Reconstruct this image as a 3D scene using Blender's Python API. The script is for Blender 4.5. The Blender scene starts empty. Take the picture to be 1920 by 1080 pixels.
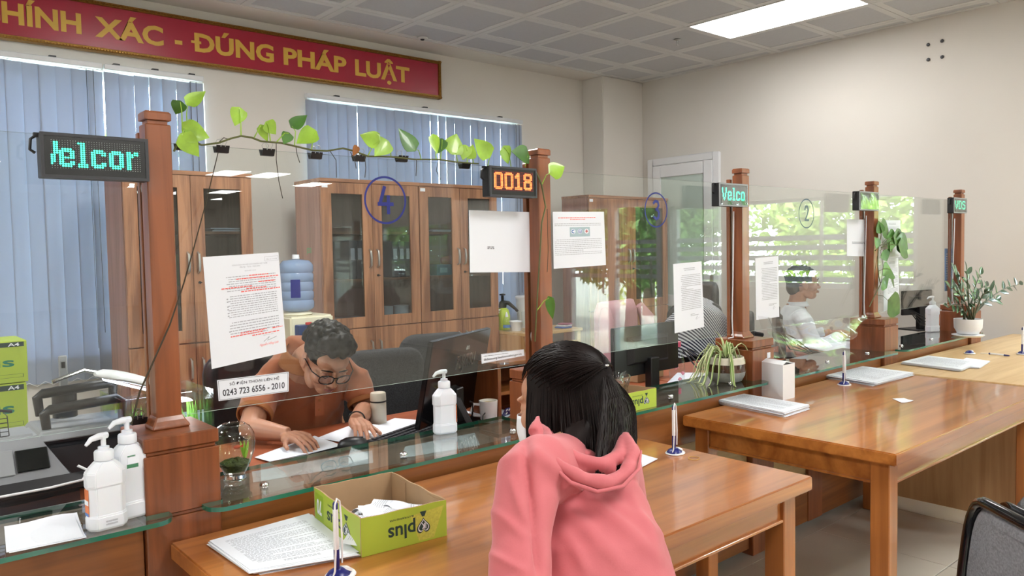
import bpy, bmesh, math, random
from mathutils import Vector, Matrix, Euler
PI = math.pi
random.seed(7)
SC = bpy.context.scene
COL = SC.collection

# ------------------------------------------------------------ camera, world, lights, exposure
CH = 1.42                       # camera height above the floor
F_PX = 1459.93
YAW, PIT, ROL = 0.8590, -0.0490, -0.0180
fwd = Vector((math.cos(YAW)*math.cos(PIT), math.sin(YAW)*math.cos(PIT), math.sin(PIT)))
rt0 = fwd.cross(Vector((0, 0, 1))).normalized()
up0 = rt0.cross(fwd)
RT = rt0*math.cos(ROL) + up0*math.sin(ROL)
UP = up0*math.cos(ROL) - rt0*math.sin(ROL)
camd = bpy.data.cameras.new('camera')
cam = bpy.data.objects.new('camera', camd)
COL.objects.link(cam)
m = Matrix((( RT.x, UP.x, -fwd.x, 0), (RT.y, UP.y, -fwd.y, 0), (RT.z, UP.z, -fwd.z, CH), (0, 0, 0, 1)))
cam.matrix_world = m
camd.sensor_width = 36.0
camd.lens = 36.0*F_PX/1920.0
camd.clip_start = 0.05
camd.clip_end = 200
SC.camera = cam

SC.view_settings.view_transform = 'Standard'
SC.view_settings.look = 'None'
SC.view_settings.gamma = 1.0
SC.view_settings.use_curve_mapping = False
SC.view_settings.exposure = 0.27
SC.cycles.use_denoising = True
SC.cycles.max_bounces = 10
SC.cycles.diffuse_bounces = 4
SC.cycles.glossy_bounces = 4
SC.cycles.transmission_bounces = 8
SC.cycles.transparent_max_bounces = 24
SC.cycles.caustics_reflective = False
SC.cycles.caustics_refractive = False
SC.cycles.sample_clamp_indirect = 6.0

CEIL = CH + 1.757               # ceiling height
XR = 6.6                        # right wall
YW = 5.74                       # back wall
GX, GY = 4.016, 5.049           # a corner of the ceiling grid
LIGHTS = [(GX+1.5, GY-1.8), (GX-2.1, GY-1.8), (GX-2.1, GY-5.4), (GX+1.5, GY-5.4), (GX-5.7, GY-1.8), (GX-2.1, GY+0.0-9.0), (GX+1.5, GY-9.0),  # second entry: unseen lamp added to brighten the dim back wall
          (GX-5.7, GY-5.4), (GX-5.7, GY-9.0)]
HALL = [(3.0, -9.4), (6.4, -12.5), (7.3, -12.5), (9.2, -14.2), (5.6, -16.5), (8.2, -17.5), (2.0, -13.0), (0.0, -17.0)]

world = bpy.data.worlds.new('sky')
SC.world = world
world.use_nodes = True
wn = world.node_tree.nodes
wl = world.node_tree.links
wn.clear()
wo = wn.new('ShaderNodeOutputWorld')
bg = wn.new('ShaderNodeBackground')
tc = wn.new('ShaderNodeTexCoord')
sp = wn.new('ShaderNodeSeparateXYZ')
rp = wn.new('ShaderNodeValToRGB')
rp.color_ramp.elements[0].position = 0.45
rp.color_ramp.elements[0].color = (0.80, 0.86, 0.90, 1)
rp.color_ramp.elements[1].position = 1.0
rp.color_ramp.elements[1].color = (0.72, 0.84, 1.0, 1)
ma = wn.new('ShaderNodeMath'); ma.operation = 'MULTIPLY_ADD'; ma.inputs[1].default_value = 0.5; ma.inputs[2].default_value = 0.5
wl.new(tc.outputs['Generated'], sp.inputs[0])
wl.new(sp.outputs['Z'], ma.inputs[0])
wl.new(ma.outputs[0], rp.inputs[0])
wl.new(rp.outputs[0], bg.inputs[0])
bg.inputs[1].default_value = 26.0
wl.new(bg.outputs[0], wo.inputs[0])

sund = bpy.data.lights.new('sun', 'SUN')
sund.energy = 40.0
sund.angle = math.radians(8)
sund.color = (1.0, 0.96, 0.88)
suno = bpy.data.objects.new('sun', sund)
suno.rotation_euler = (math.radians(8), math.radians(-40), 0)
COL.objects.link(suno)

def area(x, y, w, h, e, z=CEIL-0.012):
    d = bpy.data.lights.new('ceiling_lamp_light', 'AREA')
    d.shape = 'RECTANGLE'; d.size = w; d.size_y = h; d.energy = e; d.color = (1.0, 0.985, 0.96)
    o = bpy.data.objects.new('ceiling_lamp_light', d)
    o.location = (x, y, z)
    COL.objects.link(o)
LE = 44.0
for n, (lx, ly) in enumerate(LIGHTS):
    area(lx, ly, 0.56, 1.16, LE*(.38 if n == 0 else 1.0))
for (lx, ly) in HALL:
    area(lx, ly, 0.56, 1.16, LE*1.3)

# ------------------------------------------------------------ helpers
def ray(px, py):
    return (RT*((px-960)/F_PX) - UP*((py-540)/F_PX) + fwd)
def at(px, py, x=None, y=None, z=None):
    """the point where the photograph's pixel meets a real plane of the room"""
    r = ray(px, py)
    t = x/r.x if x is not None else (y/r.y if y is not None else (z-CH)/r.z)
    return Vector((r.x*t, r.y*t, CH + r.z*t))

def lin(c):
    c = c/255.0
    return c/12.92 if c <= 0.04045 else ((c+0.055)/1.055)**2.4
def rgb(r, g, b):
    return (lin(r), lin(g), lin(b), 1.0)

def newmat(name):
    mt = bpy.data.materials.new(name)
    mt.use_nodes = True
    nt = mt.node_tree
    return mt, nt, nt.nodes['Principled BSDF']
def mat(name, col, rough=0.5, metal=0.0, var=0.06, scale=9.0, bump=0.0, bscale=60.0, spec=0.5, coat=0.0, trans=0.0,
        emit=None, es=0.0, alpha=1.0, sheen=0.0, sss=0.0):
    mt, nt, b = newmat(name)
    N, L = nt.nodes, nt.links
    c = rgb(*col)
    t = N.new('ShaderNodeTexCoord')
    nz = N.new('ShaderNodeTexNoise'); nz.inputs['Scale'].default_value = scale; nz.inputs['Detail'].default_value = 3
    L.new(t.outputs['Object'], nz.inputs['Vector'])
    r = N.new('ShaderNodeValToRGB')
    r.color_ramp.elements[0].position = 0.3; r.color_ramp.elements[1].position = 0.7
    r.color_ramp.elements[0].color = tuple(x*(1-var) for x in c[:3])+(1,)
    r.color_ramp.elements[1].color = tuple(min(1, x*(1+var)) for x in c[:3])+(1,)
    L.new(nz.outputs['Fac'], r.inputs[0]); L.new(r.outputs[0], b.inputs['Base Color'])
    b.inputs['Roughness'].default_value = rough
    b.inputs['Metallic'].default_value = metal
    b.inputs['Specular IOR Level'].default_value = spec
    b.inputs['Coat Weight'].default_value = coat
    b.inputs['Transmission Weight'].default_value = trans
    b.inputs['Alpha'].default_value = alpha
    if sheen: b.inputs['Sheen Weight'].default_value = sheen
    if sss:
        b.inputs['Subsurface Weight'].default_value = sss; b.inputs['Subsurface Scale'].default_value = 0.01
    if emit:
        b.inputs['Emission Color'].default_value = rgb(*emit); b.inputs['Emission Strength'].default_value = es
    if bump:
        n2 = N.new('ShaderNodeTexNoise'); n2.inputs['Scale'].default_value = bscale; n2.inputs['Detail'].default_value = 4
        L.new(t.outputs['Object'], n2.inputs['Vector'])
        bp = N.new('ShaderNodeBump'); bp.inputs['Strength'].default_value = bump; bp.inputs['Distance'].default_value = 0.004
        L.new(n2.outputs['Fac'], bp.inputs['Height']); L.new(bp.outputs[0], b.inputs['Normal'])
    return mt
def wood(name, c1, c2, axis='x', rough=0.35, s=1.0, coat=0.0, spec=0.5, fine=0.25, blotch=0.5):
    """grain stretched along one axis; broad figure plus fine pores"""
    mt, nt, b = newmat(name)
    N, L = nt.nodes, nt.links
    t = N.new('ShaderNodeTexCoord')
    mp = N.new('ShaderNodeMapping')
    sc = {'x': (0.55, 7, 7), 'y': (7, 0.55, 7), 'z': (7, 7, 0.55)}[axis]
    mp.inputs['Scale'].default_value = tuple(v*s for v in sc)
    L.new(t.outputs['Object'], mp.inputs['Vector'])
    nz = N.new('ShaderNodeTexNoise'); nz.inputs['Scale'].default_value = 1.6; nz.inputs['Detail'].default_value = 5
    nz.inputs['Distortion'].default_value = 1.3
    L.new(mp.outputs[0], nz.inputs['Vector'])
    m2 = N.new('ShaderNodeMapping')
    sc2 = {'x': (3, 90, 90), 'y': (90, 3, 90), 'z': (90, 90, 3)}[axis]
    m2.inputs['Scale'].default_value = tuple(v*s for v in sc2)
    L.new(t.outputs['Object'], m2.inputs['Vector'])
    n2 = N.new('ShaderNodeTexNoise'); n2.inputs['Scale'].default_value = 1.0; n2.inputs['Detail'].default_value = 2
    L.new(m2.outputs[0], n2.inputs['Vector'])
    mx = N.new('ShaderNodeMath'); mx.operation = 'MULTIPLY_ADD'; mx.inputs[1].default_value = fine
    L.new(n2.outputs['Fac'], mx.inputs[0]); L.new(nz.outputs['Fac'], mx.inputs[2])
    r = N.new('ShaderNodeValToRGB')
    r.color_ramp.elements[0].position = 0.35+fine*0.4; r.color_ramp.elements[1].position = 0.62+fine*0.6
    r.color_ramp.elements[0].color = rgb(*c1); r.color_ramp.elements[1].color = rgb(*c2)
    L.new(mx.outputs[0], r.inputs[0]); L.new(r.outputs[0], b.inputs['Base Color'])
    b.inputs['Roughness'].default_value = rough
    b.inputs['Coat Weight'].default_value = coat
    b.inputs['Coat Roughness'].default_value = 0.08
    b.inputs['Specular IOR Level'].default_value = spec
    bp = N.new('ShaderNodeBump'); bp.inputs['Strength'].default_value = 0.08; bp.inputs['Distance'].default_value = 0.002
    L.new(mx.outputs[0], bp.inputs['Height']); L.new(bp.outputs[0], b.inputs['Normal'])
    return mt
def thin_glass(name, tint=(1, 1, 1), ior=1.5, rough=0.0, gain=1.0, dirt=0.0):
    """a sheet that lets light straight through and mirrors by the Fresnel law"""
    mt = bpy.data.materials.new(name); mt.use_nodes = True
    nt = mt.node_tree; N, L = nt.nodes, nt.links; N.clear()
    o = N.new('ShaderNodeOutputMaterial'); mx = N.new('ShaderNodeMixShader')
    tr = N.new('ShaderNodeBsdfTransparent'); tr.inputs[0].default_value = tuple(tint)+(1,)
    gl = N.new('ShaderNodeBsdfGlossy'); gl.inputs['Roughness'].default_value = rough
    fr = N.new('ShaderNodeFresnel'); g = N.new('ShaderNodeNewGeometry')
    ml = N.new('ShaderNodeMath'); ml.operation = 'MULTIPLY_ADD'
    ml.inputs[1].default_value = 1.0/ior-ior; ml.inputs[2].default_value = ior
    L.new(g.outputs['Backfacing'], ml.inputs[0]); L.new(ml.outputs[0], fr.inputs['IOR'])
    if gain != 1.0:
        gm = N.new('ShaderNodeMath'); gm.operation = 'MULTIPLY'; gm.inputs[1].default_value = gain; gm.use_clamp = True
        L.new(fr.outputs[0], gm.inputs[0]); L.new(gm.outputs[0], mx.inputs[0])
    else:
        L.new(fr.outputs[0], mx.inputs[0])
    if dirt:
        df = N.new('ShaderNodeBsdfDiffuse'); df.inputs[0].default_value = (0.8, 0.8, 0.8, 1)
        m2 = N.new('ShaderNodeMixShader')
        nz = N.new('ShaderNodeTexNoise'); nz.inputs['Scale'].default_value = 5; nz.inputs['Detail'].default_value = 6
        t = N.new('ShaderNodeTexCoord'); L.new(t.outputs['Object'], nz.inputs['Vector'])
        mr = N.new('ShaderNodeMapRange'); mr.inputs['From Min'].default_value = 0.45; mr.inputs['From Max'].default_value = 0.75
        mr.inputs['To Max'].default_value = dirt
        L.new(nz.outputs['Fac'], mr.inputs['Value']); L.new(mr.outputs[0], m2.inputs[0])
        L.new(tr.outputs[0], m2.inputs[1]); L.new(df.outputs[0], m2.inputs[2]); L.new(m2.outputs[0], mx.inputs[1])
    else:
        L.new(tr.outputs[0], mx.inputs[1])
    L.new(gl.outputs[0], mx.inputs[2]); L.new(mx.outputs[0], o.inputs[0])
    return mt
def translucent(name, col, t=0.5, rough=0.8, var=0.05):
    mt, nt, b = newmat(name)
    N, L = nt.nodes, nt.links
    b.inputs['Base Color'].default_value = rgb(*col); b.inputs['Roughness'].default_value = rough
    b.inputs['Specular IOR Level'].default_value = 0.2
    tl = N.new('ShaderNodeBsdfTranslucent'); tl.inputs[0].default_value = rgb(*col)
    tcx = N.new('ShaderNodeTexCoord'); nz = N.new('ShaderNodeTexNoise'); nz.inputs['Scale'].default_value = 3
    L.new(tcx.outputs['Object'], nz.inputs['Vector'])
    mr = N.new('ShaderNodeMapRange'); mr.inputs['To Min'].default_value = t*(1-var); mr.inputs['To Max'].default_value = t*(1+var)
    L.new(nz.outputs['Fac'], mr.inputs['Value'])
    mx = N.new('ShaderNodeMixShader')
    L.new(mr.outputs[0], mx.inputs[0])
    L.new(b.outputs[0], mx.inputs[1]); L.new(tl.outputs[0], mx.inputs[2])
    L.new(mx.outputs[0], N['Material Output'].inputs[0])
    return mt

class B:
    """collects shapes; link() turns them into ONE mesh object"""
    def __init__(s):
        s.v = []; s.f = []; s.mi = []; s.k = 0
        s.M = Matrix.Identity(4)
    def mt(s, k): s.k = k; return s
    def add(s, vs, fs):
        o = len(s.v)
        s.v += [tuple(s.M @ Vector(p)) for p in vs]
        s.f += [tuple(i+o for i in f) for f in fs]
        s.mi += [s.k]*len(fs)
        return s
    def box(s, x0, x1, y0, y1, z0, z1):
        vs = [(x, y, z) for x in (x0, x1) for y in (y0, y1) for z in (z0, z1)]
        return s.add(vs, [(0, 1, 3, 2), (4, 6, 7, 5), (0, 4, 5, 1), (2, 3, 7, 6), (0, 2, 6, 4), (1, 5, 7, 3)])
    def cbox(s, c, d, rot=None):
        m0 = s.M.copy()
        s.M = s.M @ Matrix.Translation(c) @ (rot.to_matrix().to_4x4() if rot else Matrix.Identity(4))
        s.box(-d[0]/2, d[0]/2, -d[1]/2, d[1]/2, -d[2]/2, d[2]/2)
        s.M = m0
        return s
    def prism(s, poly, z0, z1):
        n = len(poly)
        vs = [(p[0], p[1], z0) for p in poly]+[(p[0], p[1], z1) for p in poly]
        fs = [tuple(range(n-1, -1, -1)), tuple(range(n, 2*n))]+[(i, (i+1) % n, n+(i+1) % n, n+i) for i in range(n)]
        return s.add(vs, fs)
    def loft(s, rings, cap=True, closed=True):
        n = len(rings[0]); vs = [tuple(p) for r in rings for p in r]; fs = []
        for j in range(len(rings)-1):
            for i in range(n if closed else n-1):
                a = j*n+i; b2 = j*n+(i+1) % n
                fs.append((a, b2, b2+n, a+n))
        if cap and closed:
            fs.append(tuple(range(n-1, -1, -1))); fs.append(tuple((len(rings)-1)*n+i for i in range(n)))
        return s.add(vs, fs)
    def lathe(s, prof, c=(0, 0, 0), n=24, sx=1, sy=1):
        rings = [[(c[0]+sx*r*math.cos(2*PI*i/n), c[1]+sy*r*math.sin(2*PI*i/n), c[2]+z) for i in range(n)] for r, z in prof]
        return s.loft(rings)
    def tube(s, pts, r, n=8, cap=True):
        pts = [Vector(p) for p in pts]
        if not hasattr(r, '__len__'): r = [r]*len(pts)
        rings = []; ref = None
        for i, p in enumerate(pts):
            t = (pts[min(i+1, len(pts)-1)]-pts[max(i-1, 0)])
            t = t.normalized() if t.length > 1e-9 else Vector((0, 0, 1))
            if ref is None:
                ref = t.cross(Vector((0, 0, 1)))
                if ref.length < 0.05: ref = t.cross(Vector((0, 1, 0)))
            ref = (ref - t*ref.dot(t)).normalized(); bn = t.cross(ref)
            rings.append([p+ref*(r[i]*math.cos(2*PI*k/n))+bn*(r[i]*math.sin(2*PI*k/n)) for k in range(n)])
        return s.loft(rings, cap)
    def ball(s, c, r, n=14, m2=8):
        rx, ry, rz = r if hasattr(r, '__len__') else (r, r, r)
        rings = [[(c[0]+rx*math.sin(a)*math.cos(2*PI*i/n), c[1]+ry*math.sin(a)*math.sin(2*PI*i/n), c[2]-rz*math.cos(a)) for i in range(n)]
                 for a in [PI*(0.04+0.92*j/m2) for j in range(m2+1)]]
        return s.loft(rings)
    def grid(s, fn, nu, nv, th=0.0):
        vs = [tuple(fn(i/nu, j/nv)) for j in range(nv+1) for i in range(nu+1)]
        fs = [(j*(nu+1)+i, j*(nu+1)+i+1, (j+1)*(nu+1)+i+1, (j+1)*(nu+1)+i) for j in range(nv) for i in range(nu)]
        return s.add(vs, fs)
    def sheet(s, corners, t=0.0006, nu=1, nv=1, fn=None):
        """a thin sheet with real thickness, corners in order; fn(u,v) lifts it"""
        a, b2, c, d = [Vector(p) for p in corners]
        nrm = (b2-a).cross(d-a).normalized()
        def P(u, v, o):
            q = a*(1-u)*(1-v)+b2*u*(1-v)+c*u*v+d*(1-u)*v
            return q+nrm*(o+(fn(u, v) if fn else 0))
        vs = []; 
        for o in (0, t):
            vs += [P(i/nu, j/nv, o) for j in range(nv+1) for i in range(nu+1)]
        K = (nu+1)*(nv+1); fs = []
        for j in range(nv):
            for i in range(nu):
                q = (j*(nu+1)+i, j*(nu+1)+i+1, (j+1)*(nu+1)+i+1, (j+1)*(nu+1)+i)
                fs.append(tuple(reversed(q))); fs.append(tuple(k+K for k in q))
        ed = [(i, i+1) for i in range(nu)]+[(j*(nu+1)+nu, (j+1)*(nu+1)+nu) for j in range(nv)]
        ed += [(nv*(nu+1)+i+1, nv*(nu+1)+i) for i in range(nu)]+[((j+1)*(nu+1), j*(nu+1)) for j in range(nv)]
        for p, q in ed: fs.append((p, q, q+K, p+K))
        return s.add(vs, fs)

def tag(o, label=None, cat=None, group=None, kind=None):
    if label: o['label'] = label
    if cat: o['category'] = cat
    if group: o['group'] = group
    if kind: o['kind'] = kind
    return o
def mk(name, b, mats, parent=None, smooth=40, bevel=0.0, seg=1, label=None, cat=None, group=None, kind=None, loc=None, rotz=0.0, sub=0):
    me = bpy.data.meshes.new(name)
    me.from_pydata(b.v, [], b.f)
    if not isinstance(mats, (list, tuple)): mats = [mats]
    for mm in mats: me.materials.append(mm)
    if len(mats) > 1: me.polygons.foreach_set('material_index', b.mi)
    me.update()
    bm = bmesh.new(); bm.from_mesh(me)
    if bevel:
        bmesh.ops.remove_doubles(bm, verts=bm.verts, dist=1e-6)
        es = [e for e in bm.edges if len(e.link_faces) == 2 and e.calc_face_angle(0) > 0.5]
        bmesh.ops.bevel(bm, geom=es, offset=bevel, segments=seg, affect='EDGES', clamp_overlap=True)
    bmesh.ops.recalc_face_normals(bm, faces=bm.faces)
    bm.to_mesh(me); bm.free()
    if smooth:
        me.shade_smooth(); me.set_sharp_from_angle(angle=math.radians(smooth))
    o = bpy.data.objects.new(name, me)
    COL.objects.link(o)
    if parent: o.parent = parent
    if loc is not None: o.location = loc
    if rotz: o.rotation_euler.z = rotz
    if sub:
        md = o.modifiers.new('s', 'SUBSURF'); md.levels = sub; md.render_levels = sub
    return tag(o, label, cat, group, kind)
def thing(name, label, cat, loc=(0, 0, 0), rotz=0.0, group=None):
    o = bpy.data.objects.new(name, None)
    o.empty_display_size = 0.05
    COL.objects.link(o)
    o.location = loc; o.rotation_euler = (0, 0, rotz)
    return tag(o, label, cat, group)
def dup(o, loc=None, rotz=None, label=None, group=None, parent=None):
    c = o.copy(); COL.objects.link(c)
    if parent: c.parent = parent
    if loc is not None: c.location = loc
    if rotz is not None: c.rotation_euler = (0, 0, rotz)
    if label: c['label'] = label
    if group: c['group'] = group
    for ch in list(o.children): dup(ch, parent=c)
    return c
def struct(name, b, mt, **k):
    return mk(name, b, mt, kind='structure', **k)
_tc = {}
def text(s, size=1.0, bold=0.0, extrude=0.0, align='CENTER', shear=0.0, mono=False):
    """letters as a flat mesh in the xz plane, centred at the origin"""
    key = (s, size, bold, extrude, align, shear)
    if key in _tc: return _tc[key]
    cu = bpy.data.curves.new('lettering', 'FONT')
    cu.body = s; cu.size = size; cu.offset = bold*size; cu.extrude = extrude
    cu.align_x = align; cu.align_y = 'CENTER'; cu.shear = shear; cu.resolution_u = 3
    o = bpy.data.objects.new('lettering', cu); COL.objects.link(o)
    dg = bpy.context.evaluated_depsgraph_get()
    me = bpy.data.meshes.new_from_object(o.evaluated_get(dg))
    vs = [(v.co.x, -v.co.z, v.co.y) for v in me.vertices]; fs = [tuple(p.vertices) for p in me.polygons]
    bpy.data.objects.remove(o); bpy.data.meshes.remove(me); bpy.data.curves.remove(cu)
    _tc[key] = (vs, fs)
    return vs, fs
def put_text(b, s, M, **k):
    vs, fs = text(s, **k)
    if fs:
        m0 = b.M.copy(); b.M = b.M @ M; b.add(vs, fs); b.M = m0
    return b
T = Matrix.Translation
def RZ(a): return Matrix.Rotation(a, 4, 'Z')
def RX(a): return Matrix.Rotation(a, 4, 'X')
def RY(a): return Matrix.Rotation(a, 4, 'Y')
def SCL(x, y, z): return Matrix.Diagonal((x, y, z, 1))

# ------------------------------------------------------------ materials
M = {}
M['wall'] = mat('wall_paint', (216, 212, 205), 0.9, var=0.03, scale=1.2, bump=0.05, bscale=30, spec=0.2)
M['ceil'] = mat('ceiling_white', (212, 212, 210), 0.8, var=0.015, scale=2, spec=0.3)
M['ceil_in'] = mat('ceiling_perforated', (190, 191, 193), 0.8, var=0.02, scale=40, spec=0.3)
M['joint'] = mat('ceiling_joint', (60, 58, 56), 0.9)
M['tile'] = mat('floor_tile', (190, 184, 172), 0.25, var=0.05, scale=3, spec=0.5)
M['grout'] = mat('grout', (84, 80, 74), 0.9)
M['upvc'] = mat('white_upvc', (226, 228, 230), 0.35, var=0.01)
M['white'] = mat('white_plastic', (232, 234, 238), 0.35, var=0.01)
M['paper'] = mat('paper', (232, 236, 244), 0.8, var=0.015, scale=3)
M['print'] = mat('print_ink', (70, 72, 80), 0.8, var=0.1)
M['print_l'] = mat('print_ink_light', (176, 179, 188), 0.8, var=0.1)
M['red_ink'] = mat('red_ink', (240, 110, 105), 0.8)
M['blue'] = mat('blue_vinyl', (12, 24, 120), 0.5)
M['counter'] = wood('counter_wood', (104, 56, 28), (148, 84, 48), 'z', 0.35, coat=0.25)
M['counter_x'] = wood('counter_rail_wood', (114, 66, 30), (150, 90, 44), 'x', 0.4, coat=0.15)
M['table'] = wood('table_wood', (146, 82, 32), (190, 120, 56), 'x', 0.3, coat=0.7, fine=0.2, s=0.7)
M['table_z'] = wood('table_leg_wood', (142, 82, 36), (176, 108, 52), 'z', 0.35, coat=0.4, fine=0.2)
M['strip'] = wood('counter_top_strip', (150, 124, 108), (172, 146, 130), 'x', 0.3)
M['desk_s'] = wood('worktop_wood', (150, 78, 48), (172, 94, 60), 'x', 0.4, coat=0.2)
M['light_wood'] = wood('light_wood', (196, 160, 112), (216, 184, 138), 'x', 0.4, coat=0.1)
M['light_wood_z'] = wood('light_wood_upright', (172, 130, 88), (196, 156, 112), 'z', 0.45)
M['beige_board'] = wood('beige_board', (176, 148, 100), (196, 170, 124), 'x', 0.6)
M['cab'] = wood('cabinet_wood', (122, 78, 54), (178, 126, 92), 'z', 0.42, s=1.3, fine=0.35)
M['cab_x'] = wood('cabinet_wood_flat', (128, 82, 56), (176, 124, 90), 'x', 0.42, s=1.3, fine=0.35)
M['cab_side'] = wood('cabinet_side_wood', (130, 86, 68), (168, 118, 98), 'z', 0.45, s=1.0, fine=0.3)
M['dark_in'] = mat('cabinet_inside', (110, 96, 88), 0.8)
M['steel'] = mat('brushed_steel', (190, 190, 188), 0.3, metal=1.0, var=0.05)
M['chrome'] = mat('chrome', (210, 210, 212), 0.12, metal=1.0, var=0.02)
M['black'] = mat('black_plastic', (22, 22, 25), 0.4, var=0.1)
M['black_g'] = mat('glossy_black', (14, 15, 18), 0.12, var=0.1)
M['dgrey'] = mat('dark_grey_plastic', (52, 53, 58), 0.45, var=0.08)
M['grey'] = mat('grey_plastic', (150, 152, 156), 0.5, var=0.04)
M['leather'] = mat('black_leather', (30, 29, 32), 0.35, var=0.12, bump=0.25, bscale=90)
M['fabric'] = mat('charcoal_fabric', (62, 63, 66), 0.95, var=0.25, scale=160, bump=0.5, bscale=220, spec=0.2)
M['fabric_l'] = mat('grey_fabric', (128, 130, 134), 0.95, var=0.22, scale=180, bump=0.6, bscale=260, spec=0.2)
M['glass'] = thin_glass('screen_glass', (0.965, 0.985, 0.975), dirt=0.008, gain=1.02)
M['cab_glass'] = thin_glass('cabinet_glass', (0.66, 0.70, 0.72))
M['ledge_glass'] = thin_glass('ledge_glass', (0.93, 0.97, 0.955), gain=1.7)
M['edge'] = mat('green_glass_edge', (26, 104, 84), 0.12, var=0.15, scale=6, coat=0.6)
M['edge_l'] = mat('clear_glass_edge', (176, 190, 182), 0.2, var=0.1)
M['win_glass'] = thin_glass('window_glass', (0.93, 0.96, 0.95))
M['clear'] = thin_glass('clear_plastic', (0.93, 0.95, 0.97), ior=1.45)
M['film'] = thin_glass('clear_film', (0.90, 0.92, 0.94), ior=1.5, rough=0.06, gain=1.9)
M['lime'] = mat('lime_card', (170, 192, 66), 0.5, var=0.04)
M['lime_d'] = mat('lime_card_dark', (150, 182, 50), 0.5)
M['card'] = mat('brown_card', (172, 142, 108), 0.85, var=0.06, scale=14)
M['ink_g'] = mat('dark_green_ink', (38, 62, 58), 0.6)
M['ivy'] = mat('pothos_leaf', (150, 190, 62), 0.35, var=0.22, scale=22, coat=0.2)
M['ivy2'] = mat('pothos_leaf_deep', (70, 116, 44), 0.35, var=0.25, scale=22, coat=0.2)
M['vine'] = mat('vine_stem', (88, 92, 50), 0.6, var=0.2)
M['root'] = mat('dark_root', (60, 52, 38), 0.8)
M['skin'] = mat('skin', (190, 140, 112), 0.5, var=0.05, scale=14, sss=0.15, bump=0.05, bscale=300)
M['skin2'] = mat('skin_tan', (172, 122, 96), 0.5, var=0.05, scale=14, sss=0.1)
M['lip'] = mat('lips', (150, 84, 78), 0.5)
M['nail'] = mat('nail', (206, 158, 140), 0.3)
M['hair'] = mat('black_hair', (14, 12, 12), 0.5, var=0.3, scale=30, bump=0.4, bscale=45, spec=0.2)
M['hair_w'] = mat('dark_brown_hair', (24, 17, 16), 0.5, var=0.35, scale=24, spec=0.16)

def fuse(b, vox, it=6, fac=.5, fn=None):
    """grow one continuous skin round all the shapes of b; returns a new builder"""
    o = mk('tmp', b, M['skin'], smooth=0)
    md = o.modifiers.new('r', 'REMESH'); md.mode = 'VOXEL'; md.voxel_size = vox; md.use_smooth_shade = True
    if it: ms = o.modifiers.new('s', 'SMOOTH'); ms.factor = fac; ms.iterations = it
    dg = bpy.context.evaluated_depsgraph_get()
    me = bpy.data.meshes.new_from_object(o.evaluated_get(dg))
    r = B()
    if fn: r.v = [tuple(v.co+fn(v.co, v.normal)) for v in me.vertices]
    else: r.v = [tuple(v.co) for v in me.vertices]
    r.f = [tuple(p.vertices) for p in me.polygons]; r.mi = [0]*len(r.f)
    old = o.data; bpy.data.objects.remove(o); bpy.data.meshes.remove(old); bpy.data.meshes.remove(me)
    return r
def ptd(px, py, d): 
    r = ray(px, py); return Vector((r.x*d, r.y*d, CH+r.z*d))

# ------------------------------------------------------------ the room
HX, HY = 11.0, -20.0            # the hall behind the camera reaches this far
HJ = -7.6                       # where the right wall steps out
floor = struct('floor', B().box(-3.1, XR+.16, HJ, YW+0.2, -0.16, -0.012).box(-3.1, HX+0.1, HY-0.1, HJ, -0.16, -0.012), M['grout'])
rest = B().box(-3, 1.22, HY, YW, -0.012, 0).box(1.22, XR, 1.9+0.0, YW, -0.012, 0).box(1.22, XR, HJ, -1.1, -0.012, 0).box(1.22, HX, HY, HJ, -0.012, 0)
mk('floor_slab', rest, M['tile'], floor, smooth=0)
tb = B().box(0.0025, 0.5975, 0.0025, 0.5975, -0.0125, 0)
t0 = None
for i in range(9):
    for j in range(5):
        x = 1.22+0.6*i; y = -1.1+0.6*j
        if t0 is None: t0 = o = mk('tile', tb, M['tile'], floor, smooth=0, bevel=0.0012)
        else:
            o = t0.copy(); COL.objects.link(o); o.parent = floor
        o.location = (x, y, random.uniform(-0.0004, 0.0004))
        if i == 8: o.scale.x = (XR-6.02)/0.6

ceiling = struct('ceiling', B().box(-3.1, XR+.16, HJ, YW+0.2, CEIL+0.03, CEIL+0.15).box(-3.1, HX+0.1, HY-0.1, HJ, CEIL+0.03, CEIL+0.15)
                 .box(-3.0, HX, HY, HJ, CEIL, CEIL+0.03).box(-3.0, XR, HJ, GY-0.6*14, CEIL, CEIL+0.03).box(-3.0, GX-0.6*10, GY-0.6*14, 5.45, CEIL, CEIL+0.03), M['ceil'])
mk('joint_backing', B().box(GX-0.6*10, XR, GY-0.6*14, 5.45, CEIL+0.012, CEIL+0.03), M['joint'], ceiling, smooth=0)
def ctile(w, h):
    b = B(); g = 0.0025; e = 0.052; r = 0.004
    w2, h2 = max(w-g, .02), max(h-g, .02)
    iw = min(e, w2*0.35); ih = min(e, h2*0.35)
    o = [(g, g), (w2, g), (w2, h2), (g, h2)]
    q = [(g+iw, g+ih), (w2-iw, g+ih), (w2-iw, h2-ih), (g+iw, h2-ih)]
    vs = [(x, y, 0) for x, y in o]+[(x, y, 0) for x, y in q]+[(x, y, r) for x, y in q]+[(x, y, 0.02) for x, y in o]
    fs = [(i, (i+1) % 4, 4+(i+1) % 4, 4+i) for i in range(4)]+[(4+i, 4+(i+1) % 4, 8+(i+1) % 4, 8+i) for i in range(4)]
    fs += [(i, (i+1) % 4, 12+(i+1) % 4, 12+i) for i in range(4)]
    b.add(vs, fs); b.k = 1; b.add([(x, y, r) for x, y in q], [(0, 1, 2, 3)])
    return b
taken = set()
for (lx, ly) in LIGHTS:
    i = round((lx-0.3-GX)/0.6); j = round((GY-ly-0.6)/0.6)
    taken |= {(i, -j-1), (i, -j-2)}
cache = {}
nt = 0
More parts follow.
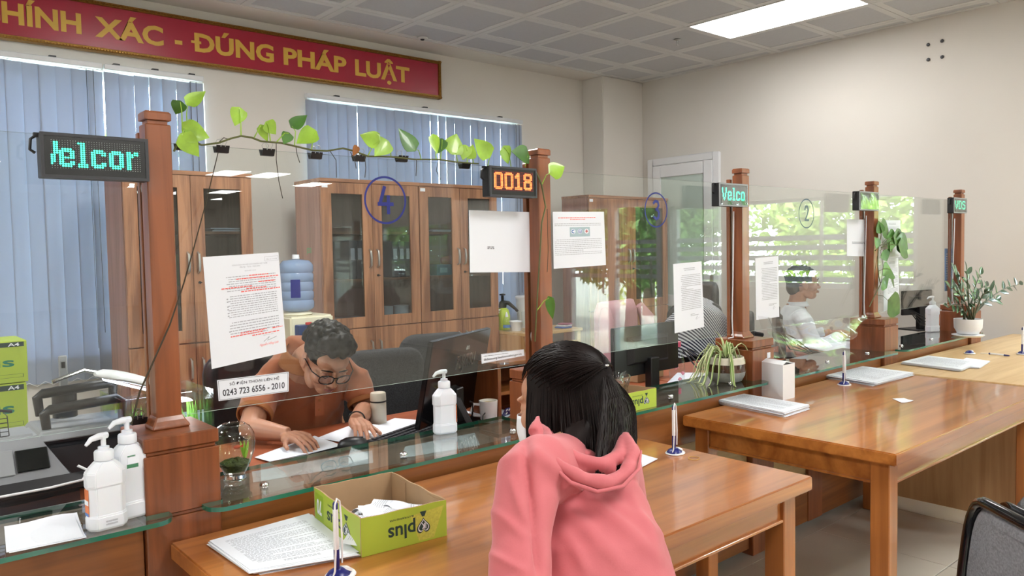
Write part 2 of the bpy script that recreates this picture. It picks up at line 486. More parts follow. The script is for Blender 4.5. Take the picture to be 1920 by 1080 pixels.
for i in range(-10, 5):
    for j in range(-14, 1):
        if (i, j) in taken: continue
        x = GX+0.6*i; y = GY+0.6*j
        w = min(0.6, XR-x); h = min(0.6, 5.45-y)
        k = (round(w, 3), round(h, 3))
        if k not in cache:
            o = mk('ceiling_panel', ctile(w, h), [M['ceil'], M['ceil_in']], ceiling, smooth=0); cache[k] = o
        else:
            o = cache[k].copy(); COL.objects.link(o); o.parent = ceiling
        o.location = (x, y, CEIL)
        nt += 1
mk('soffit_band', B().box(-3.0, 5.97, 5.451, YW, CEIL-0.004, CEIL+0.02), M['wall'], ceiling, smooth=0)
# lamps in the ceiling, with the unseen one added for the back wall
lampmat, _nt, _b = newmat('lamp_diffuser')
_b.inputs['Base Color'].default_value = (0.9, 0.9, 0.9, 1)
_b.inputs['Emission Color'].default_value = (1, 0.985, 0.96, 1); _b.inputs['Emission Strength'].default_value = 5.0
lamp0 = None
for n, (lx, ly) in enumerate(LIGHTS+HALL):
    lab = 'white recessed ceiling light panel glowing above the right wall' if n == 0 else 'white recessed ceiling light panel over the public hall, behind the viewpoint'
    grp = 'recessed ceiling lights out over the hall'
    rw = ['just ahead of', 'beside', 'one row behind', 'two rows behind', 'three rows behind', 'four rows behind', 'five rows behind', 'far behind'][max(0, min(7, int((4.0-ly)/2.6)))]
    cw = ['at the left wall side', 'above the left aisle', 'above the tables', 'toward the right wall', 'at the far right of the hall'][max(0, min(4, int((lx+3)/2.6)))]
    if ly < -14: rw = 'at the end wall behind'
    if n: lab = 'ceiling light %s the viewpoint %s' % (rw, cw)
    if lamp0 is None:
        L0 = thing('ceiling_light', lab, 'ceiling light', (lx, ly, CEIL-0.004))
        mk('frame', B().box(-.3, -.285, -.6, .6, 0, .02).box(.285, .3, -.6, .6, 0, .02).box(-.285, .285, -.6, -.585, 0, .02).box(-.285, .285, .585, .6, 0, .02), M['ceil'], L0)
        mk('diffuser', B().box(-.285, .285, -.585, .585, 0.003, .02), lampmat, L0)
        lamp0 = L0
    else:
        dup(lamp0, loc=(lx, ly, CEIL-0.004), label=lab, group=grp)

# back wall with two window openings, stepped pillar at the corner
W1 = (-0.95, 2.05, 0.78, at(386, 150, y=5.72).z-0.02)
W2 = (at(578, 180, y=5.72).x, at(972, 230, y=5.72).x, 0.78, at(978, 228, y=5.72).z-0.02)
def wall_y(b, x0, x1, y0, y1, z1, holes):
    xs = sorted([x0, x1]+[h[0] for h in holes]+[h[1] for h in holes])
    for i in range(0, len(xs), 2): b.box(xs[i], xs[i+1], y0, y1, 0, z1)
    for h in holes:
        if h[2] > 0: b.box(h[0], h[1], y0, y1, 0, h[2])
        b.box(h[0], h[1], y0, y1, h[3], z1)
    return b
struct('wall_back', wall_y(B(), -3.1, XR+0.15, YW, YW+0.2, CEIL+0.03, [W1, W2]), M['wall'], smooth=0)
struct('trim_1', B().box(5.97, XR, 5.45, YW, 0, CEIL), M['wall'], smooth=0, bevel=0.006, seg=2)
WY0, WY1, WZ0, WZ1 = -0.92, 1.55, 1.03, 1.84
DY0, DY1 = -2.5, -1.05
b = B()
for (y0, y1) in ((HJ, DY0), (DY1, WY0), (WY1, YW)): b.box(XR, XR+0.16, y0, y1, 0, CEIL+0.03)
b.box(XR, XR+0.16, DY0, DY1, 1.95, CEIL+0.03)
b.box(XR, XR+0.16, WY0, WY1, 0, WZ0).box(XR, XR+0.16, WY0, WY1, WZ1, CEIL+0.03)
struct('wall_right', b, M['wall'], smooth=0)
struct('wall_hall_side', B().box(XR+0.16, HX+0.1, HJ-0.1, HJ, 0, CEIL+0.03).box(HX, HX+0.1, HY, HJ-0.1, 0, CEIL+0.03), M['wall'], smooth=0)
struct('wall_left', B().box(-3.1, -3.0, HY, YW, 0, CEIL+0.03), M['wall'], smooth=0)
struct('wall_front', B().box(-3.0, HX, HY-0.1, HY, 0, CEIL+0.03), M['wall'], smooth=0)
struct('baseboard_right', B().box(XR-0.012, XR, WY0, 4.3, 0, 0.1), M['upvc'], smooth=0, bevel=0.003)

def win_y(n, W, mull):
    x0, x1, z0, z1 = W
    y0, y1 = YW+0.06, YW+0.12
    b = B().box(x0, x0+.05, y0, y1, z0, z1).box(x1-.05, x1, y0, y1, z0, z1).box(x0+.05, x1-.05, y0, y1, z0, z0+.05).box(x0+.05, x1-.05, y0, y1, z1-.05, z1)
    f = struct('window_%d' % n, b, M['upvc'], bevel=0.003, smooth=0)
    xs = [x0+.05+(x1-x0-.1)*i/mull for i in range(mull+1)]
    for i in range(1, mull): mk('mullion', B().box(xs[i]-.03, xs[i]+.03, y0+.002, y1-.002, z0+.05, z1-.05), M['upvc'], f, smooth=0)
    for i in range(mull):
        mk('pane', B().box(xs[i]+(.03 if i else 0), xs[i+1]-(.03 if i < mull-1 else 0), y0+.025, y0+.031, z0+.05, z1-.05), M['win_glass'], f, smooth=0)
    mk('sill', B().box(x0, x1, YW-0.02, YW+.06, z0-.02, z0+.004), M['upvc'], f, smooth=0)
win_y(1, W1, 4); win_y(2, W2, 3)

# big window in the right wall with frosted bands, seen mirrored in the screens
f = struct('window_3', B().box(XR+.04, XR+.1, WY0, WY0+.05, WZ0, WZ1).box(XR+.04, XR+.1, WY1-.05, WY1, WZ0, WZ1)
           .box(XR+.04, XR+.1, WY0+.05, WY1-.05, WZ0, WZ0+.04).box(XR+.04, XR+.1, WY0+.05, WY1-.05, WZ1-.03, WZ1), M['upvc'], smooth=0)
band = mat('frosted_band', (196, 204, 206), 0.8, alpha=1.0)
band = translucent('frosted_band', (196, 204, 208), 0.25)
for i in range(3):
    ya = WY0+.05+(WY1-WY0-.1)*i/3; yb = WY0+.05+(WY1-WY0-.1)*(i+1)/3
    mk('pane', B().box(XR+.065, XR+.071, ya, yb, WZ0+.04, WZ1-.03), M['win_glass'], f, smooth=0)
    if i: mk('mullion', B().box(XR+.045, XR+.064, ya-.012, ya+.012, WZ0+.04, WZ1-.03), M['upvc'], f, smooth=0)
r5 = ray(1500, 500); pth = XR/(r5.x/r5.y)
bz = []
for yy in (446, 464.5, 483.5, 503, 524):
    rr = ray(1500, yy); bz.append(CH+rr.z/rr.x*XR)
for z in bz:
    mk('frosted_band', B().box(XR+.06, XR+.0645, WY0+.051, WY1-.051, z-.023, z+.023), band, f, smooth=0)
f = struct('door_2', B().box(XR+.03, XR+.11, DY0, DY0+.08, 0, 1.95).box(XR+.03, XR+.11, DY1-.08, DY1, 0, 1.95).box(XR+.03, XR+.11, DY0+.08, DY1-.08, 1.87, 1.95)
           .box(XR+.03, XR+.11, (DY0+DY1)/2-.05, (DY0+DY1)/2+.05, 0, 1.87), M['upvc'], smooth=0)
for (ya, yb) in ((DY0+.08, (DY0+DY1)/2-.05), ((DY0+DY1)/2+.05, DY1-.08)):
    mk('pane', B().box(XR+.065, XR+.071, ya, yb, 0.02, 1.87), M['win_glass'], f, smooth=0)
    for z in bz: mk('frosted_band', B().box(XR+.06, XR+.0645, ya, yb, z-.023, z+.023), band, f, smooth=0)
    mk('handle', B().tube([(XR+.0, yb-.05, .9), (XR+.0, yb-.05, 1.3)], .012), M['steel'], f)

# white door at the end of the right wall
dy0, dy1, dz1 = at(1352, 284, x=XR).y, at(1218, 300, x=XR).y, at(1352, 284, x=XR).z
X0 = XR-0.04
d = struct('door_1', B().box(X0, XR, dy0, dy0+.07, 0, dz1).box(X0, XR, dy1-.07, dy1, 0, dz1).box(X0, XR, dy0+.07, dy1-.07, dz1-.07, dz1), M['upvc'], smooth=0, bevel=.006, seg=2)
lf = B(); a0, a1 = dy0+.075, dy1-.075
for (z0, z1, y0, y1) in ((0.02, dz1-.075, a0, a0+.1), (0.02, dz1-.075, a1-.1, a1), (dz1-.2, dz1-.075, a0+.1, a1-.1), (0.02, .18, a0+.1, a1-.1), (.8, .92, a0+.1, a1-.1)):
    lf.box(X0-.005, XR-.005, y0, y1, z0, z1)
lf = mk('door_leaf', lf, M['upvc'], d, smooth=0, bevel=.004)
frost = mat('frosted_pane', (188, 204, 196), 0.35, var=0.02)
mk('pane', B().box(X0+.01, X0+.018, a0+.1, a1-.1, .92, dz1-.2), frost, lf, smooth=0)
mk('pane', B().box(X0+.01, X0+.018, a0+.1, a1-.1, .18, .8), frost, lf, smooth=0)
hp = at(1336, 530, x=X0)
mk('handle', B().box(X0-.02, X0-.005, hp.y-.018, hp.y+.018, hp.z-.12, hp.z+.08).tube([(X0-.02, hp.y, hp.z), (X0-.05, hp.y, hp.z), (X0-.055, hp.y+.02, hp.z), (X0-.055, hp.y+.13, hp.z)], .009), M['steel'], d, label='silver lever handle')
mk('key_plate', B().box(X0-.008, X0-.005, hp.y-.01, hp.y+.01, hp.z-.10, hp.z-.07), M['black'], d)

# drilled plugs left on the right wall, sprinkler and spots on the ceiling
for (px, py, nm) in ((1741, 84, 'top left'), (1767, 77, 'top right'), (1741, 112, 'bottom left'), (1767, 107, 'bottom right')):
    p = at(px, py, x=XR)
    tag(mk('wall_plug', B().lathe([(.001, 0), (.012, 0), (.014, .008), (.008, .014), (.001, .014)], n=10), M['dgrey'], loc=p, bevel=0),
        'small dark bolt plug in the upper right wall, '+nm+' of the square of four', 'wall plug', 'four bolt plugs in the wall')
    bpy.context.view_layer.objects.active = None
for o in list(COL.objects):
    if o.name.startswith('wall_plug'): o.rotation_euler = (0, -PI/2, 0)
p = at(1270, 74, z=CEIL)
s = thing('sprinkler', 'small brass-grey sprinkler head hanging from a ceiling panel', 'sprinkler', p)
mk('rosette', B().lathe([(.03, 0), (.032, -.004), (.012, -.012), (.001, -.012)]), M['steel'], s)
mk('nozzle', B().lathe([(.009, -.010), (.009, -.03), (.004, -.034), (.004, -.05), (.016, -.052), (.016, -.054), (.001, -.054)], n=12), M['steel'], s)
p = at(792, 71, z=CEIL)
s = thing('smoke_detector', 'small round ceiling sensor with a dark centre near the back wall', 'sensor', p)
mk('body', B().lathe([(.045, 0), (.045, -.006), (.036, -.012), (.018, -.012), (.001, -.012)]), M['ceil'], s)
mk('sensor_eye', B().lathe([(.018, -.012), (.014, -.02), (.001, -.02)], n=16), M['black'], s)

# ------------------------------------------------------------ outside: trees, ground, flags
struct('ground_outside', B().box(XR+.3, 40, -30, 30, -0.4, -0.3).box(-30, 40, 6.1, 30, -0.4, -.3), mat('outside_paving', (168, 172, 160), 0.9, var=.15, scale=.7), smooth=0)
M['leafA'] = mat('tree_leaf', (150, 176, 84), 0.6, var=0.35, scale=3)
M['leafB'] = mat('tree_leaf_dark', (112, 146, 76), 0.6, var=0.35, scale=3)
M['bark'] = mat('bark', (92, 78, 62), 0.95, var=.2, bump=.4)
def tree(x, y, h, r, n, lm, lab, rs):
    rnd = random.Random(rs)
    t = thing('tree', lab, 'tree', (x, y, -0.3))
    mk('trunk', B().tube([(0, 0, 0), (.05, .03, h*.3), (-.04, 0, h*.55), (.05, .05, h*.8)], [.16, .12, .09, .04]), M['bark'], t)
    bb = B()
    for i in range(6):
        a = rnd.uniform(0, 2*PI); bb.tube([(0, 0, h*(.35+.06*i)), (r*.4*math.cos(a), r*.4*math.sin(a), h*(.5+.06*i)), (r*.8*math.cos(a), r*.8*math.sin(a), h*(.6+.06*i))], [.06, .04, .015], 5)
    mk('branches', bb, M['bark'], t)
    b = B()
    for i in range(n):
        u = rnd.uniform(-1, 1); a = rnd.uniform(0, 2*PI); q = rnd.uniform(.35, 1)**.5
        px_ = r*q*math.sqrt(1-u*u)*math.cos(a); py_ = r*q*math.sqrt(1-u*u)*math.sin(a); pz = h*.62+h*.42*q*u
        s_ = rnd.uniform(.06, .15)
        Rr = Euler((rnd.uniform(-1.2, 1.2), rnd.uniform(-1.2, 1.2), rnd.uniform(0, 6))).to_matrix()
        c = Vector((px_, py_, pz))
        vs = [c+Rr@Vector(v)*s_ for v in ((-1, 0, 0), (0, -.4, .1), (1, 0, 0), (0, .4, .1))]
        b.add(vs, [(0, 1, 2), (0, 2, 3)])
    mk('leaves', b, lm, t, smooth=0, kind='stuff')
tree(11.4, 1.9, 4.4, 1.7, 7000, M['leafA'], 'bright leafy tree outside, nearest the right-hand end of the big window', 1)
tree(12.4, -1.5, 5.0, 1.9, 8000, M['leafA'], 'tall pale tree outside behind the middle of the big window', 2)
tree(11.0, -5.2, 4.6, 1.9, 8000, M['leafB'], 'dark green tree outside beyond the glass door', 3)
tree(15.5, 5.4, 5.0, 1.8, 4000, M['leafB'], 'dark round tree outside, farthest to the right', 4)
tree(15.5, -8.5, 5.0, 1.9, 4000, M['leafB'], 'dark round tree outside, farthest to the left', 6)
tree(3.2, 9.5, 3.2, 1.6, 2500, M['leafB'], 'dark shrub-like tree behind the back windows', 5)
fm = mat('red_flag', (206, 40, 46), 0.7)
for k, (x, y, lab) in enumerate(((9.0, 3.2, 'red flag on a white pole outside, the nearer of two'), (9.9, 4.1, 'red flag on a white pole outside, the farther of two'))):
    t = thing('flag', lab, 'flag', (x, y, -0.3))
    mk('pole', B().tube([(0, 0, 0), (0, 0, 3.0)], .025), M['white'], t)
    mk('cloth', B().sheet([(0, 0.02, 2.9), (0, .5, 2.5), (0, .35, 1.5), (0, .02, 2.0)], .004, 6, 6, lambda u, v: .05*math.sin(7*u+3*v)), fm, t)
hedge = B(); rnd = random.Random(9)
for i in range(9000):
    c = Vector((rnd.uniform(17.6, 18.6), rnd.uniform(-12, 9), rnd.uniform(-.3, 2.3)+.5*math.sin(i*.7))); s_ = rnd.uniform(.06, .16)
    Rr = Euler((rnd.uniform(-1.2, 1.2), rnd.uniform(-1.2, 1.2), rnd.uniform(0, 6))).to_matrix()
    hedge.add([c+Rr@Vector(v)*s_ for v in ((-1, 0, 0), (0, -.4, .1), (1, 0, 0), (0, .4, .1))], [(0, 1, 2), (0, 2, 3)])
tag(mk('hedge', hedge, M['leafA'], smooth=0, kind='stuff'), 'long green hedge outside beyond the trees', 'hedge')

# ------------------------------------------------------------ vertical blinds
M['blind'] = translucent('blind_fabric', (170, 180, 198), 0.22)
M['rail'] = mat('blind_rail', (214, 216, 220), 0.4)
def blind(x0, x1, zt, zb, lab, seed, y=5.70):
    rnd = random.Random(seed)
    t = thing('vertical_blind', lab, 'blind', (x0, y, zb))
    w = x1-x0; H = zt-zb
    mk('head_rail', B().box(.001, w-.001, -.022, .022, H-.035, H), M['rail'], t, smooth=0, bevel=.003)
    n = int(round(w/.092)); P = w/n
    sb = B(); K = 4
    prof = [(-.0485+.097*i/K, .006*math.sin(PI*i/K)) for i in range(K+1)]
    vs = []
    for z in (0, H-.05):
        for (x, yy) in prof: vs.append((x, yy, z))
        for (x, yy) in reversed(prof): vs.append((x, yy+.0008, z))
    m2 = 2*(K+1); fs = [(i, (i+1) % m2, m2+(i+1) % m2, m2+i) for i in range(m2)]+[tuple(range(m2-1, -1, -1)), tuple(range(m2, 2*m2))]
    sb.add(vs, fs); s0 = None
    for i in range(n):
        if s0 is None: s0 = o = mk('slat', sb, M['blind'], t, smooth=30)
        else: o = s0.copy(); COL.objects.link(o); o.parent = t
        o.location = (P*(i+.5)+rnd.uniform(-.004, .004), 0, rnd.uniform(-.004, .004))
        o.rotation_euler = (0, 0, math.radians(rnd.choice([3, 3, 4, 4, 5, 4, 3, 5, 14])))
    ch = B()
    for i in range(n):
        xa, xb = P*(i+.5), P*(i+1.5)
        if i < n-1: ch.tube([(xa, -.012, .015), ((xa+xb)/2, -.012, -.012), (xb, -.012, .015)], .0018, 5)
    mk('bead_chain', ch, M['white'], t)
    mk('cord', B().tube([(w-.06, -.03, H-.05), (w-.058, -.032, H*.45), (w-.055, -.03, .3)], .0022, 5).tube([(w-.10, -.03, H-.05), (w-.10, -.032, H*.4), (w-.098, -.03, .2)], .0022, 5), M['dgrey'], t)
    for x in (w*.12, w*.5, w*.88): mk('bracket', B().box(x-.02, x+.02, -.012, .03, H, H+.012), M['black'], t, smooth=0)
xm = at(402, 300, y=5.7).x
zt1 = at(386, 145, y=5.7).z; 
blind(-1.0, at(200, 300, y=5.7).x-.006, zt1, .62, 'blue-grey vertical blind at the far left, beside the copier', 11)
blind(at(200, 300, y=5.7).x+.006, at(386, 300, y=5.7).x, zt1, .62, 'blue-grey vertical blind right above the left filing cabinet', 12)
blind(at(573, 180, y=5.7).x, at(978, 228, y=5.7).x, at(978, 226, y=5.7).z, .70, 'wide blue-grey vertical blind behind the middle cabinets', 13)

# ------------------------------------------------------------ banner
gold = mat('gold_letter', (210, 168, 66), 0.45, var=.05)
goldf = mat('gilt_frame', (150, 112, 52), 0.35, metal=.7, var=.25, scale=60, bump=.4)
redb = mat('banner_red', (160, 20, 48), 0.3, var=.04, coat=.3)
by = 5.70
bx1 = at(826, 150, y=by).x; zt = at(824, 115, y=by).z; zb = at(826, 186, y=by).z; bx0 = -1.3
t = thing('banner', 'long red banner with gold capital letters in a gilt frame above the blinds', 'banner', (bx0, by, zb))
w = bx1-bx0; h = zt-zb
mk('board', B().box(.02, w-.02, -.005, .03, .02, h-.02), redb, t, smooth=0)
fr = B()
def molding(b, p, q, up_):
    p, q, u = Vector(p), Vector(q), Vector(up_)
    pr = [(0, 0), (.004, -.018), (.012, -.024), (.018, -.014), (.026, -.016), (.03, -.004), (.03, .03), (0, .03)]
    b.loft([[e+u*a+Vector((0, c, 0)) for a, c in pr] for e in (p, q)])
molding(fr, (0, 0, 0), (w, 0, 0), (0, 0, 1)); molding(fr, (0, 0, h), (w, 0, h), (0, 0, -1))
molding(fr, (0, 0, 0), (0, 0, h), (1, 0, 0)); molding(fr, (w, 0, 0), (w, 0, h), (-1, 0, 0))
mk('frame', fr, goldf, t, smooth=30)
bd = B()
for i in range(int(w/.018)): bd.cbox((.009+.018*i, -.023, .012), (.009, .006, .006)); bd.cbox((.009+.018*i, -.023, h-.012), (.009, .006, .006))
mk('beading', bd, goldf, t, smooth=0, kind='stuff')
def fit_text(b, s, x0, x1, z0, cap, y, bold=.02):
    vs, fs = text(s, 1.0, bold, 0.0, 'LEFT')
    Hh, _ = text('H', 1.0, bold, 0.0, 'LEFT')
    hz0, hz1 = min(v[2] for v in Hh), max(v[2] for v in Hh)
    a0, a1 = min(v[0] for v in vs), max(v[0] for v in vs)
    # text() rotates y into -z then back: y column holds depth
    k = (x1-x0)/(a1-a0); kz = cap/(hz1-hz0)
    b.add([(x0+(v[0]-a0)*k, y, z0+(v[2]-hz0)*kz) for v in vs], fs)
def bp(px, py): 
    q = at(px, py, y=by-.006); return q
cap = (bp(665, 110.5).z-bp(665, 141).z)
zl = bp(665, 141).z-zb
for s_, a, c in (('CHÍNH', -44, 153), ('XÁC', 178, 306), ('-', 327, 341), ('DÚNG', 364, 512), ('PHÁP', 530, 648), ('LUẬT', 664, 766)):
    lt = B(); fit_text(lt, s_, bp(a, 60).x-bx0, bp(c, 60).x-bx0, zl, cap, -.0065, .035); mk('lettering', lt.box(bp(361, 60).x-bx0-.012, bp(361, 60).x-bx0+.058, -.0068, -.0055, zl+cap*.43, zl+cap*.57) if s_ == 'DÚNG' else lt, gold, t, smooth=0, label='gold word '+s_.replace('DÚ', 'ĐÚ') if s_ != '-' else 'gold dash')


# ------------------------------------------------------------ counter line
ZT = 0.732                      # table and worktop height
ZL = 0.8085                     # top of the glass ledges
YB, YP, YG = 1.94, 2.03, 2.064  # front of the pedestals, of the posts, and the glass plane
PX = [0.61, 1.913, 3.19, 4.53, 5.85]
ORD = ['first', 'second', 'third', 'fourth', 'fifth']
ZB = 0.989
PNAME = ['nearest, left of the orange-shirted man', 'behind the pink-hooded woman\'s head', 'behind the spider plant', 'with green vines climbing it', 'farthest, behind the glossy pot plant']
def cham(b, x0, x1, y0, y1, z0, z1, c):
    r = lambda i, z: [(x0+i, y0+i, z), (x1-i, y0+i, z), (x1-i, y1-i, z), (x0+i, y1-i, z)]
    b.loft([r(c, z0), r(0, z0+c), r(0, z1-c), r(c, z1)])
posts = []
for i, x in enumerate(PX):
    t = thing('counter_post', 'square brown wooden post on a boxy pedestal, '+PNAME[i], 'post', (x, YB, 0), group='wooden posts along the glass screens')
    hw = .0885
    b = B()
    b.box(-hw, hw, 0.0, .20, 0, .79)
    mk('pedestal_foot', b, M['counter'], t, smooth=0, bevel=.003)
    b = B().box(-hw+.006, hw-.006, .006, .196, .79, .80); b.box(-hw, hw, 0, .20, .80, .945).box(-hw+.007, hw-.007, .007, .193, .945, .955)
    mk('pedestal_box', b, M['counter'], t, smooth=0, bevel=.002)
    mk('pedestal_cap', B().box(-hw, hw, 0, .20, .955, ZB), M['counter'], t, smooth=0, bevel=.003)
    yf = YP-YB
    b = B()
    for (y0, d) in ((yf, .052),):
        b.box(-.0305, .0305, y0, y0+d, ZB, 1.745)
        r = lambda e, z: [(-.0305-e, y0-e, z), (.0305+e, y0-e, z), (.0305+e, y0+d+e*.4, z), (-.0305-e, y0+d+e*.4, z)]
        b.loft([r(.014, ZB), r(.014, ZB+.008), r(.006, ZB+.02), r(0.0005, ZB+.032)])
    mk('post', b, M['counter'], t, smooth=0, bevel=.0025)
    mk('rear_strip', B().box(-.0305, -.012, yf+.065, yf+.085, ZB, 1.73), M['counter'], t, smooth=0, bevel=.002)
    b = B().box(-.024, .024, yf+.006, yf+.046, 1.745, 1.755)
    b.box(-.0315, .0315, yf-.001, yf+.053, 1.755, 1.772)
    r = lambda e, z: [(-.0315+e, yf-.001+e, z), (.0315-e, yf-.001+e, z), (.0315-e, yf+.053-e, z), (-.0315+e, yf+.053-e, z)]
    b.loft([r(0, 1.772), r(.004, 1.777)])
    mk('post_cap', b, M['counter'], t, smooth=0, bevel=.001)
    for z in (1.105, 1.59):
        b = B(); b.M = T((0, yf+.055, z)) @ RX(PI/2); b.lathe([(.001, .0), (.031, .0), (.031, .002), (.029, .004), (.001, .004)], n=24) if i != 1 or z < 1.3 else None
        if b.v: mk('glass_clamp', b, M['steel'], t, label='round steel clamp disc')
    b = B()
    if i in (2, 3, 4):
        b.tube([(-.036, yf+.04, 1.58), (-.0365, yf+.045, 1.3), (-.038, yf+.05, 1.08), (-.04, yf+.045, 1.01), (-.06, yf+.03, .995), (-.085, yf+.04, .992)], .003, 6)
        mk('cable', b, M['white'], t, label='thin white cable down the post')
    posts.append(t)
mk('paper_tag', B().box(.03, .055, -.002, .0005, .90, .925), M['paper'], posts[2], smooth=0)

# counter fronts: rail, hatch boards, kick board; the run goes on to the left past the frame
bays = [(-.75, PX[0]-.0885)]+[(PX[i]+.0885, PX[i+1]-.0885) for i in range(4)]
BN = ['left-hand stretch of wooden counter front, left of the first post', 'wooden counter front under the green-edged ledge at window 4', 'wooden counter front below window 3, behind the pen stand', 'wooden counter front below window 2', 'farthest wooden counter front, by the right wall']
for i, (x0, x1) in enumerate(bays):
    t = thing('service_counter', BN[i], 'counter', (x0, YB+.02, 0), group='counter fronts between the posts')
    w = x1-x0-.002
    mk('rail', B().box(.001, w, 0, .02, .60, .785), M['counter_x'], t, smooth=0, bevel=.002)
    mk('top_strip', B().box(.001, w, .021, .238, .765, .785), M['strip'], t, smooth=0)
    mk('kick_board', B().box(.001, w, .0, .02, .03, .27), M['counter_x'], t, smooth=0, bevel=.002)
    b = B().box(.001, w, .012, .026, .271, .599)
    mk('hatch_board', b, M['beige_board'], t, smooth=0)
    hb = B()
    for k in range(8):
        hx = w*(.12+.76*(k//2*2+(k % 2)*.35)/7)
        hb2 = B(); hb2.M = T((hx, .0125, .43)) @ RX(PI/2); hb2.lathe([(.001, 0), (.008, 0), (.008, .0015), (.001, .0015)], n=10)
        if k < 6: mk('vent_hole', hb2, M['black'], t)
    mk('stile', B().box(w*.30, w*.42, -.004, .011, .03, .599), M['counter'], t, smooth=0)

# ledges
def ledge(x0, x1, lab):
    y0, y1 = 1.872, 2.185
    t = thing('glass_ledge', lab, 'shelf', (x0, y0, ZL-.011), group='glass ledges along the counter')
    w, d = x1-x0, y1-y0; r = .045; c = []
    def arc(cx, cy, a0):
        return [(cx+r*math.cos(a0+PI/2*k/6), cy+r*math.sin(a0+PI/2*k/6)) for k in range(7)]
    yb = YB-y0-.004; s_ = .052       # notched round the pedestals
    out = arc(r, r, PI)+arc(w-r, r, 1.5*PI)+[(w, yb), (w-s_, yb), (w-s_, d), (s_, d), (s_, yb), (0, yb)]
    n = len(out)
    b = B(); vs = [(x, y, z) for z in (0, .011) for x, y in out]
    b.add(vs, [tuple(range(n-1, -1, -1)), tuple(range(n, 2*n))])
    b.k = 1; b.add(vs, [(i, (i+1) % n, n+(i+1) % n, n+i) for i in range(n)])
    mk('glass_plate', b, [M['ledge_glass'], M['edge']], t, smooth=30)
    for xx in (w*.12+.03, w*.5, w*.88-.03):
        b = B().lathe([(.001, -.0125), (.011, -.0125), (.011, 0), (.001, 0)], (xx, .105, 0), n=14).lathe([(.001, .0112), (.012, .0112), (.012, .015), (.009, .019), (.001, .020)], (xx, .105, 0), n=16)
        mk('standoff', b, M['chrome'], t, label='round chrome fixing')
    return t
ov = .038
LN = ['green-edged glass ledge at the far left, under the two sanitizer bottles', 'green-edged glass ledge in front of the orange-shirted man, with the glass bowl on it', 'glass ledge under the spider plant and the smaller green box', 'glass ledge behind the white box and upright pen, below window 2', 'farthest glass ledge, under the glossy pot plant']
ledge(-.75, PX[0]-.0885+.05, LN[0])
for i in range(4):
    ledge(PX[i]+.0885-.05, PX[i+1]-.0885+.05, LN[i+1])

# screens
def ring(cx, cz, rx, rz, w=.006, n=40):
    vs = []; fs = []
    for k in range(n):
        a = 2*PI*k/n
        for q in (0, -w): vs.append((cx+(rx+q)*math.cos(a), 0, cz+(rz+q)*math.sin(a)))
    for k in range(n):
        a = 2*k; b_ = 2*((k+1) % n); fs.append((a, a+1, b_+1, b_))
    return vs, fs
GT, GB = 1.708, 1.005
GN = ['clear glass screen at the far left, with the green sign clipped to it', 'clear glass screen marked 4 in front of the orange-shirted man', 'clear glass screen marked 3, with the filled-in form taped on', 'clear glass screen marked 2 in front of the dark-haired man in white', 'farthest clear glass screen, next to the right wall']
for i, (x0, x1) in enumerate([(-.75, PX[0]-.012)]+[(PX[k]+.012-.02, PX[k+1]-.012) for k in range(4)]):
    x0 = x0 if i == 0 else PX[i-1]-.008
    x1 = PX[i]-.014
    t = thing('glass_screen', GN[i], 'glass screen', (x0, YG, GB), group='glass screens between the posts')
    w, h = x1-x0, GT-GB
    b = B().box(0, w, .020, .026, 0, h)
    b.v = []; b.f = []; b.mi = []
    vs = [(x, y, z) for x in (0, w) for y in (.022, .028) for z in (0, h)]
    b.add(vs, [(0, 4, 5, 1), (2, 3, 7, 6)]); b.k = 1; b.add(vs, [(0, 1, 3, 2), (4, 6, 7, 5), (0, 2, 6, 4), (1, 5, 7, 3)])
    mk('glass_sheet', b, [M['glass'], M['edge_l']], t, smooth=0)
    if i in (1, 2, 3):
        num, p, q = {1: ('4', (683, 374), (762, 374)), 2: ('3', (1209, 393), (1252, 393)), 3: ('2', (1498, 400), (1527, 400))}[i]
        a, c = at(*p, y=YG+.02), at(*q, y=YG+.02)
        cx, cz, rx = (a.x+c.x)/2-x0, a.z-GB, (c.x-a.x)/2
        b = B(); b.M = T((0, .0215, 0)); vs, fs = ring(cx, cz, rx, rx*.98, .0065); b.add(vs, fs)
        mk('window_number_ring', b, M['blue'] if i < 3 else mat('faded_vinyl', (96, 116, 124), .6), t, smooth=0, label='blue oval outline')
        b = B(); b.M = T((cx, .0215, cz))
        strokes = {'4': [([(-.45, .75), (-.12, 1.), (-.6, -.1)], 0), ([(-.75, -.28), (.75, -.28)], 0), ([(.3, .25), (.3, -1.)], 0)],
                   '3': [([(-.6, .7), (-.2, .92), (.35, .85), (.5, .5), (.2, .12), (-.1, .05)], 0), ([(.2, .05), (.55, -.3), (.4, -.8), (-.1, -.95), (-.6, -.75)], 0)],
                   '2': [([(-.6, .55), (-.3, .92), (.3, .92), (.55, .5), (.3, .0), (-.5, -.85)], 0), ([(-.65, -.85), (.65, -.85)], 0)]}[num]
        if num == '4': strokes = [([(-.10, 1.0), (-.62, -.15)], 0), ([(-.85, -.30), (.85, -.30)], 0), ([(.32, .30), (.32, -1.)], 0)]
        kz, kx, tw = .040, .030, .0058
        qq = 0
        for pl, _ in strokes:
            for (xa, za), (xb_, zb_) in zip(pl, pl[1:]):
                A_, B_ = Vector((xa*kx, 0, za*kz)), Vector((xb_*kx, 0, zb_*kz)); e_ = (B_-A_).normalized(); n_ = Vector((-e_.z, 0, e_.x))*tw; e_ = e_*tw*.55
                qq += 1; oy = Vector((0, -.0003*qq, 0)); b.add([A_-n_-e_+oy, B_-n_+e_+oy, B_+n_+e_+oy, A_+n_-e_+oy], [(0, 1, 2, 3)])
        mk('window_number', b, M['blue'] if i < 3 else bpy.data.materials['faded_vinyl'], t, smooth=0, label='numeral '+num)

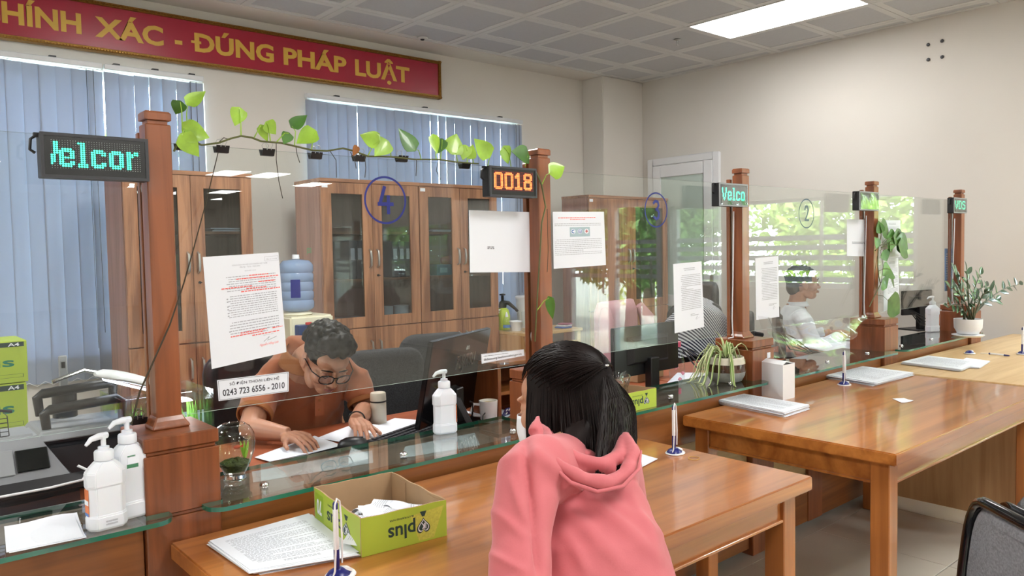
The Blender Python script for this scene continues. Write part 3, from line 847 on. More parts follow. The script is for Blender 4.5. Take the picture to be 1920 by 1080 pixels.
# ------------------------------------------------------------ LED number signs
FONT = {
 'V': ["1100011", "1100011", "1100011", "1100011", "1100011", "0110110", "0110110", "0110110", "0110110", "0011100", "0011100", "0001000"],
 '|': ["011", "011", "011", "011", "011", "011", "110", "110", "110", "110", "100", "000"],
 'e': ["000000", "000000", "000000", "011110", "111111", "110011", "110011", "111111", "110000", "110011", "111111", "011110"],
 'l': ["1110", "0110", "0110", "0110", "0110", "0110", "0110", "0110", "0110", "0110", "1111", "1111"],
 'c': ["000000", "000000", "000000", "011110", "111111", "110011", "110000", "110000", "110000", "110011", "111111", "011110"],
 'o': ["000000", "000000", "000000", "011110", "111111", "110011", "110011", "110011", "110011", "110011", "111111", "011110"],
 'r': ["00000", "00000", "00000", "11011", "11111", "11100", "11000", "11000", "11000", "11000", "11000", "11000"],
 '0': ["0111110", "1111111", "1100011", "1100011", "1100011", "1100011", "1100011", "1100011", "1100011", "1100011", "1111111", "0111110"],
 '1': ["001100", "011100", "111100", "111100", "001100", "001100", "001100", "001100", "001100", "001100", "111111", "111111"],
 '8': ["0111110", "1111111", "1100011", "1100011", "1111111", "0111110", "1111111", "1100011", "1100011", "1100011", "1111111", "0111110"],
 'D': ["1111100", "1111110", "1100011", "1100011", "1100011", "1100011", "1100011", "1100011", "1100011", "1100011", "1111110", "1111100"],
 'S': ["0111110", "1111111", "1100011", "1100000", "1110000", "0111110", "0000111", "0000011", "0000011", "1100011", "1111111", "0111110"]}
def emit(name, c, s):
    mt, nt, b = newmat(name)
    b.inputs['Base Color'].default_value = rgb(*c); b.inputs['Emission Color'].default_value = rgb(*c); b.inputs['Emission Strength'].default_value = s
    return mt
M['led_g'] = emit('led_green', (60, 255, 190), 2.6)
M['led_r'] = emit('led_orange', (255, 120, 60), 2.6)
M['led_off'] = emit('led_unlit', (150, 160, 155), .05)
M['led_red'] = emit('led_red_dim', (200, 30, 25), 1.0)
M['led_panel'] = mat('led_panel', (8, 12, 12), .25)
def led_sign(cs, mt_on, x0, x1, z0, z1, y, side, lab, off=None, film=False):
    w, h, dp = x1-x0, z1-z0, .042
    t = thing('led_sign', lab, 'LED sign', (x0, y, z0), group='LED number signs at the posts')
    b = B().box(0, w, .003, dp, 0, h); mk('housing', b, M['black'], t, smooth=0, bevel=.002)
    f_ = .007
    b = B().box(0, w, -.001, .003, 0, f_).box(0, w, -.001, .003, h-f_, h).box(0, f_, -.001, .003, f_, h-f_).box(w-f_, w, -.001, .003, f_, h-f_)
    mk('bezel', b, M['dgrey'] if not film else M['grey'], t, smooth=0)
    mk('panel', B().box(f_, w-f_, .001, .0028, f_, h-f_), M['led_panel'], t, smooth=0)
    rows = 14
    grid = [''] * 12
    for c in cs:
        for k in range(12): grid[k] += FONT[c][k]+('0' if c not in '|' else '')
    ncol = max(len(g) for g in grid)
    ax0, ax1, az0, az1 = w*.085, w*.925, h*.2, h*.86
    pc, pr = (ax1-ax0)/ncol, (az1-az0)/rows
    on, of = B(), B()
    for r_ in range(rows):
        for c_ in range(ncol):
            x = ax0+pc*(c_+.5); z = az1-pr*(r_+.5)
            lit = r_ >= 1 and r_-1 < 12 and c_ < len(grid[r_-1]) and grid[r_-1][c_] == '1'
            s_ = .43 if lit else .15
            q, q2 = pc*s_, pr*s_
            vs = [(x+q*math.cos(a), 0.0006, z+q2*math.sin(a)) for a in [PI/4*i_ for i_ in range(8)]]
            (on if lit else of).add(vs, [tuple(range(8))])
    mk('lit_lamps', on, mt_on, t, smooth=0, kind='stuff')
    mk('unlit_lamps', of, off or M['led_off'], t, smooth=0, kind='stuff')
    b = B()
    b.tube([(-.004, dp*.6, h*.93), (-.014, dp*.6, h*.85), (-.016, dp*.6, h*.62), (-.006, dp*.6, h*.55)], .0035, 6)
    b.box(-.008, .004, dp*.5, dp*.75, h*.9, h*1.0)
    mk('hook', b, M['black'], t)
    if film: mk('clear_wrap', B().sheet([(f_, -.004, f_), (w-f_, -.004, f_), (w-f_, -.004, h-f_), (f_, -.004, h-f_)], .0004, 10, 6, lambda u, v: .0015*math.sin(17*u+9*v)*math.sin(6*v+4*u)), M['film'], t)
    return t
def led_at(cs, mt_on, pl, pr_, pb, lab, **k):
    y = YP-.0445
    a = at(*pl, y=y); b_ = at(*pr_, y=y); c = at(*pb, y=y)
    led_sign(cs, mt_on, a.x, b_.x, c.z, a.z, y, 0, lab, **k)
led_at('|elcor', M['led_g'], (74, 246), (277, 258), (77, 332), 'black LED sign with green letters on the first post')
led_at('0018', M['led_r'], (918, 310), (1006, 316), (918, 368), 'black LED sign showing 0018 in orange-red dots beside the second post', off=M['led_red'])
led_at('Velco', M['led_g'], (1349, 342), (1402, 345), (1349, 386), 'small LED sign with green letters on the third post, film over its face', film=True)
led_at('||', M['led_off'], (1612, 358), (1648, 359), (1612, 394), 'LED sign washed out by glare on the fourth post', film=True)
led_at('VDS', M['led_g'], (1789, 370), (1813, 371), (1789, 399), 'LED sign reading VDS on the farthest post', film=True)

# ------------------------------------------------------------ tables
def table(x0, x1, y0, y1, lab):
    t = thing('table', lab, 'table', (x0, y0, 0), group='solid wood writing tables')
    w, d = x1-x0, y1-y0
    mk('tabletop', B().box(0, w, 0, d, ZT-.042, ZT), M['table'], t, smooth=30, bevel=.004, seg=2)
    L_ = .065; i_ = .035
    for (xa, ya) in ((i_, i_), (w-i_-L_, i_), (i_, d-i_-L_), (w-i_-L_, d-i_-L_)):
        mk('leg', B().box(xa, xa+L_, ya, ya+L_, 0, ZT-.0425), M['table_z'], t, smooth=0, bevel=.003)
    def apron(p, q, o, name='apron'):
        (xa, ya), (xb, yb) = p, q
        b = B()
        if ya == yb:
            b.box(xa, xb, ya, ya+.02, ZT-.125, ZT-.0425).box(xa, xb, ya+o*.006-(.003 if o < 0 else -.003), ya+.02+o*.006, ZT-.125, ZT-.117)
        else:
            b.box(xa, xa+.02, ya, yb, ZT-.125, ZT-.0425).box(xa+min(o*.006, 0), xa+.02+max(0, o*.006), ya, yb, ZT-.125, ZT-.117)
        mk(name, b, M['table'], t, smooth=0, bevel=.001)
    apron((i_+L_, i_+.012), (w-i_-L_, i_+.012), -1); apron((i_+L_, d-i_-.032), (w-i_-L_, d-i_-.032), 1)
    apron((i_+.012, i_+L_), (i_+.012, d-i_-L_), -1); apron((w-i_-.032, i_+L_), (w-i_-.032, d-i_-L_), 1)
    return t
ty = YB-.004
p = at(322, 1020, z=ZT); q = at(1524, 893, z=ZT)
T1 = (p.x, q.x, q.y, ty)
table(T1[0], T1[1], T1[2], T1[3], 'varnished wooden table in the foreground, where the pink-hooded woman leans')
p = at(1302, 776, z=ZT); q = at(1680, 852, z=ZT)
T2 = (q.x, q.x+1.62, q.y, ty)
table(T2[0], T2[1], T2[2], T2[3], 'varnished wooden table in the middle, with a white box and stacked forms')
# pale desk with a panel leg at the far right
x0 = T2[1]+.06; x1 = XR-.03
t = thing('desk', 'pale beige panel-legged desk against the right wall', 'desk', (x0, 1.05, 0))
dw = x1-x0; dd = ty-1.05
mk('desktop', B().box(0, dw, 0, dd, ZT-.028, ZT-.002), M['light_wood'], t, smooth=0, bevel=.002)
mk('side_panel', B().box(.03, .055, .02, dd-.03, .05, ZT-.0285), M['light_wood_z'], t, smooth=0)
mk('side_panel', B().box(dw-.055, dw-.03, .02, dd-.03, .05, ZT-.0285), M['light_wood_z'], t, smooth=0)
mk('modesty_panel', B().box(.056, dw-.056, dd-.08, dd-.06, .25, ZT-.0285), M['light_wood'], t, smooth=0)
for xx in (.0425, dw-.0425):
    for yy in (.06, dd-.08): mk('foot', B().lathe([(.012, 0), (.014, .01), (.018, .03), (.018, .05)], (xx, yy, 0), n=12), M['black'], t)

# worktops on the staff side
WN = ['copier bay', 'orange-shirted man\'s place', 'second workplace with the black monitor', 'dark-haired man\'s place behind window 2', 'last workplace by the right wall']
for i in range(5):
    x0 = -.75 if i == 0 else PX[i-1]+.01; x1 = PX[i]-.01
    t = thing('staff_worktop', 'reddish brown worktop behind the glass, '+WN[i], 'desk', (x0, 2.20, 0), group='worktops behind the glass')
    w = x1-x0
    mk('worktop', B().box(0, w, 0, .62, ZT-.03, ZT), M['desk_s'], t, smooth=0, bevel=.002)
    mk('front_panel', B().box(0, w, 0, .02, .02, ZT-.0305), M['counter_x'], t, smooth=0)
    mk('side_panel', B().box(0, .02, .021, .6, .02, ZT-.0305), M['counter'], t, smooth=0)
    mk('side_panel', B().box(w-.02, w, .021, .6, .02, ZT-.0305), M['counter'], t, smooth=0)

# ------------------------------------------------------------ cabinets
def handle(b, x, z, y, l=.13):
    b.tube([(x, y, z-l/2), (x, y-.022, z-l/2+.012), (x, y-.028, z), (x, y-.022, z+l/2-.012), (x, y, z+l/2)], [.006, .0085, .009, .0085, .006], 8)
def cabinet(x0, y0, w, d, h, split, lab, kind='glass', side='L'):
    t = thing('filing_cabinet', lab, 'cabinet', (x0, y0, 0), group='wooden filing cabinets along the back wall')
    b = B().box(0, .018, .02, d, 0, h-.02).box(w-.018, w, .02, d, 0, h-.02).box(.018, w-.018, d-.01, d, 0, h-.02).box(.018, w-.018, .02, d-.01, 0.05, .07)
    b.box(.018, w-.018, .021, d-.01, split-.01, split+.008)
    mk('carcass', b, M['cab_side'], t, smooth=0)
    mk('top_board', B().box(-.006, w+.006, -.006, d, h-.02, h+.006), M['cab_x'], t, smooth=0, bevel=.002)
    mk('plinth', B().box(.02, w-.02, .03, .05, 0, .05), M['dark_in'], t, smooth=0)
    zt_ = h-.022; zb_ = split+.006
    shelves = [zb_+(zt_-zb_)*k for k in (.33, .66)]
    if kind == 'glass':
        for z in shelves: mk('shelf', B().box(.019, w-.019, .03, d-.012, z-.009, z+.009), M['cab_x'], t, smooth=0)
    doors = [(0.002, w/2-.0015, 1), (w/2+.0015, w-.002, 0)]
    for di, (a, c, hr) in enumerate(doors):
        gl = kind == 'glass' or (kind == 'mixed' and di == 1)
        fw = .078
        if gl:
            b = B().box(a, a+fw, 0, .019, zb_, zt_).box(c-fw, c, 0, .019, zb_, zt_).box(a+fw, c-fw, 0, .019, zb_, zb_+fw).box(a+fw, c-fw, 0, .019, zt_-fw, zt_)
            dr = mk('upper_door', b, M['cab'], t, smooth=0, bevel=.0015)
            mk('pane', B().box(a+fw-.002, c-fw+.002, .008, .012, zb_+fw-.002, zt_-fw+.002), M['cab_glass'], dr, smooth=0)
        else:
            dr = mk('upper_door', B().box(a, c, 0, .019, zb_, zt_), M['cab'], t, smooth=0, bevel=.0015)
        b = B(); handle(b, c-.03 if hr else a+.03, zb_+(zt_-zb_)*.48, 0); mk('handle', b, M['steel'], dr)
        if not hr:
            b = B(); b.M = T((a+.035, 0, zb_+(zt_-zb_)*.36)) @ RX(PI/2); b.lathe([(.009, 0), (.009, .006), (.001, .006)], n=14)
            b.M = Matrix.Identity(4); b.box(a+.030, a+.040, -.03, -.006, zb_+(zt_-zb_)*.36-.003, zb_+(zt_-zb_)*.36+.003)
            mk('key', b, M['black'], dr)
        dr = mk('lower_door', B().box(a, c, 0, .019, .05, split-.002), M['cab'], t, smooth=0, bevel=.0015)
        b = B(); handle(b, c-.035 if hr else a+.035, split-.16, 0); mk('handle', b, M['steel'], dr)
    mk('number_sticker', B().box(.01, .055, -.0015, 0.0, h-.06, h-.035), M['paper'], t, smooth=0)
    return t, shelves
CY = 5.0
ch_ = at(600, 333, y=CY).z-.006
fa0 = at(231, 400, y=CY).x; fa1 = at(472, 400, y=CY).x-.0
fb0 = at(602, 400, y=CY).x; fbm = at(786, 400, y=CY).x; fb1 = at(932, 430, y=CY).x
sp_ = at(608, 622, y=CY).z
cabs = []
fa1 = at(474, 420, y=CY).x
cabs.append(cabinet(fa0, CY, fa1-fa0, .40, ch_, sp_, 'brown glazed filing cabinet on the left, behind the taped form'))
cabs.append(cabinet(fb0, CY, fbm-fb0-.004, .40, ch_, sp_, 'brown glazed filing cabinet beside the water dispenser, seen through the ringed 4'))
cabs.append(cabinet(fbm+.004, CY, fb1-fbm, .40, ch_, sp_, 'brown glazed filing cabinet with teal boxes on its shelf, half behind the blank sheet'))
yc = 5.06
c0 = at(1105, 450, y=yc).x; c1 = at(1252, 450, y=yc).x
cabs.append(cabinet(c0, yc, c1-c0, .36, at(1105, 366, y=yc).z, at(1106, 585, y=yc).z, 'brown cabinet with one solid and one glazed door, left of the white door', kind='mixed'))
b = B(); p = at(586, 470, x=fb0)
b.M = T((fb0-.0006, 5.2, p.z)) @ RZ(-PI/2)
put_text(b, 'JDS', Matrix.Identity(4), size=.05, bold=.02)
tag(mk('cabinet_sticker', b, mat('green_sticker', (90, 160, 100), .6), smooth=0), 'small green lettering sticker on the side of the cabinet by the dispenser', 'sticker')

# ------------------------------------------------------------ sheets of paper, print and signs
def bil(c):
    a, b2, cc, d = [Vector(p) for p in c]        # bottom-left, bottom-right, top-right, top-left
    return lambda u, v: a*(1-u)*(1-v)+b2*u*(1-v)+cc*u*v+d*(1-u)*v
def decal(b, P, s_, u0, u1, v0, v1, off, bold=.0, flip=False, shear=0.0, fn=None):
    """letters laid into the patch u0..u1, v0..v1 of surface P"""
    vs, fs = text(s_, 1.0, bold, 0.0, 'CENTER', shear)
    if not vs: return
    X = [v[0] for v in vs]; Z = [v[2] for v in vs]
    x0, x1, z0, z1 = min(X), max(X), min(Z), max(Z)
    out = []
    for v in vs:
        a = (v[0]-x0)/(x1-x0); c = (v[2]-z0)/(z1-z0)
        if flip: a, c = 1-a, 1-c
        u_, v_ = u0+(u1-u0)*a, v0+(v1-v0)*c
        out.append(P(u_, v_)+off+(fn(u_, v_) if fn else Vector((0, 0, 0))))
    b.add(out, fs)
def rect(b, P, u0, u1, v0, v1, off, nu=1, fn=None):
    for i in range(nu):
        a, c = u0+(u1-u0)*i/nu, u0+(u1-u0)*(i+1)/nu
        q = [(a, v0), (c, v0), (c, v1), (a, v1)]
        b.add([P(u, v)+off+(fn(u, v) if fn else Vector((0, 0, 0))) for u, v in q], [(0, 1, 2, 3)])
def body_lines(b, P, u0, u1, vt, vb, n, off, rnd, th=.35, fn=None, ragged=True):
    """small print too far away to read: rows of word-length dashes"""
    dv = (vt-vb)/n
    for i in range(n):
        v = vt-dv*(i+.5); u = u0+(rnd.choice([0, 0, 0, .03]))
        end = u1 if rnd.random() < .72 or not ragged else u0+(u1-u0)*rnd.uniform(.25, .85)
        while u < end:
            w = rnd.uniform(.012, .05)
            rect(b, P, u, min(u+w, end), v-dv*th/2, v+dv*th/2, off, 1, fn)
            u += w+.009
def glass_sheet_sign(name, label, cat, px4, y=None, t=.0007, mt='paper', group=None):
    y = y if y is not None else YG+.0205
    tl, tr, br, bl = [at(*p, y=y) for p in px4]
    org = bl.copy()
    th = thing(name, label, cat, org, group=group)
    L_ = [bl-org, br-org, tr-org, tl-org]
    mk('sheet', B().sheet(L_, t), M[mt], th, smooth=0)
    return th, bil(L_)
FR = Vector((0, -.0011, 0))
# the filled-in form next to the man
th, P = glass_sheet_sign('notice_sheet', 'white A4 form with red handwriting taped to the glass beside the orange-shirted man', 'form', ((380, 482), (522, 473), (537, 660), (397, 692)), group='papers taped to the glass')
b, r_, lt_ = B(), B(), B(); rnd = random.Random(3)
decal(b, P, 'Mẫu số 14-HSB', .82, .97, .935, .95, FR); 
for q in ((.80, .99, .965, .967), (.80, .99, .922, .924), (.80, .803, .922, .967), (.987, .99, .922, .967)): rect(b, P, *q, FR)
decal(b, P, 'CỘNG HÒA XÃ HỘI CHỦ NGHĨA VIỆT NAM', .36, .83, .897, .915, FR, .01)
decal(b, P, 'Độc lập - Tự do - Hạnh phúc', .46, .73, .875, .892, FR, .01)
decal(b, P, 'ĐƠN ĐỀ NGHỊ', .52, .67, .84, .855, FR, .01)
body_lines(b, P, .27, .93, .81, .66, 7, FR, rnd)
body_lines(b, P, .27, .93, .63, .42, 10, FR, rnd)
body_lines(b, P, .27, .93, .39, .24, 6, FR, rnd)
for v in (.60, .575, .53, .505, .47, .445, .30): rect(b, P, .255, .275, v-.006, v+.006, FR*.9)
decal(b, P, 'Người làm đơn', .70, .84, .205, .217, FR)
for (u0, u1, v) in ((.57, .83, .80), (.37, .97, .775), (.69, .92, .732), (.20, .60, .70), (.52, .80, .678), (.45, .98, .655), (.83, .97, .268), (.27, .70, .253), (.40, .75, .272), (.52, .92, .23)):
    body_lines(r_, P, u0, u1, v+.009, v-.009, 1, FR*1.5, rnd, .55, ragged=False)
decal(r_, P, 'Nguyễn Hồng Linh', .64, .90, .105, .14, FR, .0, shear=.4)
lt_.tube([P(.70, .15)+FR, P(.78, .19)+FR, P(.75, .155)+FR, P(.88, .178)+FR], .0004, 4)
mk('print', b, M['print_l'], th, smooth=0); mk('handwriting', r_, M['red_ink'], th, smooth=0, label='red handwriting'); mk('signature', lt_, M['print'], th, smooth=0)
# phone number
th, P = glass_sheet_sign('phone_sign', 'small white sign with a printed telephone number under the red-inked form', 'sign', ((407, 713), (541, 697), (541, 734), (410, 752)), group='papers taped to the glass')
b = B(); decal(b, P, 'SỐ ĐIỆN THOẠI LIÊN HỆ', .16, .86, .64, .88, FR, .012); decal(b, P, '0243 723 6556 - 2010', .06, .94, .20, .52, FR, .02)
mk('print', b, M['print'], th, smooth=0, label='black sign lettering')
b = B()
for q in ((.012, .988, .95, .965), (.012, .988, .035, .05), (.012, .016, .035, .965), (.984, .988, .035, .965)): rect(b, P, *q, FR)
mk('border', b, M['print'], th, smooth=0)
# sheet that carries a code in the photograph (the code itself is left out)
th, P = glass_sheet_sign('code_sheet', 'plain white laminated sheet taped on the glass left of the second post', 'sheet', ((879, 394), (1002, 398), (1003, 510), (881, 511)), y=YG+.018, group='papers taped to the glass')
b = B(); body_lines(b, P, .26, .40, .425, .375, 2, FR, random.Random(5), .5); mk('print', b, M['print'], th, smooth=0, kind='stuff')
mk('laminate_edge', B().sheet([P(-.01, -.01)+Vector((0, .0012, 0)), P(1.01, -.01)+Vector((0, .0012, 0)), P(1.01, 1.01)+Vector((0, .0012, 0)), P(-.01, 1.01)+Vector((0, .0012, 0))], .0002), M['clear'], th, smooth=0)
# information sheet with three round logos
th, P = glass_sheet_sign('notice_sheet', 'white notice with a red heading and three small round logos, right of the second post', 'notice', ((1036, 397), (1132, 397), (1136, 497), (1038, 504)), group='papers taped to the glass')
b, r_ = B(), B(); rnd = random.Random(6)
body_lines(r_, P, .10, .82, .90, .88, 1, FR, rnd, .7, ragged=False); body_lines(r_, P, .32, .62, .872, .852, 1, FR, rnd, .7, ragged=False)
body_lines(b, P, .03, .93, .80, .74, 2, FR, rnd, .35); body_lines(b, P, .03, .93, .52, .22, 9, FR, rnd, .3)
mk('print', b, M['print_l'], th, smooth=0, kind='stuff'); mk('heading', r_, M['red_ink'], th, smooth=0, label='red heading')
b = B(); rect(b, P, .31, .70, .55, .72, FR); mk('logo_strip', b, mat('logo_strip', (168, 190, 198), .6), th, smooth=0, label='pale blue strip')
for uc, c, k in ((.37, (60, 110, 170), 0), (.50, (40, 100, 180), 1), (.63, (200, 60, 60), 2)):
    b = B(); n = 20
    b.add([P(uc+.045*math.cos(2*PI*i/n), .645+.045*math.sin(2*PI*i/n))+FR*2 for i in range(n)], [tuple(range(n))])
    mk('round_logo', b, M['paper'], th, smooth=0)
    b = B()
    if k == 2: rect(b, P, uc-.007, uc+.007, .615, .675, FR*3); rect(b, P, uc-.027, uc+.027, .638, .652, FR*3)
    elif k == 1:
        for i in range(n):
            if i not in (2, 3): b.add([P(uc+r2*math.cos(2*PI*(i+j)/n), .645+r2*math.sin(2*PI*(i+j)/n))+FR*3 for r2, j in ((.034, 0), (.034, 1), (.026, 1), (.026, 0))], [(0, 1, 2, 3)])
        b.tube([P(uc-.015, .65)+FR*3, P(uc-.003, .632)+FR*3, P(uc+.025, .67)+FR*3], .0006, 4)
    else:
        for i in range(3, 17): b.add([P(uc+r2*math.cos(2*PI*(i+j)/n), .645+r2*math.sin(2*PI*(i+j)/n))+FR*3 for r2, j in ((.034, 0), (.034, 1), (.018, 1), (.018, 0))], [(0, 1, 2, 3)])
    mk('logo_mark', b, mat('logo_colour', c, .6), th, smooth=0)
# web address strip
th, P = glass_sheet_sign('address_strip', 'narrow pale strip printed with a web address on the lower edge of the glass', 'sign', ((902, 664), (982, 655), (983, 667), (903, 682)), group='papers taped to the glass')
b = B(); decal(b, P, 'dichvucong.baohiemxahoi.gov.vn', .05, .93, .16, .52, FR, .015); body_lines(b, P, .05, .62, .80, .68, 1, FR, rnd, .5)
mk('print', b, M['print'], th, smooth=0, label='dark web address lettering')
b = B()
for q in ((.01, .99, .93, .96), (.01, .99, .04, .07), (.01, .015, .04, .96), (.985, .99, .04, .96)): rect(b, P, *q, FR)
mk('border', b, M['print_l'], th, smooth=0)
def form(px4, lab, seed, y=None, sig=True):
    th, P = glass_sheet_sign('notice_sheet', lab, 'form', px4, y=y, group='papers taped to the glass')
    b = B(); rnd = random.Random(seed)
    body_lines(b, P, .35, .75, .93, .88, 2, FR, rnd, .5, ragged=False); body_lines(b, P, .25, .93, .83, .30, 20, FR, rnd, .4)
    if sig: body_lines(b, P, .55, .90, .24, .20, 2, FR, rnd, .5); b.tube([P(.7, .15)+FR, P(.78, .19)+FR, P(.74, .14)+FR, P(.86, .17)+FR], .0005, 4)
    mk('print', b, M['print_l'], th, smooth=0)
form(((1262, 495), (1315, 490), (1320, 613), (1265, 625)), 'long printed form taped to the glass above the black monitor, below the ringed 3', 21)
form(((1416, 484), (1459, 480), (1461, 594), (1418, 600)), 'printed form in a clear sleeve on the glass just right of the third post', 22)
th, P = glass_sheet_sign('code_sheet', 'whitish sheet with two printed lines on the glass left of the vine-covered post', 'sheet', ((1588, 411), (1634, 412), (1634, 481), (1588, 480)), group='papers taped to the glass')
b = B(); body_lines(b, P, .2, .8, .40, .33, 2, FR, rnd, .4); mk('print', b, M['print'], th, smooth=0, kind='stuff')
form(((1653, 413), (1688, 413), (1688, 481), (1653, 482)), 'upper of two printed sheets on the glass just right of the vine-covered post', 23, sig=False)
form(((1656, 484), (1684, 483), (1686, 572), (1657, 584)), 'lower of two printed sheets on the glass just right of the vine-covered post', 24)
th, P = glass_sheet_sign('poster', 'blue printed poster hanging on the right wall behind the last screen', 'poster', ((1771, 466), (1796, 466), (1796, 545), (1771, 546)), y=YG+.06)
for o in th.children: o.data.materials[0] = mat('blue_poster', (110, 158, 214), .6, var=.12, scale=25)
b = B(); body_lines(b, P, .1, .9, .9, .1, 14, FR, rnd, .35); mk('print', b, M['paper'], th, smooth=0)

# loose sheets and stacks lying on the tables
def pxquad(px4, z): return [at(*p, z=z) for p in px4]
def stack(name, lab, cat, px4, z, n, th_=.0009, spread=.006, seed=1, group=None, printed=True, lines=26, mt='paper', orient=0, wav=.0):
    """px4: corners on the surface; the sheets of the pile are parts"""
    rnd = random.Random(seed); q = pxquad(px4, z); c = sum(q, Vector())/4
    t = thing(name, lab, cat, (c.x, c.y, z), group=group)
    zz = 0.0003
    for k in range(n):
        a = rnd.uniform(-.02, .02)*spread/.006; dx = rnd.uniform(-spread, spread); dy = rnd.uniform(-spread, spread)
        if k == n-1: a = dx = dy = 0
        L_ = []
        for p in q:
            v = p-c; L_.append(Vector((v.x*math.cos(a)-v.y*math.sin(a)+dx, v.x*math.sin(a)+v.y*math.cos(a)+dy, zz)))
        w_ = (lambda u, v: wav*(math.sin(5*u+k)*math.sin(4*v)+1)*(.4+.6*u)) if wav else None
        mk('sheet', B().sheet(L_, th_, 6 if wav else 1, 6 if wav else 1, w_), M[mt], t, smooth=30 if wav else 0)
        top = L_; zz += th_+.0003
    if printed:
        P = bil([top[i] for i in (3, 2, 1, 0)] if orient == 0 else [top[(i+orient) % 4] for i in (3, 2, 1, 0)])
        off = Vector((0, 0, th_+.00025))
        fn = None
        b = B(); body_lines(b, P, .34, .68, .93, .885, 2, off, rnd, .5, ragged=False)
        body_lines(b, P, .10, .9, .86, .12, lines, off, rnd, .38)
        mk('print', b, M['print_l'], t, smooth=0)
    return t
ST = 'paper stacks on the public side'
stack('paper_stack', 'loose stack of printed forms on the front table, left of the lime-green box', 'papers', ((393, 1022), (470, 1078), (673, 1043), (579, 970)), ZT, 9, seed=2, group=ST, spread=.012, orient=1)
stack('paper_stack', 'thick neat stack of forms on the near left corner of the middle table', 'papers', ((1342, 757), (1470, 783), (1517, 768), (1378, 744)), ZT, 18, seed=3, group=ST, spread=.005)
stack('paper_stack', 'fanned-out stack of forms behind the upright pen on the middle table', 'papers', ((1536, 706), (1640, 724), (1712, 704), (1602, 690)), ZT, 14, seed=4, group=ST, spread=.012)
stack('paper_stack', 'two-tier stack of forms on the pale desk by the right wall', 'papers', ((1690, 683), (1800, 697), (1836, 682), (1740, 671)), ZT, 12, seed=5, group=ST, spread=.006)
stack('paper_stack', 'short pile of forms poking out behind the stack on the pale desk', 'papers', ((1790, 688), (1836, 691), (1856, 679), (1812, 673)), ZT, 6, seed=6, group=ST, spread=.005, printed=False)
stack('paper_sheet', 'small torn white slip lying alone on the middle table', 'paper', ((1673, 748), (1690, 756), (1713, 753), (1695, 747)), ZT, 1, printed=False, wav=.002)
stack('paper_sheet', 'white booklet corner showing past the pink sleeve on the front table', 'paper', ((1150, 872), (1195, 880), (1230, 862), (1190, 850)), ZT, 4, printed=False)
q = at(1301, 860, z=ZT)
b = B(); n = 36
b.tube([(.020*math.cos(2*PI*i/n), .018*math.sin(2*PI*i/n)*(1+.1*math.sin(4*PI*i/n)), .0015) for i in range(n+1)], .0010, 6)
tag(mk('rubber_band', b, mat('rubber_band', (206, 160, 70), .5), loc=(q.x, q.y, ZT)), 'thin yellow rubber band lying on the front table near the pen stand', 'rubber band')
# folded paper on the left ledge
stack('folded_paper', 'folded white sheet with creases on the left ledge, beside the sanitizer bottles', 'paper', ((12, 1040), (157, 1013), (138, 970), (8, 990)), ZL+.004, 2, .0012, printed=False, wav=.006, seed=8)

# white box
p0, p1, p2 = at(1468, 751, z=ZT), at(1426, 741, z=ZT), at(1491, 745, z=ZT)
p1 = p0+(p1-p0).normalized()*min(.16, (p1-p0).length); p2 = p0+(p2-p0).normalized()*.10
hz = at(1468, 685, x=p0.x).z-ZT
t = thing('white_box', 'plain white square paper box standing on the middle table against the post', 'box', (p0.x, p0.y, ZT))
e1, e2 = p1-p0, p2-p0
b = B()
def wall_box(b, e1, e2, h, t_=.0015, z0=0.0):
    n1, n2 = e1.normalized()*t_, e2.normalized()*t_
    def pr(c4): b.loft([[(p.x, p.y, z0) for p in c4], [(p.x, p.y, z0+h) for p in c4]])
    o = Vector((0, 0, 0))
    pr([o, e1, e1+n2, n2]); pr([e2, e2-n2, e1+e2-n2, e1+e2]); pr([n2, n2+n1, e2-n2+n1, e2-n2]); pr([e1+n2, e1+n2-n1, e1+e2-n2-n1, e1+e2-n2])
wall_box(b, e1, e2, hz)
mk('walls', b, M['white'], t, smooth=0)
b = B(); b.loft([[(p.x, p.y, z) for p in (Vector((.002, .002, 0)), e1*.97, (e1+e2)*.98, e2*.97)] for z in (0.0002, .0015)]); mk('bottom', b, M['white'], t, smooth=0)
cc = (e1+e2)/2
mk('flap', B().sheet([Vector((0, 0, hz)), e1+Vector((0, 0, hz)), e1*.95+e2*.4+Vector((0, 0, hz+.012)), e1*.05+e2*.4+Vector((0, 0, hz+.012))], .0012), M['white'], t, smooth=0)
mk('flap', B().sheet([e2+Vector((0, 0, hz)), e1+e2+Vector((0, 0, hz)), e1*.95+e2*.62+Vector((0, 0, hz+.004)), e1*.05+e2*.62+Vector((0, 0, hz+.004))], .0012), M['white'], t, smooth=0)

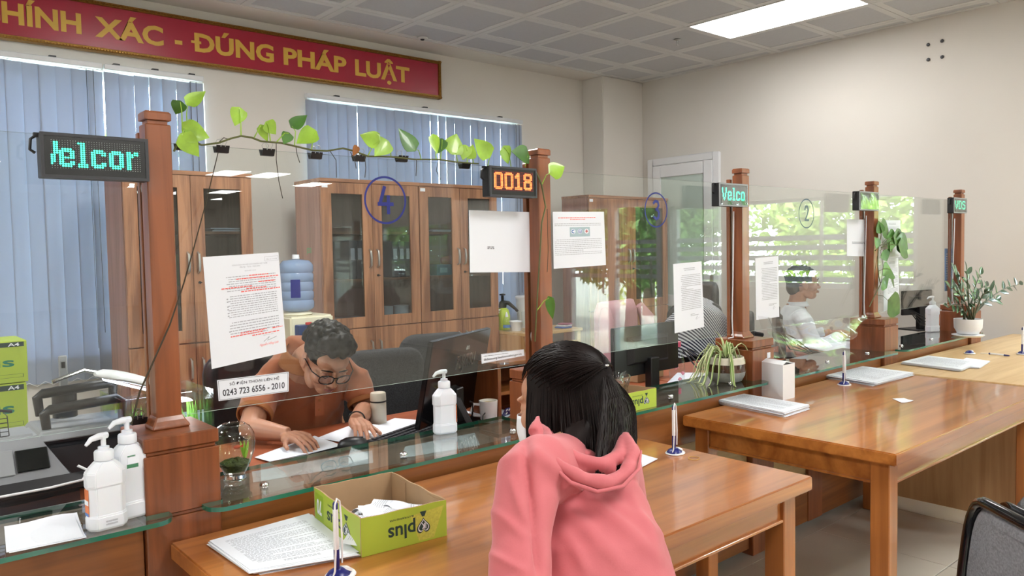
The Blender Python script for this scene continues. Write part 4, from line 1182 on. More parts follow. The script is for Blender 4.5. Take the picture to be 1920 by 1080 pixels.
# ------------------------------------------------------------ lime green paper cartons
def heart(b, P, uc, vc, ru, rv, off, k=1.0, flip=True):
    n = 28; pts = []
    for i in range(n):
        a = 2*PI*i/n; x = 16*math.sin(a)**3; y = 13*math.cos(a)-5*math.cos(2*a)-2*math.cos(3*a)-math.cos(4*a)
        pts.append((uc+x/17*ru*k*(-1 if flip else 1), vc+(y+2)/15*rv*k*(-1 if flip else 1)))
    b.add([P(u, v)+off for u, v in pts], [tuple(range(n))])
def carton_print(t, P, off, flip=True, small=True):
    """the trade mark on the carton's side: heart badge, word and small line, upside down as the carton stands"""
    b1, b2, b3 = B(), B(), B()
    s_ = (lambda u: 1-u) if not flip else (lambda u: u)
    f = lambda a, c: (min(s_(a), s_(c)), max(s_(a), s_(c)))
    g = (lambda v: v) if flip else (lambda v: 1-v)
    h = lambda a, c: (min(g(a), g(c)), max(g(a), g(c)))
    u0, u1 = f(.30, .62); v0, v1 = h(.22, .72)
    decal(b1, P, 'plus', u0, u1, v0, v1, off, .02, flip=flip)
    heart(b1, P, s_(.715), g(.46), .085, .22, off, 1, flip)
    heart(b2, P, s_(.715), g(.46), .085, .22, off*2, .82, flip)
    heart(b3, P, s_(.715), g(.46), .085, .22, off*3, .68, flip)
    bk = B(); u0, u1 = f(.69, .745); v0, v1 = h(.36, .52)
    decal(bk, P, 'IK', u0, u1, v0, v1, off*4, .03, flip=flip)
    # little crown above the heart
    b1.add([P(s_(a), g(c))+off for a, c in ((.70, .70), (.73, .70), (.755, .84), (.675, .84))], [(0, 1, 2, 3)])
    if small:
        u0, u1 = f(.32, .60); v0, v1 = h(.75, .80); decal(b1, P, 'MULTI PURPOSE PAPER', u0, u1, v0, v1, off, .01, flip=flip)
    mk('brand_print', b1, M['ink_g'], t, smooth=0, label='dark green printed lettering'); mk('heart_outline', b2, M['paper'], t, smooth=0)
    mk('heart_badge', b3, M['ink_g'], t, smooth=0); mk('badge_letters', bk, M['paper'], t, smooth=0)
def tray(name, lab, p0, e1, e2, h, group, dark=True):
    """open carton tray; e1 the long front side, e2 towards the back"""
    t = thing(name, lab, 'carton', p0, group=group)
    k = .004
    n1, n2 = e1.normalized(), e2.normalized()
    def side(a, c, inn, nm, wob):
        # outer lime skin and inner brown board, uneven torn top edge
        N = 14
        bo, bi = B(), B()
        vs = []; 
        top = [h*(1+wob*math.sin(5*i/N*3.1+1)*.5) for i in range(N+1)]
        for q, zf in ((0, 0), (0, 1), (k, 1), (k, 0)):
            for i in range(N+1):
                p = a+(c-a)*(i/N)+inn*q; vs.append((p.x, p.y, top[i]*zf+.0005))
        m_ = N+1
        bo.k = 0; bo.add(vs, [(i, i+1, m_+i+1, m_+i) for i in range(N)])
        bo.k = 1; bo.add(vs, [(m_+i, m_+i+1, 2*m_+i+1, 2*m_+i) for i in range(N)]+[(2*m_+i, 2*m_+i+1, 3*m_+i+1, 3*m_+i) for i in range(N)]+[(3*m_+i, 3*m_+i+1, i+1, i) for i in range(N)]+[(0, m_, 2*m_, 3*m_), (N, m_+N, 2*m_+N, 3*m_+N)])
        mk(nm, bo, [M['lime'], M['card']], t, smooth=0)
    o = Vector((0, 0, 0))
    side(o, e1, n2, 'side_wall', .02); side(e2, e1+e2, -n2, 'side_wall', .015)
    side(n2*k, e2-n2*k, n1, 'side_wall', .03); side(e1+n2*k, e1+e2-n2*k, -n1, 'side_wall', .03)
    b = B(); b.loft([[(p.x, p.y, z) for p in (n1*k+n2*k, e1-n1*k+n2*k, e1+e2-n1*k-n2*k, e2+n1*k-n2*k)] for z in (.0006, .004)])
    mk('bottom', b, M['card'], t, smooth=0)
    for (a, c, inn) in ((n2*k, e2-n2*k, n1), (e1+n2*k, e1+e2-n2*k, -n1)):
        b = B()
        A, Cc = a+inn*(k+.0005), c+inn*(k+.0005)
        for (s0, s1) in ((.02, .3), (.7, .98)):
            b = B(); pa, pb = A+(Cc-A)*s0, A+(Cc-A)*s1
            b.loft([[(q.x, q.y, z) for q in (pa, pb, pb+inn*.002, pa+inn*.002)] for z in (.01, h*.93)])
            mk('inner_flap', b, M['card'], t, smooth=0)
    return t
z_ = ZT
f0, f1 = at(678, 1046, z=z_), at(840, 1004, z=z_)
bl = at(597, 945, z=z_)
e1 = f1-f0; e2 = (bl-f0)
e1 = e1.normalized()*.222; e2 = (e2-e1.normalized()*e2.dot(e1.normalized())*.9).normalized()*.30
hh = at(678, 975, x=f0.x).z-ZT
t = tray('paper_carton', 'lime-green paper carton cut open, full of white receipts, on the front table', f0, e1, e2, hh, 'lime-green printed cartons')
Z3 = Vector((0, 0, 1))
off = -e2.normalized()*.0004
carton_print(t, lambda u, v: e1*u+Z3*(hh*v), off)
b = B(); P = lambda u, v: e1*u+Z3*(hh*v)
b.add([P(u, v)+off*.5 for u, v in ((.66, .06), (.84, .06), (.97, .88), (.56, .78))], [(0, 1, 2, 3)])
mk('pattern_patch', b, mat('carton_patch', (196, 196, 84), .55, var=.12, scale=220), t, smooth=0, label='pale dotted patch')
off1 = -e1.normalized()*.0004
carton_print(t, lambda u, v: e2*(1-u)+Z3*(hh*v), off1, small=True)
b = B(); P = lambda u, v: e2*(1-u)+Z3*(hh*v)
b.add([P(u, v)+off1 for u, v in ((.03, .15), (.22, .15), (.22, .9), (.03, .9))], [(0, 1, 2, 3)]); mk('gsm_patch', b, M['lime_d'], t, smooth=0)
b = B(); decal(b, P, '70', .07, .18, .3, .75, off1*2, .03, flip=True); mk('gsm_print', b, M['paper'], t, smooth=0)
# receipts
rnd = random.Random(17)
RC = [(.15, .22, .5, 0.045), (.32, .30, 1.3, .048), (.50, .28, .2, .05), (.30, .45, 2.0, .052), (.55, .52, .8, .055), (.68, .36, 1.9, .052), (.45, .62, 1.1, .03), (.25, .65, .3, .02), (.72, .60, 2.4, .03), (.60, .20, 2.6, .042), (.82, .25, .9, .045)]
RL = ['printed receipt lying low at the front left of the carton', 'curled blank receipt in the front middle of the carton', 'printed receipt with rows of type in the front centre of the carton', 'long receipt slanting across the middle of the carton', 'tall folded receipt sticking up in the middle of the carton',
 'creased receipt leaning to the right of the middle in the carton', 'printed receipt half buried at the back of the heap', 'receipt at the back left corner of the carton', 'receipt at the back right of the heap in the carton', 'receipt against the front wall of the carton, right of centre', 'wide white receipt at the front right corner of the carton']
for k, (u, v, a, z) in enumerate(RC):
    c = f0+e1*u+e2*v; w, l = rnd.uniform(.048, .06), rnd.uniform(.075, .11)
    ca, sa = math.cos(a), math.sin(a)
    w = min(w, .05)
    o = thing('receipt', RL[k], 'receipt', (c.x, c.y, ZT+z*.9), group='loose receipts in the lime-green carton')
    tilt = rnd.uniform(-.45, .45)
    Lq = [Vector((x*ca-y*sa, x*sa+y*ca, x*tilt)) for x, y in ((-l/2, -w/2), (l/2, -w/2), (l/2, w/2), (-l/2, w/2))]
    cv = rnd.uniform(.01, .02); ph_ = rnd.uniform(0, 3)
    fnw = lambda u_, v_: cv*math.sin(PI*u_)*1.0+.005*math.sin(9*u_+ph_)*v_
    mk('sheet', B().sheet(Lq, .0004, 8, 3, fnw), M['paper'], o, smooth=60)
    P = bil(Lq); n_ = (Lq[1]-Lq[0]).cross(Lq[3]-Lq[0]).normalized(); b = B()
    if k % 2 == 0:
        body_lines(b, P, .1, .9, .85, .15, 6, n_*.0008, rnd, .3, fn=lambda u_, v_: n_*fnw(u_, v_))
        mk('print', b, M['print_l'], o, smooth=0)

# smaller carton with a clear bag on the ledge
g0, g1, g2 = at(1163, 777, z=ZL), at(1231, 762, z=ZL), at(1134, 770, z=ZL)
e1b = g1-g0; e2b = (g2-g0); e2b = e2b.normalized()*.19
e2b.x = -abs(e2b.y)*.15
hb = at(1163, 741, x=g0.x).z-ZL
t = tray('paper_carton', 'smaller lime-green carton with a clear plastic bag in it, on the glass ledge', Vector((g0.x, g0.y, ZL+.0)), e1b, e2b, hb, 'lime-green printed cartons')
carton_print(t, lambda u, v: e1b*u+Z3*(hb*v), -e2b.normalized()*.0004)
carton_print(t, lambda u, v: e2b*(1-u)+Z3*(hb*v), -e1b.normalized()*.0004, small=False)
o = thing('plastic_bag', 'crumpled clear plastic bag sticking out of the smaller green carton', 'bag', Vector((g0.x, g0.y, ZL+.02))+e1b*.45+e2b*.5)
b = B(); rnd = random.Random(4)
def bagf(u, v):
    a = 2*PI*u; r = (.035+.02*v)*(1+.25*math.sin(5*a+3*v)+.12*math.sin(11*a-4*v))
    return Vector((r*math.cos(a)*1.1, r*math.sin(a)*.9, .02+.085*v+.012*math.sin(3*a)*v))
b.grid(bagf, 40, 8); mk('bag_film', b, M['film'], o, smooth=80)
mk('bag_corner', B().sheet([(-.03, 0, .06), (.05, .0, .07), (.07, .01, .115), (.0, .0, .09)], .0004, 6, 4, lambda u, v: .006*math.sin(9*u+5*v)), M['film'], o, smooth=60)

# ------------------------------------------------------------ sanitizer bottles
M['bottle'] = mat('bottle_white', (226, 230, 238), 0.32, var=.01, spec=.5, sss=.05)
M['orange'] = mat('label_orange', (222, 124, 72), .5, var=.18, scale=30)
M['label_b'] = mat('label_blue', (76, 122, 190), .5)
M['label_g'] = mat('label_green', (70, 130, 96), .5)
def sanitizer(loc, rot, lab, H=.128, w=.082, d=.05, style=0, nozzle=PI, sc=1.0):
    t = thing('sanitizer_bottle', lab, 'bottle', loc, rot, group='white pump sanitizer bottles')
    t.scale = (sc, sc, sc)
    def rr(w_, d_, z, c):
        x, y = w_/2, d_/2
        return [(-x+c, -y, z), (x-c, -y, z), (x, -y+c, z), (x, y-c, z), (x-c, y, z), (-x+c, y, z), (-x, y-c, z), (-x, -y+c, z)]
    sh = H
    b = B(); R_ = [rr(w-.006, d-.006, 0, .012), rr(w, d, .006, .014), rr(w, d, sh*.24, .014), rr(w-.004, d-.004, sh*.26, .014), rr(w-.004, d-.004, sh*.74, .014), rr(w, d, sh*.77, .014), rr(w, d, sh, .014), rr(w*.80, d*.86, sh+.012, .014), rr(.040, .036, sh+.024, .010)]
    b.loft(R_); mk('body', b, M['bottle'], t, smooth=25, bevel=.0015, seg=2)
    b = B().lathe([(.0165, sh+.024), (.0165, sh+.026), (.0205, sh+.026), (.0205, sh+.044), (.0185, sh+.047), (.012, sh+.048), (.012, sh+.055), (.001, sh+.056)], n=20); mk('neck_cap', b, M['bottle'], t, smooth=35)
    z = sh+.056
    b = B().lathe([(.0055, z), (.0055, z+.018), (.0085, z+.018), (.0085, z+.026), (.001, z+.027)], n=14)
    n_ = Vector((math.cos(nozzle), math.sin(nozzle), 0))
    b.tube([Vector((0, 0, z+.023))-n_*.009, Vector((0, 0, z+.024))+n_*.01, Vector((0, 0, z+.021))+n_*.030, Vector((0, 0, z+.010))+n_*.043], [.0075, .0075, .006, .0035], 10)
    mk('pump_head', b, M['bottle'], t, smooth=45)
    if style == 0:
        b = B().box(-w/2+.003, -w/2+.022, -d/2+.0012, -d/2+.0022, sh*.27, sh*.73)
        b = B(); x = -w/2+.0014
        b.box(x-.0003, x+.0005, -d/2+.014, d/2-.014, sh*.27, sh*.73)
        mk('label', b, M['orange'], t, smooth=0, label='orange label')
        b = B().box(x-.0008, x-.0003, -d/2+.014, d/2-.014, sh*.46, sh*.54); mk('label_band', b, M['paper'], t, smooth=0)
        b = B().box(x-.0008, x-.0003, -d/2+.014, d/2-.014, sh*.27, sh*.32); mk('label_band', b, M['label_b'], t, smooth=0, label='blue label band')
        b = B(); body_lines(b, lambda u, v: Vector((-.01+.025*u, -d/2-.0002, sh*(.08+.1*v))), 0, 1, 1, 0, 2, Vector((0, -.0002, 0)), random.Random(2), .6); mk('print', b, M['print_l'], t, smooth=0)
    elif style == 1:
        b = B().box(-.012, .014, -d/2-.0006, -d/2-.0001, sh*.86, sh*.98); mk('label', b, M['paper'], t, smooth=0)
        b = B().box(-.014, .012, -d/2-.0006, -d/2-.0001, sh*.80, sh*.86).box(-.012, .006, -d/2-.0006, -d/2-.0001, sh*.97, sh*.995); mk('label_band', b, M['label_g'], t, smooth=0, label='green label band')
    else:
        b = B(); x = w/2-.0014
        b.box(x-.0005, x+.0003, -d/2+.012, d/2-.012, sh*.27, sh*.73); mk('label', b, M['orange'], t, smooth=0, label='orange label')
        b = B().box(x+.0004, x+.0009, -d/2+.012, d/2-.012, sh*.27, sh*.36); mk('label_band', b, M['grey'], t, smooth=0)
    return t
p = at(203, 990, z=ZL); sanitizer((p.x, p.y+.01, ZL), .1, 'front-left white pump bottle with an orange side label, on the left ledge', H=.130, w=.083, nozzle=PI+.3, sc=1.0)
p = at(246, 972, z=ZL); sanitizer((p.x+.004, p.y+.02, ZL), .15, 'taller white pump bottle with a green label, touching the pedestal on the left ledge', H=.150, w=.085, style=1, nozzle=PI+.1)
p = at(838, 812, z=ZL); sanitizer((p.x, p.y+.01, ZL), -.25, 'white pump bottle with orange label in front of the black monitor', H=.128, w=.080, style=2, nozzle=PI+.2)
p = at(1774, 622, z=ZL); sanitizer((p.x-.06, 2.14, ZL), -.5, 'faint white sanitizer bottle behind the last glass screen', H=.16, w=.095, style=2)

# ------------------------------------------------------------ pens on stands
M['navy'] = mat('navy_plastic', (24, 30, 110), .3)
def pen_stand(loc, rot, lab, pen=True):
    t = thing('pen_stand', lab, 'pen stand', loc, rot, group='blue-and-white pen stands')
    b = B().lathe([(.030, 0), (.032, .002), (.030, .005), (.022, .007)], n=28, sx=1.15); mk('base', b, M['white'], t, smooth=40)
    b = B().lathe([(.025, .0065), (.020, .014), (.010, .020), (.001, .021)], (-.006, 0, 0), n=24, sx=1.1); mk('dome', b, M['navy'], t, smooth=50)
    b = B(); b.M = T((.012, -.006, .012)) @ RY(.5); b.lathe([(.014, -.002), (.013, .004), (.001, .007)], n=20); mk('badge', b, M['white'], t, smooth=50)
    if pen:
        b = B().lathe([(.0062, .018), (.0062, .062)], (-.010, 0, 0), n=14).lathe([(.0055, .148), (.0055, .160), (.003, .164), (.001, .164)], (-.010, 0, 0), n=14); mk('pen_grip', b, M['navy'], t, smooth=40)
        b = B().lathe([(.0058, .062), (.0058, .148)], (-.010, 0, 0), n=14); mk('pen_barrel', b, M['white'], t, smooth=40)
        pts = [(-.030, -.004, .006), (-.024, -.006, .02), (-.020, -.006, .06), (-.019, -.005, .12), (-.016, -.004, .158), (-.008, -.003, .170), (.001, -.003, .162), (.003, -.004, .13), (.002, -.006, .08), (.000, -.006, .03)]
        mk('cord', B().tube(pts, .0022, 6), M['white'], t)
    return t
p = at(629, 1078, z=ZT); pen_stand((p.x+.005, p.y-.012, ZT), .4, 'upright pen on a blue-and-white stand, nearest, at the bottom edge in front of the carton')
p = at(1266, 850, z=ZT); pen_stand((p.x, p.y, ZT), .2, 'upright pen on a blue-and-white stand near the end of the front table')
p = at(1583, 722, z=ZT); pen_stand((p.x, p.y, ZT), .2, 'upright pen on a blue-and-white stand on the middle table')
p = at(1818, 663, z=ZT); pen_stand((p.x, p.y, ZT), .2, 'empty blue-and-white pen stand on the pale desk', pen=False)
p = at(1917, 664, z=ZT); pen_stand((p.x, p.y, ZT), .2, 'upright pen on a stand cut off by the right edge of the view')
a, c = at(1838, 663, z=ZT), at(1894, 669, z=ZT)
t = thing('pen', 'loose white pen with a navy tip lying on the pale desk', 'pen', (a.x, a.y, ZT+.006))
v = c-a; v.z = 0
mk('barrel', B().tube([v*.35, v*.8], .0055, 10), M['white'], t); mk('tip', B().tube([v*.8, v*.95, v], [.0056, .004, .001], 10), M['navy'], t); mk('cap_end', B().tube([v*.3, v*.35], .0056, 10), M['navy'], t)
mk('cord', B().tube([(0, 0, -.003), v*.12+Vector((.01, .01, -.003)), v*.3], .002, 6), M['white'], t)

# ------------------------------------------------------------ plants
def leaf_mesh(b, base, tip, wd, nrm, kind='heart', cup=.15, droop=.1, nu=8):
    base, tip = Vector(base), Vector(tip)
    L = tip-base; ln = L.length; e = L.normalized()
    n = (Vector(nrm)-e*Vector(nrm).dot(e)).normalized(); s_ = e.cross(n)
    def prof(t):
        if kind == 'heart': return (max(0, math.sin(PI*min(1, (t*.93+.07))**.62)))**.8*(1-t**3*.35)
        if kind == 'oval': return max(0, math.sin(PI*t**.8))**.75
        return max(.02, (1-t)**.55*min(1, .35+t*6))
    rows = []
    for i in range(nu+1):
        t = i/nu; w = wd/2*prof(t) if 0 < t < 1 else wd*.01
        c = base+L*t - n*(droop*ln*t*t)
        bk = e*(-.10*ln*(1-t)**4) if kind == 'heart' else Vector((0, 0, 0))
        rows.append([c-s_*w+n*cup*w+bk, c-s_*w*.5+n*cup*w*.3+bk*.7, c, c+s_*w*.5+n*cup*w*.3+bk*.7, c+s_*w+n*cup*w+bk])
    # two skins for real thickness
    vs = [p for r in rows for p in r]+[p-n*.0007 for r in rows for p in r]
    K = 5*(nu+1); fs = []
    for i in range(nu):
        for j in range(4):
            q = (i*5+j, i*5+j+1, (i+1)*5+j+1, (i+1)*5+j); fs.append(q); fs.append(tuple(k+K for k in reversed(q)))
    rim = [i*5 for i in range(nu+1)]+[nu*5+j for j in range(1, 5)]+[i*5+4 for i in range(nu-1, -1, -1)]+[j for j in range(3, 0, -1)]
    for i in range(len(rim)):
        a, c = rim[i], rim[(i+1) % len(rim)]; fs.append((a, c, c+K, a+K))
    b.add(vs, fs)
VY = YG-.012
def vine_thing(name, lab, cat, path, leaves, roots, y, org, lm, stemr=.0028, rnd_=3):
    rnd = random.Random(rnd_)
    o0 = at(*org, y=y)
    t = thing(name, lab, cat, o0)
    f = lambda p, dy=0: at(p[0], p[1], y=y+(p[2] if len(p) > 2 else 0)+dy)-o0
    mk('stem', B().tube([f(p) for p in path], stemr, 6), M['vine'], t)
    for (bp_, tp, wpx, sx) in leaves:
        a = f(bp_, rnd.uniform(-.02, .0)); c = f(tp, rnd.uniform(-.03, .01))
        sc_ = (f(bp_)-f((bp_[0]+10, bp_[1])+tuple(bp_[2:]))).length/10
        wpx *= 1.12; b = B(); nrm = Vector((rnd.uniform(-.5, .1), -1, rnd.uniform(-.1, .4)))
        leaf_mesh(b, a, c, wpx*sc_, nrm, 'heart', .12, .05)
        mk('leaf', b, lm if rnd.random() < .85 else M['ivy2'], t, smooth=60)
        if sx:
            s0 = f(sx); mid = (a+s0)/2+Vector((rnd.uniform(-.005, .005), -.006, .012))
            mk('leaf_stalk', B().tube([s0, mid, a], [.0018, .0014, .0011], 5), M['ivy'] if lm == M['ivy'] else M['vine'], t)
    for r_ in roots: mk('root', B().tube([f(p) for p in r_], .0011, 5), M['root'], t)
    return t
vp = [(326, 284), (336, 262), (345, 248), (358, 262), (378, 272), (410, 268), (432, 260), (452, 255), (472, 258), (490, 265), (527, 268), (557, 275), (587, 282), (613, 283), (643, 278), (663, 283), (690, 293), (733, 294), (778, 299), (823, 299), (856, 304), (897, 307)]
vl = [((352, 194), (386, 170), 25, (352, 255)), ((338, 191), (329, 215), 26, (342, 246)), ((345, 242), (393, 258), 40, (345, 250)), ((341, 254), (374, 294), 36, (346, 252)),
      ((344, 238), (360, 227), 14, None), ((449, 204), (441, 236), 29, (452, 254)), ((489, 236), (502, 266), 17, (476, 259)), ((500, 230), (518, 252), 24, (507, 264)), ((541, 250), (532, 270), 20, (519, 266)),
      ((548, 237), (576, 215), 22, (552, 273)), ((590, 247), (556, 268), 30, (584, 281)), ((709, 266), (675, 252), 26, (690, 292)), ((726, 266), (703, 292), 28, (733, 293)), ((776, 280), (748, 240), 25, (790, 299)),
      ((812, 254), (820, 288), 15, (818, 298)), ((829, 262), (822, 288), 18, (826, 298)), ((847, 286), (857, 250), 30, (858, 303)), ((873, 274), (868, 300), 20, (876, 305)), ((880, 296), (887, 271), 17, (888, 306)), ((917, 292), (890, 260), 25, (914, 312)),
      ((945, 276), (954, 308), 19, (958, 312)), ((990, 292), (961, 283), 24, (985, 312))]
vr = [[(431, 262), (420, 258), (409, 268)], [(518, 268), (518, 300), (523, 340), (530, 372)], [(555, 276), (557, 290), (562, 305)], [(618, 282), (630, 300), (631, 333)], [(657, 285), (665, 300), (668, 316)], [(684, 294), (686, 315), (684, 333)], [(781, 300), (780, 330)], [(822, 300), (818, 320), (826, 337)]]
vine_thing('pothos_vine', 'green pothos vine with lime leaves trained along the top of the glass', 'plant', vp, vl, vr, VY, (610, 285), M['ivy'])
vp2 = [(1004, 320, -.035), (1010, 333, -.045), (1015.6, 347, -.045), (1023, 388, -.045), (1015.6, 418, -.045), (1014, 451, -.045), (1009, 529, -.045), (1006, 584, -.045), (1003, 640, -.02)]
vine_thing('pothos_vine', 'thin vine climbing down the second post with a yellow-green leaf at the top', 'plant', vp2,
           [((1032, 324, -.05), (1060, 311, -.05), 22, (1016, 346, -.045)), ((1029, 559, -.05), (1038, 600, -.05), 13, (1007, 582, -.045))], [[(1026, 392, -.04), (1027, 440, -.04), (1028, 470, -.04), (1026, 510, -.04)]], YP, (1004, 600), M['ivy'])
vp3 = [(1641, 470, -.01), (1647, 463, -.015), (1646, 480, -.02), (1646, 500, -.015), (1648, 520, -.01), (1651, 533, -.01), (1641, 552, -.012), (1630, 575, -.01)]
vl3 = [((1652, 424), (1671, 443), 15, (1650, 462)), ((1664, 446), (1682, 459), 17, (1650, 462)), ((1677, 443), (1698, 451), 13, (1651, 461)), ((1682, 450), (1706, 468), 15, (1652, 463)), ((1686, 460), (1706, 482), 14, (1652, 464)), ((1669, 456), (1673, 473), 12, (1652, 466)),
       ((1657, 471), (1664, 490), 12, (1650, 470)), ((1669, 505), (1657, 516), 14, (1648, 508)), ((1670, 519), (1679, 539), 11, (1650, 531)), ((1655, 526), (1664, 540), 15, (1650, 533)), ((1667, 565), (1690, 588), 19, (1640, 552)), ((1647, 462), (1641, 444), 9, None), ((1651, 436), (1648, 414), 9, (1648, 460))]
vine_thing('pothos_plant', 'dark green pothos hanging on the fourth post with long trailing leaves', 'plant', vp3, vl3, [[(1645, 480), (1640, 510), (1638, 545)], [(1651, 470), (1656, 500), (1652, 530)]], YP-.012, (1646, 470), M['ivy2'], .003, 8)
# the long dry tendril that crosses the first post
pt = [(409, 286), (385, 385), (362, 470), (345, 530), (318, 610), (300, 650), (282, 690), (262, 735), (246, 795)]
o0 = at(300, 650, y=YP-.012)
t = mk('dry_tendril', B().tube([at(*p, y=YP-.012 if i > 1 else YG) - o0 for i, p in enumerate(pt)], [.0012, .0014, .0016, .0018, .002, .0022, .0022, .0025, .0025], 6), M['root'], loc=o0)
tag(t, 'long thin brown tendril slanting across the first post to the pedestal', 'plant stem')
# binder clips
def clip(p, lab, y, grp='black binder clips on the glass'):
    q = at(*p, y=y)
    t = thing('binder_clip', lab, 'clip', (q.x, y, q.z), group=grp)
    b = B(); w = .0175
    b.loft([[(x, yy, z) for x in (-w, w) for yy, z in ()] for _ in ()]) if False else None
    poly = [(-.009, -.0095), (-.011, -.0095), (-.0025, .009), (.0105, .009), (.019, -.0095), (.017, -.0095), (.0095, .0075), (-.0015, .0075)]
    n = len(poly); vs = [(x, a+.0, -c) for x in (-w, w) for a, c in poly]
    b.add(vs, [tuple(range(n-1, -1, -1)), tuple(range(n, 2*n))]+[(i, (i+1) % n, n+(i+1) % n, n+i) for i in range(n)])
    mk('clip_body', b, M['black'], t, smooth=0)
    for s_, yy in ((1, -.010), (1, .018)):
        b = B(); b.tube([(-.006, yy, .006), (-.006, yy-.001, .012), (-.010, yy-.003, .020), (-.006, yy-.004, .027), (.0, yy-.004, .0285), (.006, yy-.004, .027), (.010, yy-.003, .020), (.006, yy-.001, .012), (.006, yy, .006)], .0009, 5)
        mk('wire_handle', b, M['steel'], t)
CP = [(343, 275, 'leftmost, under the big leaf'), (416, 280, 'second from the first post'), (502, 286, 'third from the first post'), (592, 292, 'above the middle cabinets'), (674, 297, 'next to the curled brown leaf'), (754, 298, 'above the ringed 4'), (872, 311, 'just left of the 0018 sign')]
for x, y_, n in CP: clip((x, y_), 'black binder clip on the top edge of the glass, '+n, YG+.021)
clip((261, 789), 'black binder clip hanging on the lower edge of the left glass beside the pedestal', YG+.021)
b = B(); leaf_mesh(b, (0, 0, 0), (-.012, -.01, -.03), .022, (0, -1, .2), 'oval', .6, .3)
q = at(668, 272, y=VY); tag(mk('withered_leaf', b, mat('dry_leaf', (150, 96, 52), .8, var=.2), smooth=60, loc=q), 'curled brown withered leaf on the vine above the glass', 'leaf')

# spider plant in a banded pot
q = at(1372, 716, z=ZL)
t = thing('spider_plant', 'spider plant with striped arching leaves in a round three-band pot on the ledge', 'potted plant', (q.x, q.y+.03, ZL))
R0 = .082
pot = [(.052, 0), (.070, .006), (.083, .03), (.085, .055), (.083, .085), (.078, .105), (.076, .118), (.070, .118), (.070, .104), (.001, .104)]
cream = mat('glaze_cream', (206, 200, 184), .4, var=.1, scale=25); brown_g = mat('glaze_dark', (70, 48, 36), .08, var=.4, scale=30, coat=.8); grey_s = mat('stone_grey', (136, 140, 136), .75, var=.1, scale=60, bump=.2)
mk('pot_base', B().lathe([(.001, 0), (.052, 0), (.070, .006), (.083, .03), (.085, .048)], n=36), grey_s, t, smooth=50, label='matt grey lower band')
mk('pot_band', B().lathe([(.0852, .048), (.086, .060), (.0845, .083)], n=36), brown_g, t, smooth=50, label='glossy dark brown band')
mk('pot_rim', B().lathe([(.0845, .083), (.080, .103), (.079, .112), (.076, .114), (.072, .108), (.071, .098), (.001, .097)], n=36), cream, t, smooth=50, label='cream glazed rim')
mk('soil', B().lathe([(.070, .094), (.05, .102), (.001, .106)], n=20), mat('soil', (70, 54, 40), .95, bump=.6), t)
rnd = random.Random(12)
strip_g = mat('spider_leaf', (122, 156, 78), .45, var=.15); strip_w = mat('spider_leaf_edge', (214, 222, 172), .45, var=.05)
def strap(t, pts, w, nm='leaf'):
    """a long leaf with pale margins"""
    pts = [Vector(p) for p in pts]; n = len(pts); b = B(); rows = []
    for i, p in enumerate(pts):
        e = (pts[min(i+1, n-1)]-pts[max(0, i-1)]).normalized()
        s_ = e.cross(Vector((0, 0, 1))); s_ = s_.normalized() if s_.length > .05 else Vector((1, 0, 0))
        up_ = s_.cross(e); ww = w/2*(1-(i/(n-1))**3*.92)*min(1, .6+i*.15)
        rows.append([p-s_*ww+up_*ww*.5, p-s_*ww*.55, p-up_*ww*.2, p+s_*ww*.55, p+s_*ww+up_*ww*.5])
    for j, k in ((0, 1), (1, 0), (2, 0), (3, 1)):
        b.k = k
        vs = [r[j] for r in rows]+[r[j+1] for r in rows]+[r[j]-Vector((0, 0, .0006)) for r in rows]+[r[j+1]-Vector((0, 0, .0006)) for r in rows]
        b.add(vs, [(i, i+1, n+i+1, n+i) for i in range(n-1)]+[(2*n+i, 3*n+i, 3*n+i+1, 2*n+i+1) for i in range(n-1)])
    return mk(nm, b, [strip_g, strip_w], t, smooth=60)
for k in range(30):
    if k < 19: a = rnd.uniform(PI*.70, PI*1.32); L = rnd.uniform(.16, .26)
    else: a = rnd.uniform(-.9, .5)+(0 if k < 26 else 2); L = rnd.uniform(.10, .20)
    if k in (3, 9): L *= .8
    H = rnd.uniform(.02, .07); dr = rnd.uniform(.12, .19) if k < 19 else rnd.uniform(.03, .12)
    ca, sa = math.cos(a), math.sin(a)
    pts = []
    for i in range(10):
        u = i/9; r = .012+L*(u**.8)*(.75 if u > .6 else .8)
        z = .105+H*math.sin(PI*min(1, u*1.5))-dr*max(0, u-.30)**1.3*1.6
        pts.append((r*ca, r*sa, max(z, .003 if r > .09 else .10)))
    strap(t, pts, rnd.uniform(.009, .014))
for a, L, h in ((1.2, .05, .13), (2.0, .04, .16), (.5, .04, .10), (2.7, .06, .11)):
    strap(t, [(.01*math.cos(a)+L*u*math.cos(a)*u, .01*math.sin(a)+L*u*u*math.sin(a), .105+h*math.sin(1.5*u)*.75) for u in [i/7 for i in range(8)]], .012)

# glossy-leaved pot plant at the far end
q = at(1815, 627, y=1.872)
q.y -= .06
t = thing('potted_plant', 'glossy dark-leaved plant in a white pot and saucer at the far end of the ledge', 'potted plant', (q.x, q.y+.06, ZL))
k_ = .95
mk('saucer', B().lathe([(.001, 0), (.085*k_, 0), (.098*k_, .008), (.100*k_, .012), (.09*k_, .013), (.001, .013)], n=32), M['white'], t, smooth=50)
mk('pot', B().lathe([(.05*k_, .0135), (.064*k_, .02), (.085*k_, .06*k_), (.088*k_, .12*k_), (.083*k_, .12*k_), (.080*k_, .108*k_), (.001, .107*k_)], n=32), M['white'], t, smooth=50)
mk('soil', B().lathe([(.079*k_, .1075*k_), (.04, .112*k_), (.001, .114*k_)], n=20), bpy.data.materials['soil'], t)
zz = mat('zz_leaf', (44, 70, 46), .2, var=.35, scale=14, coat=.4); zz_s = mat('zz_stem', (66, 70, 44), .5)
rnd = random.Random(31)
